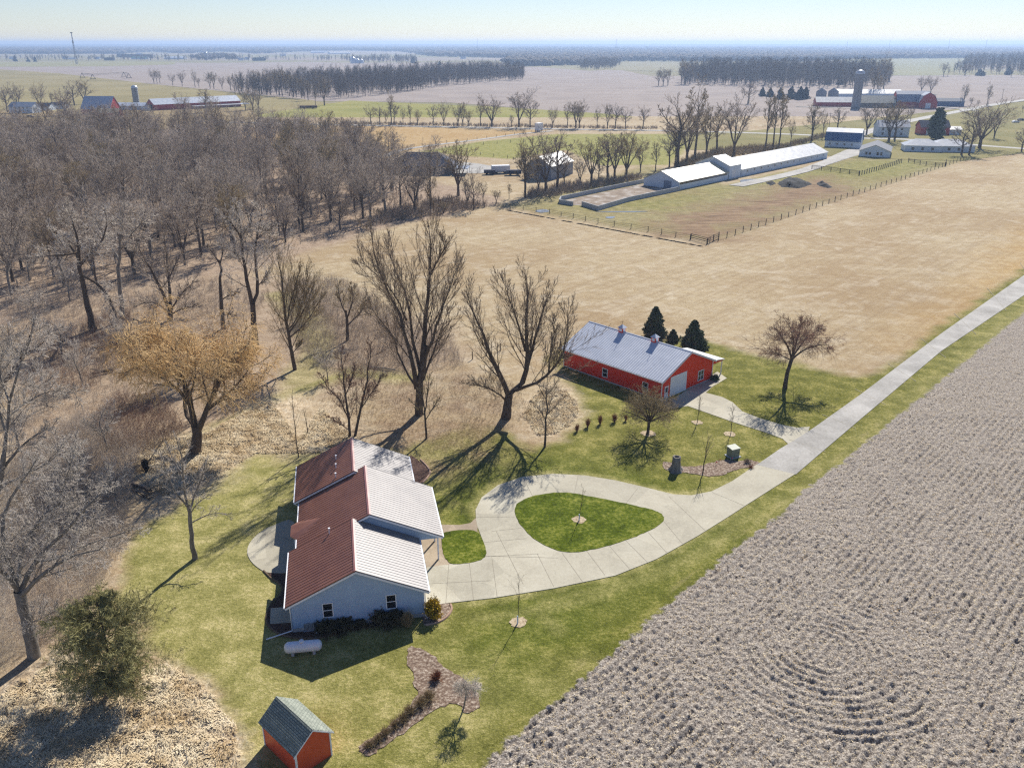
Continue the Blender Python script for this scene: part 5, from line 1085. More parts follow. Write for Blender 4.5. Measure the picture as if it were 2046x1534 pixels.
hero('broom_tree', 'straight trunk with a round broom of upright branches beside the field', (590, 738),
     [([(590, 742), (580, 690), (570, 630), (564, 570), (560, 540), (557, 522)], [.5, .42, .36, .3, .22, .1]), ([(576, 668), (595, 640, 0), (612, 610, 1), (625, 575, 1)], [.24, .2, .13, .04]), ([(578, 675), (600, 655, -1), (625, 625, -1), (645, 590, -1)], [.2, .16, .1, .03]), ([(572, 650), (580, 610, 1), (590, 570, 1), (598, 540, 1)], [.2, .15, .1, .03]), ([(575, 660), (598, 625, 2), (610, 570, 2), (615, 540, 2)], [.18, .13, .08, .03]), ([(586, 705), (597, 690, 1), (603, 680, 1)], [.1, .07, .03])],
     HL(16, 8, 5, 2, rm=.014, up=.3, ang=28, l1=.5), V1, 'twig_tan', 308, lk=.7)
hero('field_tree', 'small bare tree between the broom-topped tree and the tallest tree', (695, 680),
     [([(695, 684), (694, 650), (690, 620)], [.32, .26, .2]), ([(692, 630), (680, 600, 1), (675, 570, 1)], [.16, .11, .03]), ([(693, 635), (705, 600, -1), (700, 565, -1)], [.16, .11, .03]), ([(694, 650), (720, 625, 1), (740, 595, 2)], [.14, .1, .03])],
     HL(11, 7, 5, 2, rm=.02, up=.12, ang=40, l1=.45), V1, 'twig_tan', 309)
hero('twin_tree', 'two-stemmed reddish bare tree just behind the house roof', (706, 872),
     [([(700, 878), (697, 840), (690, 790), (686, 740), (680, 700)], [.2, .17, .13, .09, .03]), ([(708, 878), (716, 840, 1), (728, 790, 1), (735, 740, 1), (740, 690, 1)], [.2, .17, .13, .09, .03]), ([(697, 840), (680, 800, -1), (655, 775, -1), (640, 745, -1)], [.1, .08, .06, .02]), ([(690, 790), (702, 760, 1), (708, 730, 1)], [.08, .06, .02]), ([(722, 815, 1), (745, 780, 2), (765, 750, 2)], [.08, .06, .02]), ([(699, 860), (670, 840, 1), (650, 830, 1)], [.07, .05, .02])],
     HL(14, 7, 5, 2, rm=.014, up=.16, ang=34, l1=.32), V1, 'twig_reddish', 310)
hero('slim_tree', 'slim bare tree in the grass in front of the tallest tree', (852, 876),
     [([(852, 880), (850, 845), (848, 820)], [.17, .14, .12]), ([(849, 825), (843, 790, 1), (832, 765, 1)], [.1, .07, .02]), ([(849, 822), (855, 780, 0), (858, 745, 0)], [.1, .07, .02]), ([(850, 840), (865, 815, 1), (880, 795, 1)], [.07, .05, .02]), ([(849, 830), (832, 812, -1), (818, 800, -1)], [.07, .05, .02])],
     HL(9, 6, 4, rm=.012, up=.15, ang=34, l1=.42), V1, 'twig_tan', 311)
hero('lawn_tree', 'slim straight bare tree at the lawn edge above the drive loop', (1088, 893),
     [([(1088, 897), (1091, 850), (1092, 800), (1093, 760), (1094, 738)], [.17, .13, .1, .06, .02]), ([(1091, 840), (1075, 815, 1), (1060, 800, 1)], [.06, .04, .02]), ([(1092, 830), (1110, 810, 1), (1128, 795, 1)], [.06, .04, .02]), ([(1092, 800), (1078, 775, -1), (1070, 760, -1)], [.05, .04, .02]), ([(1092, 790), (1108, 770, -1), (1116, 755, -1)], [.05, .04, .02])],
     HL(9, 6, 4, rm=.012, up=.12, ang=42, l1=.36), V1, 'twig_brown', 312)
hero('round_tree', 'low round-crowned tan tree in front of the red barn corner', (1294, 868),
     [([(1293, 872), (1296, 852), (1297, 840)], [.24, .2, .2])] + [([(1297, 843), (1297 + dx * .5, 843 - dy * .6, z * .5), (1297 + dx, 843 - dy, z)], [.13, .08, .02]) for dx, dy, z in ((-52, 22, 0), (-40, 45, 1.5), (-18, 58, -1), (0, 62, 1), (22, 56, -1.5), (42, 44, 1), (54, 20, 0), (-25, 25, -3), (25, 25, -3), (-20, 30, 3), (24, 32, 3))],
     HL(11, 7, 6, 2, rm=.009, up=.05, ang=48, l1=.75, l2=.55, l3=.5), V1, 'twig_tan', 313)
hero('elm', 'arching bare elm casting a spidery shadow beside the straight lane', (1568, 775),
     [([(1567, 782), (1572, 750), (1578, 730), (1583, 715)], [.5, .38, .34, .32]), ([(1582, 720), (1575, 695, -1), (1560, 670, -2), (1548, 655, -2)], [.22, .17, .1, .03]), ([(1583, 716), (1590, 690, 0), (1598, 660, 0), (1600, 640, 0)], [.22, .16, .1, .03]), ([(1583, 718), (1605, 700, 1), (1635, 690, 1), (1660, 690, 1)], [.18, .14, .1, .03]), ([(1583, 716), (1603, 685, 2), (1625, 665, 3), (1645, 655, 3)], [.2, .15, .1, .03]), ([(1582, 720), (1585, 680, -2), (1580, 655, -3), (1575, 645, -3)], [.18, .13, .08, .03]), ([(1582, 720), (1560, 710, 2), (1540, 700, 2)], [.14, .09, .03])],
     HL(13, 8, 6, 3, rm=.012, up=-.02, ang=40, l1=.62, l2=.6, l3=.6), V1, 'twig_reddish', 314, lk=.85)
hero('patio_tree', 'bare forked tree in the lawn to the left of the patio', (393, 1116),
     [([(390, 1120), (384, 1080), (380, 1040), (376, 1010)], [.3, .24, .21, .18]), ([(377, 1020), (370, 980, 0), (368, 940, 0), (360, 900, 0), (350, 870, 0)], [.13, .11, .08, .06, .02]), ([(378, 1025), (390, 985, 1), (405, 950, 1), (410, 915, 1)], [.12, .09, .06, .02]), ([(376, 1015), (350, 980, -1), (335, 950, -1), (320, 900, -1)], [.1, .08, .05, .02]), ([(381, 1045), (410, 1030, 1), (440, 1025, 1), (465, 1035, 1)], [.08, .06, .04, .02]), ([(368, 950), (350, 925, 1), (330, 880, 1)], [.07, .05, .02]), ([(379, 1030), (395, 1005, -1), (425, 985, -1)], [.07, .05, .02])],
     HL(10, 7, 4, rm=.009, up=.12, ang=36, l1=.34), 'bark_grey', 'twig_pale', 315)
hero('willow', 'big weeping willow with golden twigs above the straw', (385, 905),
     [([(388, 915), (392, 885), (394, 865), (390, 850)], [.95, .75, .65, .55]), ([(391, 855), (380, 810, 0), (370, 770, 1), (358, 730, 1), (340, 690, 1)], [.45, .36, .28, .18, .06]), ([(396, 860), (412, 820, -1), (425, 790, -1), (432, 760, -1), (445, 715, -1)], [.42, .34, .26, .16, .05]), ([(392, 855), (375, 830, 3), (368, 780, 5), (372, 720, 6), (390, 680, 7)], [.34, .28, .22, .15, .05]), ([(380, 810), (350, 775, -3), (310, 745, -4), (275, 720, -5)], [.28, .22, .14, .05]), ([(412, 820, -1), (450, 790, 2), (485, 755, 3), (505, 725, 4)], [.28, .2, .13, .05]), ([(370, 770, 1), (330, 720, 4), (290, 690, 6), (265, 680, 7)], [.22, .17, .12, .05]), ([(425, 790, -1), (455, 735, 4), (475, 700, 6), (490, 690, 6)], [.22, .16, .1, .05])],
     [LV(10, .35, .98, 52, .46, .1, .1, 7, .5, 5, rmin=.04, fall=.3), LV(9, .2, 1, 50, .6, .1, .14, 6, .5, 4, rmin=.024, fall=.3), LV(9, .1, 1, 55, .8, -.45, .17, 6, .6, 3, rmin=.018, tip=.7), LV(3, .1, .95, 35, .55, -.4, .15, 4, .7, 3, rmin=.015, tip=.8)], V1, 'twig_gold', 316, cut=2)
hero('sycamore', 'huge pale bare tree leaning in over the lower-left corner', (62, 1312),
     [([(70, 1322), (58, 1260), (45, 1210), (38, 1180)], [1.0, .85, .8, .75]), ([(42, 1190), (80, 1150, -1), (125, 1120, -1), (165, 1105, -2), (215, 1095, -2)], [.4, .32, .24, .15, .05]), ([(40, 1185), (70, 1120, 1), (110, 1080, 2), (150, 1040, 3), (190, 1000, 3), (230, 950, 4)], [.42, .35, .27, .2, .12, .04]), ([(38, 1180), (40, 1120, 2), (70, 1050, 3), (110, 1010, 4), (180, 985, 4)], [.4, .32, .24, .16, .05]),
      ([(36, 1180), (15, 1120, 0), (5, 1060, 0), (20, 1000, 1), (50, 950, 1), (80, 910, 1)], [.42, .36, .3, .22, .14, .05]), ([(36, 1180), (0, 1130, -2), (-40, 1080, -3), (-70, 1010, -3)], [.4, .3, .2, .05]), ([(70, 1120, 1), (130, 1110, 3), (190, 1080, 4), (260, 1060, 5), (285, 1050, 5)], [.25, .2, .15, .1, .03]), ([(110, 1080, 2), (115, 1020, 5), (130, 960, 6), (150, 900, 6)], [.22, .16, .1, .03]), ([(55, 1250), (90, 1230, -2), (120, 1215, -3)], [.12, .08, .03])],
     HL(15, 9, 7, 3, rm=.010, up=.06, ang=46, l1=.36, l2=.46, l3=.5), 'bark_grey', 'twig_pale', 317, cut=2, lk=.58)
hero('edge_tree', 'wide pale bare tree with spreading limbs cut by the left edge', (-28, 1050),
     [([(-26, 1058), (-12, 1000), (0, 960), (8, 910)], [.6, .5, .42, .34]), ([(4, 940), (35, 900, 1), (70, 870, 1), (110, 850, 2)], [.24, .18, .12, .03]), ([(8, 910), (15, 850, 1), (18, 800, 1), (40, 740, 1), (60, 680, 1), (65, 640, 1)], [.28, .22, .18, .14, .09, .03]), ([(-5, 980), (40, 950, -1), (80, 935, -2), (130, 900, -2), (170, 890, -2)], [.2, .16, .12, .08, .03]), ([(10, 860), (-10, 800, 0), (-30, 740, 0)], [.2, .14, .03]), ([(18, 800), (0, 740, 2), (10, 680, 2)], [.16, .11, .03]), ([(20, 830), (60, 800, 3), (110, 780, 4), (160, 790, 4)], [.15, .11, .07, .02])],
     HL(14, 9, 7, 2, rm=.014, up=.08, ang=44, l1=.42), 'bark_grey', 'twig_pale', 318, cut=2, lk=.75)
hero('young_oak', 'leaning bare tree at the left edge above the reddish brush', (-5, 800),
     [([(-5, 804), (12, 760), (38, 722), (50, 690)], [.35, .28, .24, .18]), ([(48, 700), (62, 665, 1), (70, 630, 1)], [.14, .09, .03]), ([(30, 735), (20, 690, 1), (15, 650, 1)], [.16, .11, .03]), ([(45, 710), (80, 690, -1), (100, 660, -1)], [.12, .08, .03])],
     HL(13, 8, 6, 2, rm=.017, up=.1, ang=42, l1=.46), V1, 'twig_pale', 319)
hero('thin_tree', 'thin bare sapling rising from the straw left of the house roof', (597, 914), [([(597, 916), (592, 880), (588, 840), (583, 790)], [.08, .06, .04, .015])], [LV(10, .3, .98, 32, .28, .15, .1, 5, .5, 4, rmin=.012), LV(5, .2, 1, 34, .5, .1, .12, 4, .6, 3, rmin=.009)], V1, 'twig_tan', 320)
hero('thin_tree', 'short thin bare sapling in the straw, right of the taller thin one', (616, 866), [([(616, 868), (612, 845), (606, 815)], [.06, .045, .015])], [LV(8, .3, .98, 34, .3, .15, .1, 5, .5, 4, rmin=.012), LV(4, .2, 1, 34, .5, .1, .12, 4, .6, 3, rmin=.009)], V1, 'twig_tan', 321)
for i, (bs, tp, lb, wd) in enumerate([((1393, 845), (1400, 793), 'narrow sapling in a mulch ring, nearest the red barn drive', .5), ((1460, 867), (1465, 812), 'narrow sapling in a mulch ring between barn drive and utility box', .5), ((1404, 946), (1416, 868), 'small upright bare tree in the curved mulch bed', 1.1)]):
    h = hgt(bs, tp); r_ = .05 if i < 2 else .08
    hero('sapling', lb, bs, [([bs, ((bs[0] + tp[0]) / 2, (bs[1] + tp[1]) / 2), tp], [r_, r_ * .6, .012])], [LV(14 if i < 2 else 12, .25, .95, 20 if i < 2 else 30, .34 if i < 2 else .5, .25, .08, 5, .5, 4, rmin=.01, fall=.6), LV(5, .2, 1, 26, .45, .15, .1, 4, .6, 3, rmin=.008)], V1, 'twig_brown', 330 + i)
for i, (bs, tp, lb) in enumerate([((1157, 1041), (1166, 975), 'whip sapling with white guard at the centre of the grass island'), ((1034, 1246), (1038, 1155), 'whip sapling with white guard on the lawn below the drive')]):
    r, kk = hero('staked_sapling', lb, bs, [([bs, ((bs[0] + tp[0]) / 2, (bs[1] + tp[1]) / 2), tp], [.035, .026, .01])], [LV(9, .4, .98, 30, .3, .15, .1, 5, .5, 4, rmin=.008), LV(4, .2, 1, 30, .5, .1, .1, 4, .6, 3, rmin=.007)], V1, 'twig_tan', 340 + i)
    MB().tube([(0, 0, 0), (.01, 0, .9)], .07, 10).build('tree_guard', M['stake_white'], r)
# mulch rings
M['ring'] = mottled('pale_mulch', [lin(140, 118, 94, .8), lin(196, 176, 144, .8), lin(216, 200, 170, .85)], 5, .95, world=True, bump=.8, bscale=12, detail=6, bdist=.06)
for i, (px, py, rd, z) in enumerate([(1157, 1039, .75, .1), (1036, 1243, .8, .05), (1393, 844, .75, .05), (1458, 867, .8, .05), (1296, 866, 1.0, .05)]):
    x, y = P(px, py); rg = random.Random(i)
    pts = [(x + rd * (1 + rg.uniform(-.18, .18)) * math.cos(a * .35), y + rd * (1 + rg.uniform(-.18, .18)) * math.sin(a * .35)) for a in range(18)]
    sheet('mulch_ring', ['pale mulch ring on the grass island', 'pale mulch ring on the lower lawn', 'mulch ring under the sapling nearest the barn drive', 'mulch ring under the sapling by the utility box', 'mulch ring under the round-crowned tree'][i], pts, M['ring'], z, .08, 'mulch', smooth=2, px=False)

# ---- evergreens: whorls of branches carrying needle sprays
def evergreen(name, label, base, top, width, seed, tone, loose=0.0, n_wh=26, per=9, sc=1.0, cat='tree', lumpy=0):
    rng = np.random.default_rng(seed); x, y = P(*base); h = hgt(base, top)
    r = empty(name, (x, y, 0), 0, label, cat)
    MB().tube([(0, 0, -.2), (0, 0, h * .95)], [h * .022, .02], 8).build('trunk', M['bark_dark'], r)
    zz = np.repeat(np.linspace(.06, .97, n_wh), per); zz = np.clip(zz + rng.normal(0, .012, zz.shape), .02, .985)
    prof = (1 - zz) ** .8 * (1 - loose) + loose * np.sqrt(np.clip(1 - ((zz - .55) / .5) ** 2, .05, 1))
    L = width / 2 * prof * rng.uniform(.6, 1.3, zz.shape) + .15
    a = rng.random(len(zz)) * 6.28; n = len(zz)
    if lumpy: L = L * rng.uniform(.45, 1.25, n); zz = zz * .93 + .03
    zz = np.clip(zz, .02, .99)
    P0 = np.stack([np.zeros(n), np.zeros(n), zz * h], -1); d = np.stack([np.cos(a), np.sin(a), rng.normal(.12 + .4 * loose, .12, n)], -1)
    pts = np.stack([P0 + d * (L * f)[:, None] - np.array([0, 0, 1]) * (L * .18 * f * f)[:, None] for f in np.linspace(.05, 1, 5)], 1)
    Rr = np.tile(np.linspace(.03, .008, 5) * h / 6, (n, 1))
    ac = Acc(); ac.tube(pts, Rr, 3)
    C, CR = grow(pts, Rr, nc=14 if lumpy else 9, t0=.3 if lumpy else .15, t1=1, ang=48, asd=12, ln=.42, up=.02 + .35 * loose, wig=.1, n=4, rr=.7, rng=rng, fall=.55)
    ac.tube(C, np.maximum(CR, .006), 3)
    C2, _ = grow(C, CR, nc=4, t0=.2, t1=1, ang=40, asd=12, ln=.55, up=.02, wig=.1, n=3, rr=.7, rng=rng, fall=.3)
    S = np.concatenate([C.reshape(-1, 4, 3)[:, 1:, :].reshape(-1, 3), C2.reshape(-1, 3)])
    k = len(S); w = rng.uniform(.05, .13, k) * sc
    u = nrm(rng.normal(0, 1, (k, 3))); v = nrm(np.cross(u, rng.normal(0, 1, (k, 3))))
    if lumpy:
        S = np.concatenate([S, S + rng.normal(0, .06, S.shape)]); w = np.concatenate([w, w]); k = len(S); u = nrm(rng.normal(0, 1, (k, 3)) + [0, 0, .6]); v = nrm(np.cross(u, rng.normal(0, 1, (k, 3))))
    e1, e2 = (2.8, .2) if lumpy else (1.5, .5)
    c0 = S + u * w[:, None] * e1; c1 = S - u * w[:, None] * e1; q = np.stack([c0, S + v * w[:, None] * e2, c1, S - v * w[:, None] * e2], 1).reshape(-1, 3)
    ac.add(q, np.arange(4 * k).reshape(-1, 4))
    ac.build('crown', M[tone], r, smooth=False); return r
for nm, a, b_ in (('needles_dark', lin(54, 68, 48), lin(104, 114, 78)), ('needles_olive', lin(104, 102, 58), lin(186, 178, 124)), ('needles_blue', lin(40, 60, 70), lin(58, 82, 92)), ('leaves_gold', lin(150, 120, 20), lin(190, 160, 40)), ('leaves_dull', lin(58, 54, 34), lin(92, 84, 54))):
    t = NT(nm); n = t.noise(t.coord(False), 1.6, 4); M[nm] = t.fin(t.ramp(n, [(.35, a), (.65, b_)]), .8, .2)
evergreen('spruce', 'tall dark spruce behind the red barn, leftmost of three', (1307, 674), (1307, 613), 3.9, 1, 'needles_dark', sc=1.5)
evergreen('spruce', 'smallest of three dark spruces behind the red barn', (1344, 682), (1343, 659), 1.9, 2, 'needles_dark', n_wh=14, sc=1.1)
evergreen('spruce', 'dark spruce near the barn canopy, rightmost of three', (1384, 695), (1387, 640), 4.2, 3, 'needles_dark', sc=1.5)
evergreen('pine', 'large olive-green pine in the lower-left straw', (232, 1378), (225, 1188), 8.8, 4, 'needles_olive', loose=.5, n_wh=16, per=8, sc=.9, lumpy=1)
for i, (bs, tp, w_) in enumerate([(z3(517, 445), z3(517, 395), 6), (z3(563, 448), z3(563, 398), 6), (z3(620, 462), z3(620, 398), 8), (z3(685, 460), z3(685, 388), 8), (z3(735, 465), z3(735, 390), 9), (z3(768, 460), z3(768, 392), 8)]):
    evergreen('fir', 'dark fir in the windbreak left of the red cattle shed, %s from the left' % ordn(i), bs, tp, w_ * 1.25, 20 + i, 'needles_blue', n_wh=10, per=7, sc=4)
evergreen('conifer', 'ragged dark conifer in front of the small red barn', z3(1528, 700), z3(1535, 515), 9, 31, 'needles_dark', loose=.4, n_wh=18, per=8, sc=4)
for i, (bs, tp, w_) in enumerate([(z1(90, 243), z1(90, 210), 12), (z1(165, 245), z1(165, 222), 10), (z1(205, 245), z1(205, 218), 10), (z3(893, 378), z3(893, 350), 8), (z3(975, 378), z3(975, 330), 9), (z3(1785, 326), z3(1785, 290), 18), (z3(1955, 322), z3(1955, 275), 12), (z2(425, 252), z2(425, 215), 16), (z2(580, 264), z2(575, 244), 8)]):
    evergreen('distant_conifer', 'small dark far-off conifer, %s from the left along the background' % ordn(i if i < 3 else {3: 5, 4: 6, 5: 7, 6: 8, 7: 3, 8: 4}[i]), bs, tp, w_, 50 + i, 'needles_blue', n_wh=7, per=7, sc=8)

# ---- small pale trees in the brush at the left edge
rp, kp_ = bare_tree('brush_tree', 'x', 'tree', auto_limbs(9, .14, 'oak', rngf), FOREST_LV(.013), 'bark_grey', 'twig_pale', 401)
for i, (px, py, sc, near_) in enumerate([(70, 655, .95, 'above the russet brush'), (125, 712, .8, 'in the middle of the russet brush'), (240, 700, .7, 'behind the left side of the golden willow'), (95, 812, .85, 'between the russet brush and the leaning edge tree'), (165, 770, .75, 'left of the tangled uprooted trunk'), (215, 900, .7, 'left of the cone-shaped dark shrub'), (40, 900, .9, 'beside the trunk of the wide tree at the left edge'), (150, 985, .8, 'between the huge pale tree and the fallen log'), (235, 1010, .6, 'below the dark fallen log'), (60, 560, 1.2, 'at the front of the dense wood by the left edge'), (140, 600, 1.0, 'at the front of the dense wood left of the broad oak'), (620, 640, .7, 'right of the broom-topped tree'), (655, 760, .55, 'just above the twin-stemmed tree')]):
    x, y = P(px, py); lb = 'small pale twiggy tree ' + near_
    if i == 0: rp.location = (x, y, 0); rp.scale = (sc,) * 3; rp['label'] = lb; rp['group'] = 'small trees in the brush'
    else: copy_tree(rp, kp_, (x, y, 0), rngf.random() * 6.28, sc, lb, 'small trees in the brush')
# ---- shrubs
def shrub(name, label, base, h, w, tone, seed, stems=60, rm=.008, spread=40, up=.1, leafy=None, cat='shrub', group=None, l2=6):
    rng = np.random.default_rng(seed); x, y = P(*base); n = stems
    r = empty(name, (x, y, 0), 0, label, cat, group)
    a = rng.random(n) * 6.28; t_ = np.radians(abs(rng.normal(0, spread, n))); d = np.stack([np.cos(a) * np.sin(t_), np.sin(a) * np.sin(t_), np.cos(t_)], -1)
    b0 = np.stack([np.cos(a), np.sin(a), np.zeros(n)], -1) * (w * .12)
    L = h * rng.uniform(.6, 1.05, n); P0 = np.stack([b0 + d * (L * f)[:, None] * np.array([w / h, w / h, 1]) for f in np.linspace(0, 1, 5)], 1)
    R0 = np.tile(np.linspace(rm * 1.6, rm * .7, 5), (n, 1))
    tr = Acc(); tr.tube(P0, R0, 3)
    C, CR = grow(P0, R0, nc=l2, t0=.3, t1=1, ang=32, asd=10, ln=.35, up=up, wig=.12, n=4, rr=.8, rng=rng)
    ac = Acc(); ac.tube(C, np.maximum(CR, rm * .7), 3)
    if leafy:
        S = np.concatenate([C[:, 1:].reshape(-1, 3)] * 2); S = S + rng.normal(0, .04, S.shape); k = len(S); ww = rng.uniform(.03, .07, k) * leafy
        u = nrm(rng.normal(0, 1, (k, 3))); v = nrm(np.cross(u, rng.normal(0, 1, (k, 3))))
        q = np.stack([S + u * ww[:, None], S + v * ww[:, None] * .7, S - u * ww[:, None], S - v * ww[:, None] * .7], 1).reshape(-1, 3); ac.add(q, np.arange(4 * k).reshape(-1, 4))
    tr.build('stems', M['twig_dark' if leafy else tone], r); ac.build('foliage' if leafy else 'twigs', M[tone], r, smooth=False)
    return r
shrub('round_shrub', 'round golden-green shrub at the front right corner of the house', (866, 1232), 1.75, .95, 'leaves_gold', 1, 150, leafy=1.3, spread=38, l2=10)
shrub('evergreen_shrub', 'dark spreading evergreen below the left gable window', (655, 1262), 1.1, 1.5, 'leaves_dull', 2, 120, leafy=1.5, spread=42, l2=9)
shrub('evergreen_shrub', 'dark spreading evergreen halfway along the gable wall', (690, 1254), 1.0, 1.3, 'leaves_dull', 3, 110, leafy=1.5, spread=42, l2=9)
shrub('evergreen_shrub', 'smallest dark evergreen in the gap along the gable wall', (722, 1252), .6, .7, 'leaves_dull', 4, 60, leafy=1.3, spread=40, l2=8)
shrub('evergreen_shrub', 'dark evergreen below the right gable window', (765, 1246), 1.3, 1.4, 'leaves_dull', 5, 120, leafy=1.5, spread=40, l2=9)
shrub('evergreen_shrub', 'dark evergreen between the right window and the pampas clump', (792, 1244), 1.25, 1.1, 'leaves_dull', 6, 100, leafy=1.4, spread=40, l2=9)
shrub('grass_clump', 'tall straw-coloured ornamental grass at the gable wall', (815, 1252), 1.5, .9, 'twig_tan', 7, 260, rm=.012, spread=26, cat='plant')
shrub('russet_shrub', 'round rust-brown shrub in the long garden bed', (873, 1358), .9, .75, 'twig_russet', 8, 140, rm=.009, spread=40)
for i, (bs, h, w_) in enumerate([((858, 1398), .9, 1.0), ((840, 1410), .9, 1.0), ((820, 1425), .85, .9), ((806, 1440), .8, .8), ((790, 1452), .7, .8), ((770, 1470), .7, .8), ((755, 1482), .6, .7), ((738, 1492), .55, .7)]):
    shrub('twiggy_shrub', 'grey-tan twiggy bush along the lower garden bed, %s from the top' % ordn(i), bs, h, w_, 'twig_tan', 20 + i, 110, rm=.008, spread=36, group='bushes along the garden bed')
for i, (bs, h) in enumerate([((1153, 862), .9), ((1174, 853), 1.1), ((1199, 847), 1.15), ((1228, 843), 1.1), ((1250, 841), .8)]):
    shrub('hedge_shrub', 'small rusty upright bush in the row before the barn, %s from the left' % ordn(i), bs, h * 1.15, h * .6, 'twig_russet', 40 + i, 60, rm=.012, spread=26, group='row of rusty bushes')
shrub('bed_shrub', 'small brown clump at the lane end of the curved bed', (1494, 925), .6, .7, 'twig_brown', 50, 70, rm=.012)
shrub('bed_shrub', 'small brown clump on the lower rim of the curved bed', (1500, 936), .5, .5, 'twig_russet', 51, 50, rm=.012)
shrub('box_shrub', 'small dark round shrub by the barn canopy post', (1428, 760), .9, .7, 'needles_dark', 52, 70, leafy=1.6)
shrub('dead_shrub', 'dark cone-shaped shrub in the straw left of the willow trunk', (293, 945), 1.9, .8, 'twig_dark', 53, 120, rm=.02, spread=18)
# umbrella tree in the garden bed
ux, uy = P(925, 1418); ur, uk = hero('weeping_tree', 'small mushroom-headed pale tree in the garden bed', (925, 1418), [([(925, 1420), (930, 1395), (933, 1375)], [.07, .06, .05])] + [([(933, 1378), (933 + dx, 1372 - dy, z)], [.04, .012]) for dx, dy, z in ((-22, 4, 0), (-14, 8, .6), (0, 9, 1), (16, 7, .5), (26, 2, 0), (8, 2, -1), (-8, 0, -1), (20, 4, -.7), (-4, 6, .2))], [LV(12, .3, 1, 50, .5, -.1, .12, 5, .7, 4, rmin=.009), LV(8, .1, 1, 45, .8, -.2, .13, 4, .8, 3, rmin=.007, tip=.7), LV(3, .1, 1, 40, .8, -.2, .13, 3, .8, 3, rmin=.006, tip=.7)], 'bark_grey', 'twig_pale', 350)
# ---- brush and undergrowth nobody could count
def brush(name, label, areas, n, hmin, hmax, tone, seed, rm=.015, per=5):
    rng = np.random.default_rng(seed); ac = Acc(); pts = []
    for poly in areas: pts += scatter(poly, n // len(areas), .5, rng)
    c = np.array(pts); m = len(c); a = rng.random((m, per)) * 6.28; tl = abs(rng.normal(0, .5, (m, per))); h = rng.uniform(hmin, hmax, (m, 1)) * rng.uniform(.5, 1, (m, per))
    d = np.stack([np.cos(a) * np.sin(tl), np.sin(a) * np.sin(tl), np.cos(tl)], -1)
    base = np.concatenate([c[:, None].repeat(per, 1) + rng.normal(0, .2, (m, per, 2)), np.zeros((m, per, 1)) - .1], -1)
    P0 = np.stack([base + d * (h * f)[..., None] + rng.normal(0, .05, d.shape) * f for f in np.linspace(0, 1, 4)], 2).reshape(-1, 4, 3)
    dist = np.hypot(P0[:, 0, 0], P0[:, 0, 1]); R0 = (rm * np.clip(dist / 110, .7, 3))[:, None] * np.linspace(1, .5, 4)
    ac.tube(P0, R0, 3)
    C, CR = grow(P0, R0, nc=5, t0=.25, t1=1, ang=38, asd=12, ln=.5, up=.1, wig=.15, n=3, rr=.8, rng=rng); ac.tube(C, np.maximum(CR, R0.min() * .8), 3)
    return tag(ac.build(name, M[tone], smooth=False), label, 'undergrowth', kind='stuff')
brush('undergrowth', 'grey-brown undergrowth between the trunks of the wood', [WOODP, WOODP], 5200, 1.0, 3.2, 'twig_grey', 1, .02)
brush('undergrowth', 'dark thicket along the far field edge', [[z4(60, 620), z4(300, 560), z4(500, 520), z4(740, 570), z4(600, 590), z4(430, 620), z4(200, 650), z4(60, 680)], [zA(50, 1080), zA(600, 960), zA(1500, 850), zA(1560, 880), zA(900, 1010), zA(400, 1110), zA(100, 1140)]], 800, 1.2, 3.2, 'twig_brown', 2, .02)
brush('undergrowth', 'low dark brush along the country road row', [[z2(0, 600), z2(900, 615), z2(1850, 632), z2(1850, 640), z2(900, 627), z2(0, 612)]], 700, 1.0, 2.4, 'twig_brown', 3, .02)
brush('undergrowth', 'brush under the big trees right of the clump', [[z3(0, 850), z3(250, 760), z3(650, 735), z3(1000, 640), z3(1000, 655), z3(650, 755), z3(340, 800), z3(60, 880)]], 1300, 1.2, 3, 'twig_tan', 4, .02)
brush('undergrowth', 'reddish-brown brush left of the willow', [[(180, 830), (250, 790), (330, 800), (370, 860), (300, 900), (220, 900)], [(60, 700), (180, 640), (260, 620), (260, 720), (180, 780), (60, 800)]], 1100, .8, 2.2, 'twig_brush', 5, .012)
brush('undergrowth', 'pale grey brush in the lower-left corner', [[(0, 950), (160, 830), (280, 900), (250, 1040), (200, 1180), (100, 1280), (0, 1330)]], 1900, .8, 2.4, 'twig_pale', 6, .01)
brush('undergrowth', 'tangled grey saplings between the wood and the lawn', [[(0, 600), (300, 590), (430, 560), (540, 600), (470, 660), (330, 720), (240, 820), (150, 900), (0, 940)], [(0, 940), (150, 850), (330, 880), (270, 960), (240, 1100), (160, 1240), (0, 1340)], [(560, 560), (680, 560), (900, 680), (930, 730), (700, 770), (600, 700)]], 5400, .7, 3.2, 'twig_grey', 16, .009, 5)
brush('undergrowth', 'low tan brush under the two giant trees', [[(700, 900), (640, 800), (800, 755), (940, 745), (1050, 775), (1060, 830), (960, 900), (850, 940)], [(560, 590), (700, 640), (900, 700), (760, 760), (600, 740), (540, 660)]], 1900, .3, 1.1, 'twig_fawn', 7, .009)
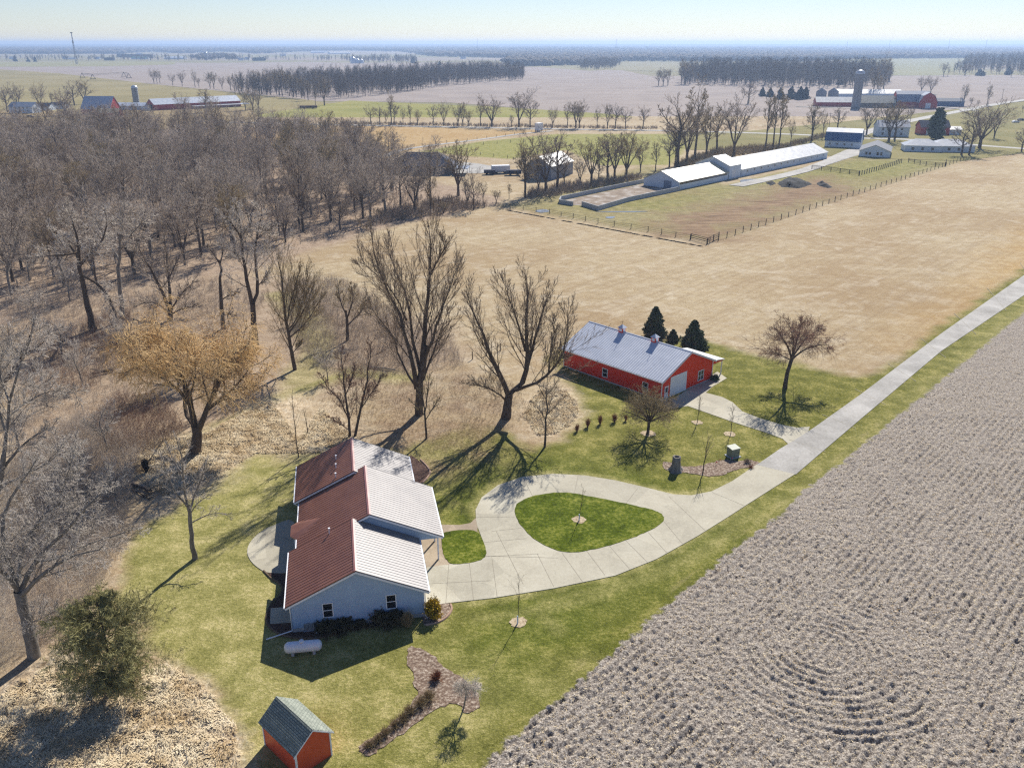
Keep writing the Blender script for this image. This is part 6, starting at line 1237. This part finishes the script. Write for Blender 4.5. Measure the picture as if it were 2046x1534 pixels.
# straw tufts
def tufts(name, label, areas, n, h, tone, seed, w=.02, per=7, tilt=.6):
    rng = np.random.default_rng(seed); pts = []
    for poly in areas: pts += scatter(poly, n // len(areas), .12, rng)
    c = np.array(pts); m = len(c); z = ground_height(c[:, 0], c[:, 1]); base = np.concatenate([c, z[:, None] - .03], -1)[:, None].repeat(per, 1)
    lean = (fbm(c[:, 0] * .6, c[:, 1] * .6, 2, 5) * 12)[:, None] + rng.normal(0, .8, (m, per)); tl = abs(rng.normal(tilt, .35, (m, per)))
    L = rng.uniform(.5, 1.1, (m, per)) * h; d = np.stack([np.cos(lean) * np.sin(tl), np.sin(lean) * np.sin(tl), np.cos(tl)], -1) * L[..., None]
    sv = np.stack([-np.sin(lean), np.cos(lean), np.zeros_like(lean)], -1) * w; b = base + rng.normal(0, .06, base.shape) * [1, 1, 0]
    mid_ = b + d * .6 + [0, 0, .02]; tipp = b + d - np.array([0, 0, 1]) * (L * .25)[..., None]
    q = np.stack([b - sv, b + sv, mid_ + sv, mid_ - sv, tipp + sv * .5, tipp - sv * .5], 2).reshape(-1, 3); k = m * per; i = np.arange(k)[:, None] * 6
    Q = np.concatenate([i + [0, 1, 2, 3], i + [3, 2, 4, 5]])
    return tag(mesh_np(name, q, Q, M[tone]), label, 'grass', kind='stuff')
M['straw'] = twigm('straw_blades', lin(202, 176, 134, .87), lin(240, 224, 190, .92))
tufts('dry_grass', 'matted pale straw in the lower-left corner', [[(0, 1980), (490, 1980), (470, 1450), (425, 1395), (380, 1350), (335, 1328), (250, 1345), (130, 1310), (0, 1390)]], 9000, .5, 'straw', 1, .03, 7, 1.2)
tufts('dry_grass', 'clumps of pale straw behind the house', [[(600, 880), (640, 815), (700, 870), (690, 900), (600, 905), (510, 905), (440, 945), (330, 990), (260, 950), (300, 880), (400, 870), (540, 800)]], 8000, .55, 'straw', 2, .03, 7, 1.1)
tufts('reed_patch', 'round patch of flattened pale reeds left of the red barn', [[(1048, 830), (1062, 797), (1090, 777), (1130, 782), (1150, 800), (1156, 825), (1140, 848), (1110, 866), (1075, 868)]], 2600, .55, 'straw', 3, .024, 7, .95)
tufts('crop_stubble', 'pale stubble bits lying on the ploughed clods', [[(965, 1534), (1200, 1330), (1460, 1110), (1680, 930), (2046, 640), (2300, 600), (2300, 1700), (965, 1700)]], 30000, .2, 'straw', 4, .022, 3, 1.3)
# ------------------------------------------------------------------ yard objects
tx, ty = P(569, 1308); tx2, ty2 = P(645, 1301); ta = math.atan2(ty2 - ty, tx2 - tx); TL = math.hypot(tx2 - tx, ty2 - ty)
TK = empty('propane_tank', (tx, ty, 0), ta, 'white capsule-shaped propane tank in the shade below the gable', 'tank')
rad = .5; pr = [(rad * math.sin(a * math.pi / 16) + .001, -rad * .8 * math.cos(a * math.pi / 16)) for a in range(9)]
mt = MB(); pr = [(r_, z) for r_, z in pr] + [(rad, TL - rad * 1.6)] + [(rad * math.cos(a * math.pi / 16) + .001, TL - rad * 1.6 + rad * .8 * math.sin(a * math.pi / 16)) for a in range(1, 9)]
mt.lathe(pr, 28); mt.v = [(z + rad * .8, x, y + .75) for x, y, z in mt.v]; tb = mt.build('shell', M['tank_white'], TK, True)
MB().tube([(TL * .47, 0, 1.2), (TL * .47, 0, 1.42)], [.22, .2], 14).build('valve_dome', M['tank_white'], TK, True)
for x in (TL * .22, TL * .78): MB().box(x - .12, x + .12, -.3, .3, 0, .34).build('leg', M['concrete'], TK)
for x in (.75, TL - .75): mm = MB().lathe([(rad + .004, x - .03), (rad + .014, x), (rad + .004, x + .03)], 28); mm.v = [(z, a, b + .75) for a, b, z in mm.v]; mm.build('band', M['trim'], TK, True)
AC = empty('air_conditioner', P(619, 1254), R(11.4), 'square air conditioner with round fan grille by the gable wall', 'appliance')
MB().box(-.45, .45, -.45, .45, .05, .85).build('cabinet', M['concrete'], AC); MB().box(-.55, .55, -.55, .55, -.02, .048).build('pad', M['concrete'], AC)
fn = MB().lathe([(.01, .862), (.36, .862)], 24).build('fan_opening', M['black'], AC); gr = MB()
for r_ in (.1, .2, .3, .37): gr.lathe([(r_ - .012, .875), (r_, .885), (r_ + .012, .875)], 24)
gr.build('grille', M['wood_grey'], fn)
rc = MB()
for k in range(8): rc.box(-.44 + k * .12, -.40 + k * .12, -.462, -.452, .12, .78)
rc.build('vent_slats', M['wood_grey'], AC)
MB().tube([(.6, -.1, .75), (.6, -.1, .25), (.62, -1.0, .06)], .06, 6).build('drain_pipe', M['trim'], AC)
ST = empty('stump_planter', P(1350, 940), 0, 'tall hollow tree stump standing in the curved mulch bed', 'stump')
rgs = random.Random(4); ms = MB(); K_ = 20
prof = [(.95, 0), (.72, .25), (.56, .7), (.5, 1.3), (.5, 1.95), (.36, 1.97), (.3, 1.6)]
for r_, z in prof:
    for j in range(K_):
        a = 2 * math.pi * j / K_; q = r_ * (1 + .08 * math.sin(3 * a + 1) + .06 * math.sin(7 * a) + (.14 * math.sin(5 * a) if z < .3 else 0)); ms.v.append((q * math.cos(a), q * math.sin(a), z))
for i in range(len(prof) - 1):
    for j in range(K_): ms.f.append((i * K_ + j, i * K_ + (j + 1) % K_, (i + 1) * K_ + (j + 1) % K_, (i + 1) * K_ + j))
ms.f.append(tuple((len(prof) - 1) * K_ + j for j in range(K_)))
ms.build('stump', M['bark_grey'], ST, True)
MB().lathe([(.01, 1.62), (.3, 1.62)], 16).build('soil', M['darkmulch'], ST)
UB = empty('utility_box', P(1464, 911), R(25), 'grey-green metal utility box on the lawn above the mulch bed', 'utility box')
MB().box(-.62, .62, -.55, .55, .1, 1.2).build('cabinet', M['box_green'] if 'box_green' in M else mottled('box_green', [lin(116, 122, 104), lin(136, 142, 122)], 2, .6, .3), UB)
MB().add([(-.68, -.6, 1.2), (.68, -.6, 1.2), (.68, .6, 1.32), (-.68, .6, 1.32), (-.68, -.6, 1.28), (.68, -.6, 1.28), (.68, .6, 1.4), (-.68, .6, 1.4)], [(3, 2, 1, 0), (4, 5, 6, 7), (0, 1, 5, 4), (1, 2, 6, 5), (2, 3, 7, 6), (3, 0, 4, 7)]).build('lid', mottled('lid_green', [lin(150, 154, 138), lin(168, 172, 154)], 2, .6, .3), UB)
MB().box(-.8, .8, -.72, .72, -.02, .098).build('pad', M['concrete'], UB); MB().box(.3, .4, -.575, -.552, .6, .75).build('latch', M['black'], UB)
for i, q in enumerate([(1430, 929), (1437, 924), (1461, 921)]):
    f = empty('marker_flag', P(*q), 0, 'tiny red marker flag in the curved mulch bed, %s from the left' % ordn(i), 'flag', 'red marker flags')
    MB().tube([(0, 0, 0), (0, 0, .5)], .01, 5).build('wire', M['black'], f); MB().box(0, .16, -.004, .004, .38, .5).build('flag', mottled('flag_red', [lin(226, 60, 50)], 2, .7), f)
# edging of the beds
def edging(name, label, pts, h, mat, w=.12, parent=None, px=True):
    p = catmull(PP(pts) if px else pts, 5, False); m = MB()
    m.tube([(x, y, .04) for x, y in p], w, 6); return tag(m.build(name, M[mat], parent), label, 'edging')
M['edge_stone'] = mottled('pinkish_edging', [lin(168, 136, 116, .8), lin(196, 166, 144, .8)], 4)
M['edge_dark'] = mottled('brown_edging', [lin(96, 80, 66, .8), lin(130, 110, 90, .8)], 4)
edging('bed_edging', 'pinkish curved edging round the golden shrub', [(900, 1207), (902, 1218), (893, 1232), (876, 1243), (850, 1249)], .1, 'edge_stone')
edging('bed_edging', 'brown curved edging of the bed at the front-left of the house', [zh(*q) for q in [(150, 960), (200, 1010), (250, 1040), (270, 1080), (245, 1130), (205, 1160), (170, 1240), (172, 1290), (200, 1330), (270, 1370), (380, 1392), (500, 1388), (600, 1360)]], .1, 'edge_dark')
edging('bed_edging', 'pinkish edging at the back right corner of the house', [zh(*q) for q in [(1150, 250), (1190, 290), (1212, 330), (1195, 365), (1165, 398)]], .1, 'edge_stone')
# fallen logs
def log(label, a, b, r_, mat='bark_dark', seed=1, branches=4):
    x0, y0 = P(*a); x1, y1 = P(*b); rng = random.Random(seed); n = 6; L = math.hypot(x1 - x0, y1 - y0)
    g = empty('fallen_log', (x0, y0, 0), math.atan2(y1 - y0, x1 - x0), label, 'log')
    MB().tube([(L * i / (n - 1), rng.uniform(-.12, .12), r_ * 1.1 + rng.uniform(0, .1)) for i in range(n)], [r_ * (1 - .4 * i / (n - 1)) for i in range(n)], 8).build('log', M[mat], g, True)
    m = MB()
    for k in range(branches):
        u = L * rng.uniform(.4, 1); s = rng.choice((-1, 1)); m.tube([(u, 0, r_), (u + .7, s * .8, r_ + .4), (u + 1.2, s * 1.6, r_ + .5)], [.06, .04, .015], 5)
    if branches: m.build('branch', M[mat], g, True)
log('dark bluish fallen log on the straw left of the patio tree', (265, 972), (303, 984), .2, 'twig_dark', 1)
log('thin fallen branch beside the dark fallen log', (262, 978), (300, 1000), .1, 'bark_dark', 2)
log('tangled uprooted trunk left of the willow', (228, 742), (185, 752), .35, 'bark_dark', 3, 7)
log('pale fallen trunk among the straw below the giant tree', (735, 735), (790, 742), .2, 'bark_grey', 4, 3)
# ------------------------------------------------------------------ fences
def fence(name, label, pts, spacing, h, rails, post=.09, group=None, wire=.012, pmat='wood_post'):
    w = PP(pts); x0, y0 = w[0]; r = empty(name, (x0, y0, 0), 0, label, 'fence', group)
    cum = 0; posts = []; lines = []
    for (a, b), (c, d) in zip(w[:-1], w[1:]):
        L = math.hypot(c - a, d - b); n = max(1, int(round(L / spacing)))
        for i in range(n): posts.append((a + (c - a) * i / n, b + (d - b) * i / n))
    posts.append(w[-1]); m = MB()
    for z in rails: m.tube([(x - x0, y - y0, z) for x, y in posts], wire, 4, False)
    m.build('rails', M['wood_post' if wire > .03 else 'wood_grey'], r)
    base = MB().tube([(0, 0, -.2), (0, 0, h)], post, 6).build('post', M[pmat], r)
    for i, (x, y) in enumerate(posts[:100]):
        o = base if i == 0 else base.copy()
        if i: COL.objects.link(o); o.parent = r
        o.location = (x - x0, y - y0, 0); o.rotation_euler = (random.uniform(-.04, .04), random.uniform(-.04, .04), 0); o.scale = (1, 1, random.uniform(.9, 1.1))
    if len(posts) > 100:
        m = MB()
        for x, y in posts[100:]: m.tube([(x - x0, y - y0, -.2), (x - x0, y - y0, h)], post, 6)
        o = m.build('post', M[pmat], r); o['kind'] = 'stuff'
    return r
random.seed(21)
fence('wire_fence', 'wire fence along the near side of the muddy pasture', [z4(790, 568), z4(1110, 612), z4(1410, 672), z4(1720, 722), z4(1980, 772), (1412, 488)], 5.5, 1.5, (.3, .8, 1.3), .1, wire=.03)
fence('wire_fence', 'long wire fence with many posts along the right side of the pasture', [(1418, 486), (1530, 448), (1680, 398), (1800, 360), (1925, 320)], 5.2, 1.6, (.3, .8, 1.3), .11, wire=.02)
fence('board_fence', 'corner section of board fence at the near pasture corner', [(1380, 478), (1414, 487), (1436, 476)], 4.5, 1.6, (.5, 1.0, 1.5), .13, wire=.07)
fence('board_fence', 'dark board fence with two rails below the farmhouse lawn', [(1622, 338), (1660, 342), (1716, 350)], 5, 1.7, (.4, .85, 1.3, 1.6), .14, wire=.07)
fence('picket_fence', 'close-set post fence running up beside the farmhouse lawn', [(1717, 350), (1760, 338), (1801, 325)], 2.6, 1.7, (1.4,), .16, wire=.04, pmat='wood_grey')
fence('board_fence', 'dark board pen right of the close-set post fence', [(1815, 324), (1850, 331), (1888, 333), (1890, 326)], 4, 1.7, (.5, 1.0, 1.5), .14, wire=.07)
fence('lane_fence', 'wire fence along the upper side of the gravel lane', [z4(200, 208), z4(600, 160), z4(1000, 110)], 8, 1.5, (.6, 1.2), .12, wire=.02)
fence('lane_fence', 'wire fence along the lower side of the gravel lane', [z4(330, 212), z4(700, 185), z4(950, 165)], 8, 1.5, (.6, 1.2), .12, wire=.02)
fence('field_fence', 'wire fence across the pasture between the two sheds', [z4(420, 195), z4(600, 240), z4(850, 268), z4(960, 300)], 8, 1.5, (.6, 1.2), .12, wire=.02)
fence('field_fence', 'wire fence along the wood edge above the stubble', [(600, 488), (690, 464), (760, 448), (880, 424), (990, 412)], 4.5, 1.3, (.5, 1.0), .07, wire=.015)
fence('garden_fence', 'short row of old posts behind the giant tree', [(944, 718), (1000, 700), (1060, 700), (1120, 690)], 4, 1.4, (.7,), .09, wire=.01)
# straw ridge left by the mower beside the fence
# ------------------------------------------------------------------ farm gear and vehicles
def vehicle(name, label, px, ang, L, Wd, Hh, body, cab=True, cat='vehicle'):
    r = empty(name, P(*px), R(ang), label, cat)
    m = MB().prism([(0, .45), (L, .45), (L, .95), (L * .78, 1.05), (L * .66, Hh), (L * .22, Hh), (L * .08, 1.05), (0, 1.0)], 'y', 0, Wd); m.build('body', M[body], r)
    MB().prism([(L * .16, 1.08), (L * .74, 1.08), (L * .655, Hh - .1), (L * .24, Hh - .1)], 'y', -.012, Wd + .012).build('windows', M['glass'], r)
    for x in (L * .2, L * .8):
        for y in (-.02, Wd - .2):
            w_ = MB(); w_.lathe([(.01, 0), (.36, 0), (.36, .22), (.01, .22)], 16); w_.v = [(a + x, c + y, b + .36) for a, b, c in w_.v]; w_.build('wheel', M['black'], r)
    return r
vehicle('parked_car', 'white parked car at the right edge beyond the bare trees', (2024, 246), 5, 5, 1.9, 1.6, 'white_paint')
vehicle('parked_car', 'dark parked car just above the white one at the right edge', (2035, 242), 5, 5, 1.9, 1.6, 'dark_roof')
vehicle('parked_car', 'dark car standing on the left farmyard lane', z1(150, 572), 5, 5.4, 2, 1.7, 'dark_roof')
def trailer(label, px, ang, L, Wd, Hh, mat):
    r = empty('farm_trailer', P(*px), R(ang), label, 'trailer')
    MB().box(0, L, 0, Wd, .8, Hh).build('body', M[mat], r); MB().box(.1, L - .1, .1, Wd - .1, .55, .797).build('chassis', M['rust'], r); MB().box(-.9, -.003, Wd / 2 - .06, Wd / 2 + .06, .6, .7).build('drawbar', M['rust'], r)
    for x in (L * .25, L * .75):
        for y in (-.1, Wd - .1):
            w_ = MB(); w_.lathe([(.01, 0), (.42, 0), (.42, .22), (.01, .22)], 14); w_.v = [(a + x, c + y, b + .42) for a, b, c in w_.v]; w_.build('wheel', M['black'], r)
trailer('white box trailer at the gravel yard edge', z4(755, 365), 12, 7.5, 2.8, 3.2, 'white_paint')
trailer('dark trailer left of the white box trailer', z4(705, 372), 5, 4.5, 2.4, 1.9, 'dark_roof')
trailer('dark wagon between the white box trailer and the pole barn', z4(845, 376), 4, 6, 2.4, 2.1, 'dark_roof')
trailer('small white wagon near the crossing of lane and road', z2(1160, 655), 60, 5, 3, 5, 'white_paint')
trailer('dark implement beside the fence left of the silo farm road', z1(1750, 520), 8, 14, 3, 2.4, 'rust')
def pile(label, pts, h, mat, seed):
    w = np.array(PP(pts)); c = w.mean(0); rng = np.random.default_rng(seed)
    n = 26; lo, hi = w.min(0), w.max(0); X, Y = np.meshgrid(np.linspace(lo[0], hi[0], n), np.linspace(lo[1], hi[1], n))
    d = sdf(X, Y, [tuple(q) for q in w]); Z = np.clip(d / 3, -.2, 1) * h * (.5 + fbm(X * .5, Y * .5, 3, seed)) + (vnoise(X * 1.2, Y * 1.2, seed) - .5) * .6 * (d > 0) - .05
    i = np.arange(n * n).reshape(n, n)
    return tag(mesh_np('debris_pile', np.stack([X, Y, Z], -1), np.stack([i[:-1, :-1], i[:-1, 1:], i[1:, 1:], i[1:, :-1]], -1), M[mat], smooth=False), label, 'pile')
pile('long dark tarp-covered heap in the muddy pasture', [(1552, 366), (1568, 358), (1600, 360), (1625, 368), (1598, 377), (1560, 374)], 1.5, 'black', 3)
pile('smaller dark heap right of the long one', [(1630, 366), (1650, 366), (1664, 374), (1655, 377), (1636, 372)], 1.4, 'black', 4)
pile('dark heap left of the long tarp-covered one', [(1530, 366), (1544, 362), (1552, 368), (1540, 372)], 1.2, 'black', 5)
# standing puddles that shine pale in the pasture
M['puddle'] = NT('muddy_puddle').fin(lin(150, 156, 164), .12, .6)
for i, q in enumerate([[z4(1020, 595), z4(1075, 585), z4(1110, 597), z4(1060, 606)], [z4(1460, 632), z4(1515, 630), z4(1500, 640), z4(1465, 640)], [z4(1395, 600), z4(1560, 597), z4(1720, 598), z4(1560, 603)], [(1480, 360), (1520, 358), (1530, 364), (1490, 368)]]):
    sheet('puddle', ['pale puddle by the left fence posts of the pasture', 'small pale puddle in the middle of the near pasture', 'long thin puddle below the cattle pen', 'pale wet patch near the white barn door'][i], q, M['puddle'], .09, .05, 'puddle', smooth=4)
# windrow of straw outside the near fence
wr = MB(); rg = random.Random(8)
for k in range(90):
    t_ = k / 89; px, py = 1015 + (1398 - 1015) * t_, 421 + (492 - 421) * t_; x, y = P(px, py)
    if rg.random() < .55: wr.tube([(x - .8, y + .4, .0), (x + rg.uniform(-.2, .2), y, .12), (x + .8, y - .4, .0)], [.08, .16, .08], 5)
tag(wr.build('straw_windrow', M['wood_post']), 'dark broken line of raked straw outside the near fence', 'straw', kind='stuff')
# ------------------------------------------------------------------ pivot irrigation, mast, poles
pv = empty('pivot_sprinkler', P(165, 156), 0, 'long spidery irrigation machine standing in the far lilac field', 'irrigation machine')
pw = PP([(165, 156), (186, 159), (248, 154), (258, 157)]); o0 = pw[0]
for i, (x, y) in enumerate(pw):
    m = MB(); dx, dy = x - o0[0], y - o0[1]
    for sx in (-4, 4): m.tube([(dx + sx, dy, 0), (dx, dy, 7)], .35, 5)
    m.tube([(dx - 4, dy, .8), (dx + 4, dy, .8)], .35, 5); m.build('wheel_tower', M['wood_post'], pv)
m = MB(); m.tube([(x - o0[0], y - o0[1], 7) for x, y in pw], .3, 5); m.tube([(x - o0[0], y - o0[1], 5.4) for x, y in pw], .15, 4); m.build('pipe', M['wood_grey'], pv)
mx, my = P(153.5, 129); mh = hgt((153.5, 129), (147, 66))
ms_ = empty('radio_mast', (mx, my, 0), 0, 'tall thin steel radio mast rising above the horizon at the left', 'mast')
m = MB()
for a in range(3):
    c, s_ = math.cos(a * 2.094), math.sin(a * 2.094); m.tube([(c * 3, s_ * 3, 0), (c * 1.6, s_ * 1.6, mh * .6), (c * .6, s_ * .6, mh)], .38, 4)
for k in range(14):
    z = mh * k / 14; r0 = 3 - 2.4 * k / 14; r1 = 3 - 2.4 * (k + 1) / 14
    for a in range(3):
        m.tube([(math.cos(a * 2.094) * r0, math.sin(a * 2.094) * r0, z), (math.cos((a + 1) * 2.094) * r1, math.sin((a + 1) * 2.094) * r1, z + mh / 14)], .28, 4)
m.build('lattice', M['tower_metal'], ms_); MB().box(-1.8, 1.8, -1.5, 1.5, mh * .68, mh * .73).build('antenna_panel', M['silo_grey'], ms_); MB().box(-2.4, 2.4, -1.5, 1.5, mh - 1, mh + 1).build('top_antenna', M['black'], ms_)
for i, (px, pt) in enumerate([(954, 72), (1230, 78), (1690, 82), (1774, 80), (1892, 79), (1966, 79)]):
    x, y = P(px, 113); h = hgt((px, 113), (px, max(pt, 77))); q = empty('distant_mast', (x, y, 0), 0, 'hair-thin far mast on the skyline, %s from the left' % ordn(i), 'mast', 'far skyline masts')
    MB().tube([(0, 0, 0), (0, 0, h)], [.7, .35], 5).build('pole', M['tower_metal'], q)
def pole(px, h, label):
    q = empty('utility_pole', P(*px), 0, label, 'pole', 'wooden utility poles'); MB().tube([(0, 0, -.3), (0, 0, h)], [.17, .11], 8).build('pole', M['wood_post'], q); MB().box(-1.2, 1.2, -.07, .07, h - .8, h - .65).build('crossarm', M['wood_post'], q)
for i, (x, y) in enumerate([z3(1835, 505), z3(1915, 470), z3(1665, 525), z3(905, 640)]): pole((x, y), 10, 'wooden utility pole beside the diagonal road, %s' % ['second from the right', 'rightmost', 'third from the right', 'leftmost and nearest the gambrel barn'][i])
# hedge of conifers on the far left
def hedge(label, a, b, h, w_):
    x0, y0 = P(*a); x1, y1 = P(*b); L = math.hypot(x1 - x0, y1 - y0); rng = np.random.default_rng(int(a[0])); ac = Acc()
    k = int(L / 3); V_ = []; Q_ = []
    for i in range(k):
        u = i / k; c = np.array([x0 + (x1 - x0) * u, y0 + (y1 - y0) * u, h * .45]); s_ = h * rng.uniform(.5, .62)
        q = rng.normal(0, 1, (90, 3)); q = q / np.linalg.norm(q, axis=1)[:, None] * s_ * rng.uniform(.8, 1.05, (90, 1)) + c
        uu = nrm(rng.normal(0, 1, (90, 3))) * 1.4; vv = nrm(np.cross(uu, rng.normal(0, 1, (90, 3)))) * 1.2
        ac.add(np.stack([q + uu, q + vv, q - uu, q - vv], 1).reshape(-1, 3), np.arange(360).reshape(-1, 4))
    r = ac.build('hedge', M['needles_blue'], smooth=False); return tag(r, label, 'hedge')
hedge('long dark hedge in front of the far village', (237, 114.5), (303, 116.5), 11, 6); hedge('short dark hedge left of the long one', (211, 121), (229, 121), 8, 5); hedge('low dark hedge right of the village', (508, 122), (530, 121.5), 9, 5)

# ------------------------------------------------------------------ far woods: masses of small bare trees
M['farwood'] = twigm('far_wood_twigs', lin(92, 80, 68), lin(124, 110, 94))
M['farcanopy'] = mottled('far_canopy', [lin(70, 62, 52, .8), lin(104, 92, 78, .8)], .02, .95, world=True)
def farwood(label, poly, n, h, seed, rm=.12, nb=16, edge=None):
    rng = np.random.default_rng(seed); c = np.array(scatter(poly, n, h * .18, rng)); m = len(c); hh = h * rng.uniform(.55, 1.15, m)
    P0 = np.stack([np.concatenate([c + rng.normal(0, .3, (m, 2)) * f, (hh * f)[:, None]], -1) for f in np.linspace(0, 1, 4)], 1); R0 = np.tile(np.linspace(rm * 1.7, rm * .6, 4), (m, 1))
    ac = Acc(); ac.tube(P0, R0, 3)
    C, CR = grow(P0, R0, nc=nb, t0=.1, t1=1, ang=40, asd=14, ln=.34, up=.2, wig=.1, n=3, rr=.7, rng=rng, fall=.55); CR = np.maximum(CR, rm * .5); ac.tube(C, CR, 3)
    C2, CR2 = grow(C, CR, nc=6, t0=.1, t1=1, ang=36, asd=12, ln=.65, up=.15, wig=.1, n=2, rr=.8, rng=rng, fall=.3); ac.tube(C2, np.maximum(CR2, rm * .4), 3)
    return tag(ac.build('woods', M['farwood'], smooth=False), label, 'woods', kind='stuff')
farwood('long belt of bluish bare trees beyond the green strip', [(470, 193), (475, 184), (600, 168), (780, 158), (950, 147), (1046, 150), (1048, 160), (960, 166), (900, 171), (830, 182), (780, 189), (700, 196), (600, 200), (560, 190)], 1000, 19, 1, .15, 20)
farwood('dense blue-grey wood behind the silo farm', [(1362, 168), (1360, 158), (1420, 150), (1600, 148), (1720, 150), (1780, 160), (1770, 172), (1700, 176), (1600, 176), (1480, 172), (1420, 170)], 900, 24, 2, .18, 20)
farwood('wood at the right edge beyond the green-grey field', [(1905, 149), (1915, 135), (1950, 124), (2046, 120), (2200, 120), (2250, 150), (2046, 152), (1960, 146)], 800, 22, 3, .22)
farwood('blue treetops behind the far lone bushes', [(1160, 139), (1150, 134), (1200, 128), (1240, 130), (1225, 138), (1195, 141)], 160, 16, 4, .2)
farwood('bare trees around the distant village', [(0, 122), (0, 117), (130, 116), (230, 117), (330, 116), (460, 117), (530, 118), (640, 118), (830, 118), (830, 122), (530, 122), (380, 123), (200, 122)], 260, 15, 5, .35, 12)
farwood('bare trees round the grain bins', [(700, 126), (690, 120), (780, 118), (830, 120), (835, 126), (760, 127)], 120, 16, 6, .3, 12)
def canopy(label, poly, n, seed, s0=7, hh=13):
    """wooded country seen across kilometres: many small crowns, each a rough lump on a stem height"""
    rng = np.random.default_rng(seed); w = np.array(poly, float); pts = []
    lo, hi = w.min(0), w.max(0); inv = lambda py: 1 / (py - 86)
    while len(pts) < n:
        px = rng.uniform(lo[0], hi[0], 400); py = rng.uniform(lo[1], hi[1], 400)
        d = sdf(px, py, [tuple(q) for q in w]); pts += [P(a, b) for a, b, c in zip(px, py, d) if c > 0]
    c = np.array(pts[:n]); D = np.hypot(c[:, 0], c[:, 1]); s = s0 * rng.uniform(.7, 1.4, n) * np.clip(D / 2500, 1, 3.2) ; h = hh * rng.uniform(.8, 1.25, n) * np.clip(D / 5000, 1, 1.25)
    base = np.array([[1, 0, 0], [0, 1, 0], [-1, 0, 0], [0, -1, 0], [.1, .1, 1], [0, 0, -1], [.7, .7, .55], [-.7, .6, .5], [.6, -.7, .5], [-.6, -.7, .6]]) 
    fc = np.array([[0, 6, 8], [0, 1, 6], [1, 7, 6], [1, 2, 7], [2, 9, 7], [2, 3, 9], [3, 8, 9], [3, 0, 8], [6, 7, 4], [7, 9, 4], [9, 8, 4], [8, 6, 4], [1, 0, 5], [2, 1, 5], [3, 2, 5], [0, 3, 5]])
    V_ = base[None] * np.stack([s, s, h * .5], -1)[:, None] * (1 + rng.normal(0, .18, (n, 10, 1))); V_[:, :, 0] += c[:, None, 0]; V_[:, :, 1] += c[:, None, 1]; V_[:, :, 2] += (h * .5)[:, None]
    T_ = fc[None] + (np.arange(n) * 10)[:, None, None]
    return tag(mesh_np('woods', V_, None, M['farcanopy'], T=T_), label, 'woods', kind='stuff')
canopy('broad blue band of woods across the horizon', [(760, 91.5), (2200, 91.5), (2200, 116), (1946, 116.5), (1750, 118), (1690, 119), (1620, 123), (1240, 123), (1230, 129), (1040, 133), (1000, 128), (1030, 117), (860, 113), (800, 104)], 20000, 1)
canopy('blue band of woods left of the distant village', [(-200, 94), (240, 94), (250, 108), (-200, 109)], 4200, 2)
canopy('patchy far woods between village and skyline', [(240, 96), (420, 95), (760, 94), (800, 104), (700, 102), (600, 104), (520, 108), (440, 104), (370, 108), (300, 104), (250, 107)], 2600, 3)
canopy('thin hazy line of trees along the skyline', [(-250, 89.6), (2300, 89.6), (2300, 93), (-250, 93)], 4000, 4, 10, 15)
canopy('clumps of trees around the far village', [(380, 116), (420, 112), (470, 113), (470, 119), (400, 120)], 160, 5, 5, 12)
# low rolling rise behind everything
hv = []; n_ = 160
for i in range(n_):
    a = (i / (n_ - 1) - .5) * 1.5; Dd = 9500; z = 8 + 14 * float(fbm(np.array([i * .07]), np.array([3.3]), 3, 5)[0]) + (5 if -.2 < a < .9 else 0); hv.append((a, Dd, z))
V_ = []; F_ = []
for i, (a, Dd, z) in enumerate(hv):
    for dd, zz in ((Dd, -.3), (Dd + 1200, z), (Dd + 3000, z), (Dd + 4000, -.3)): V_.append((math.sin(a) * dd, math.cos(a) * dd, zz))
    if i:
        for k in range(3): F_.append((4 * i - 4 + k, 4 * i + k, 4 * i + 1 + k, 4 * i - 3 + k))
tag(MB().add(V_, F_).build('hills', M['farcanopy'], smooth=True), 'low blue rise along the horizon', 'hills', kind='structure')

# ------------------------------------------------------------------ haze
hz = MB().box(-26000, 26000, -60, 27000, -3, 96).build('haze', None) if False else None
mh_ = bpy.data.materials.new('haze'); mh_.use_nodes = True; mh_.node_tree.nodes.clear()
vo = mh_.node_tree.nodes.new('ShaderNodeOutputMaterial'); vp = mh_.node_tree.nodes.new('ShaderNodeVolumePrincipled')
vp.inputs['Color'].default_value = (.52, .70, 1.0, 1); vp.inputs['Density'].default_value = HAZE; vp.inputs['Anisotropy'].default_value = .3
mh_.node_tree.links.new(vp.outputs[0], vo.inputs['Volume'])
hz = MB().box(-14000, 14000, -120, 14500, -3, 70).build('haze', mh_); tag(hz, 'thin blue air haze over the far fields', 'haze', kind='stuff')
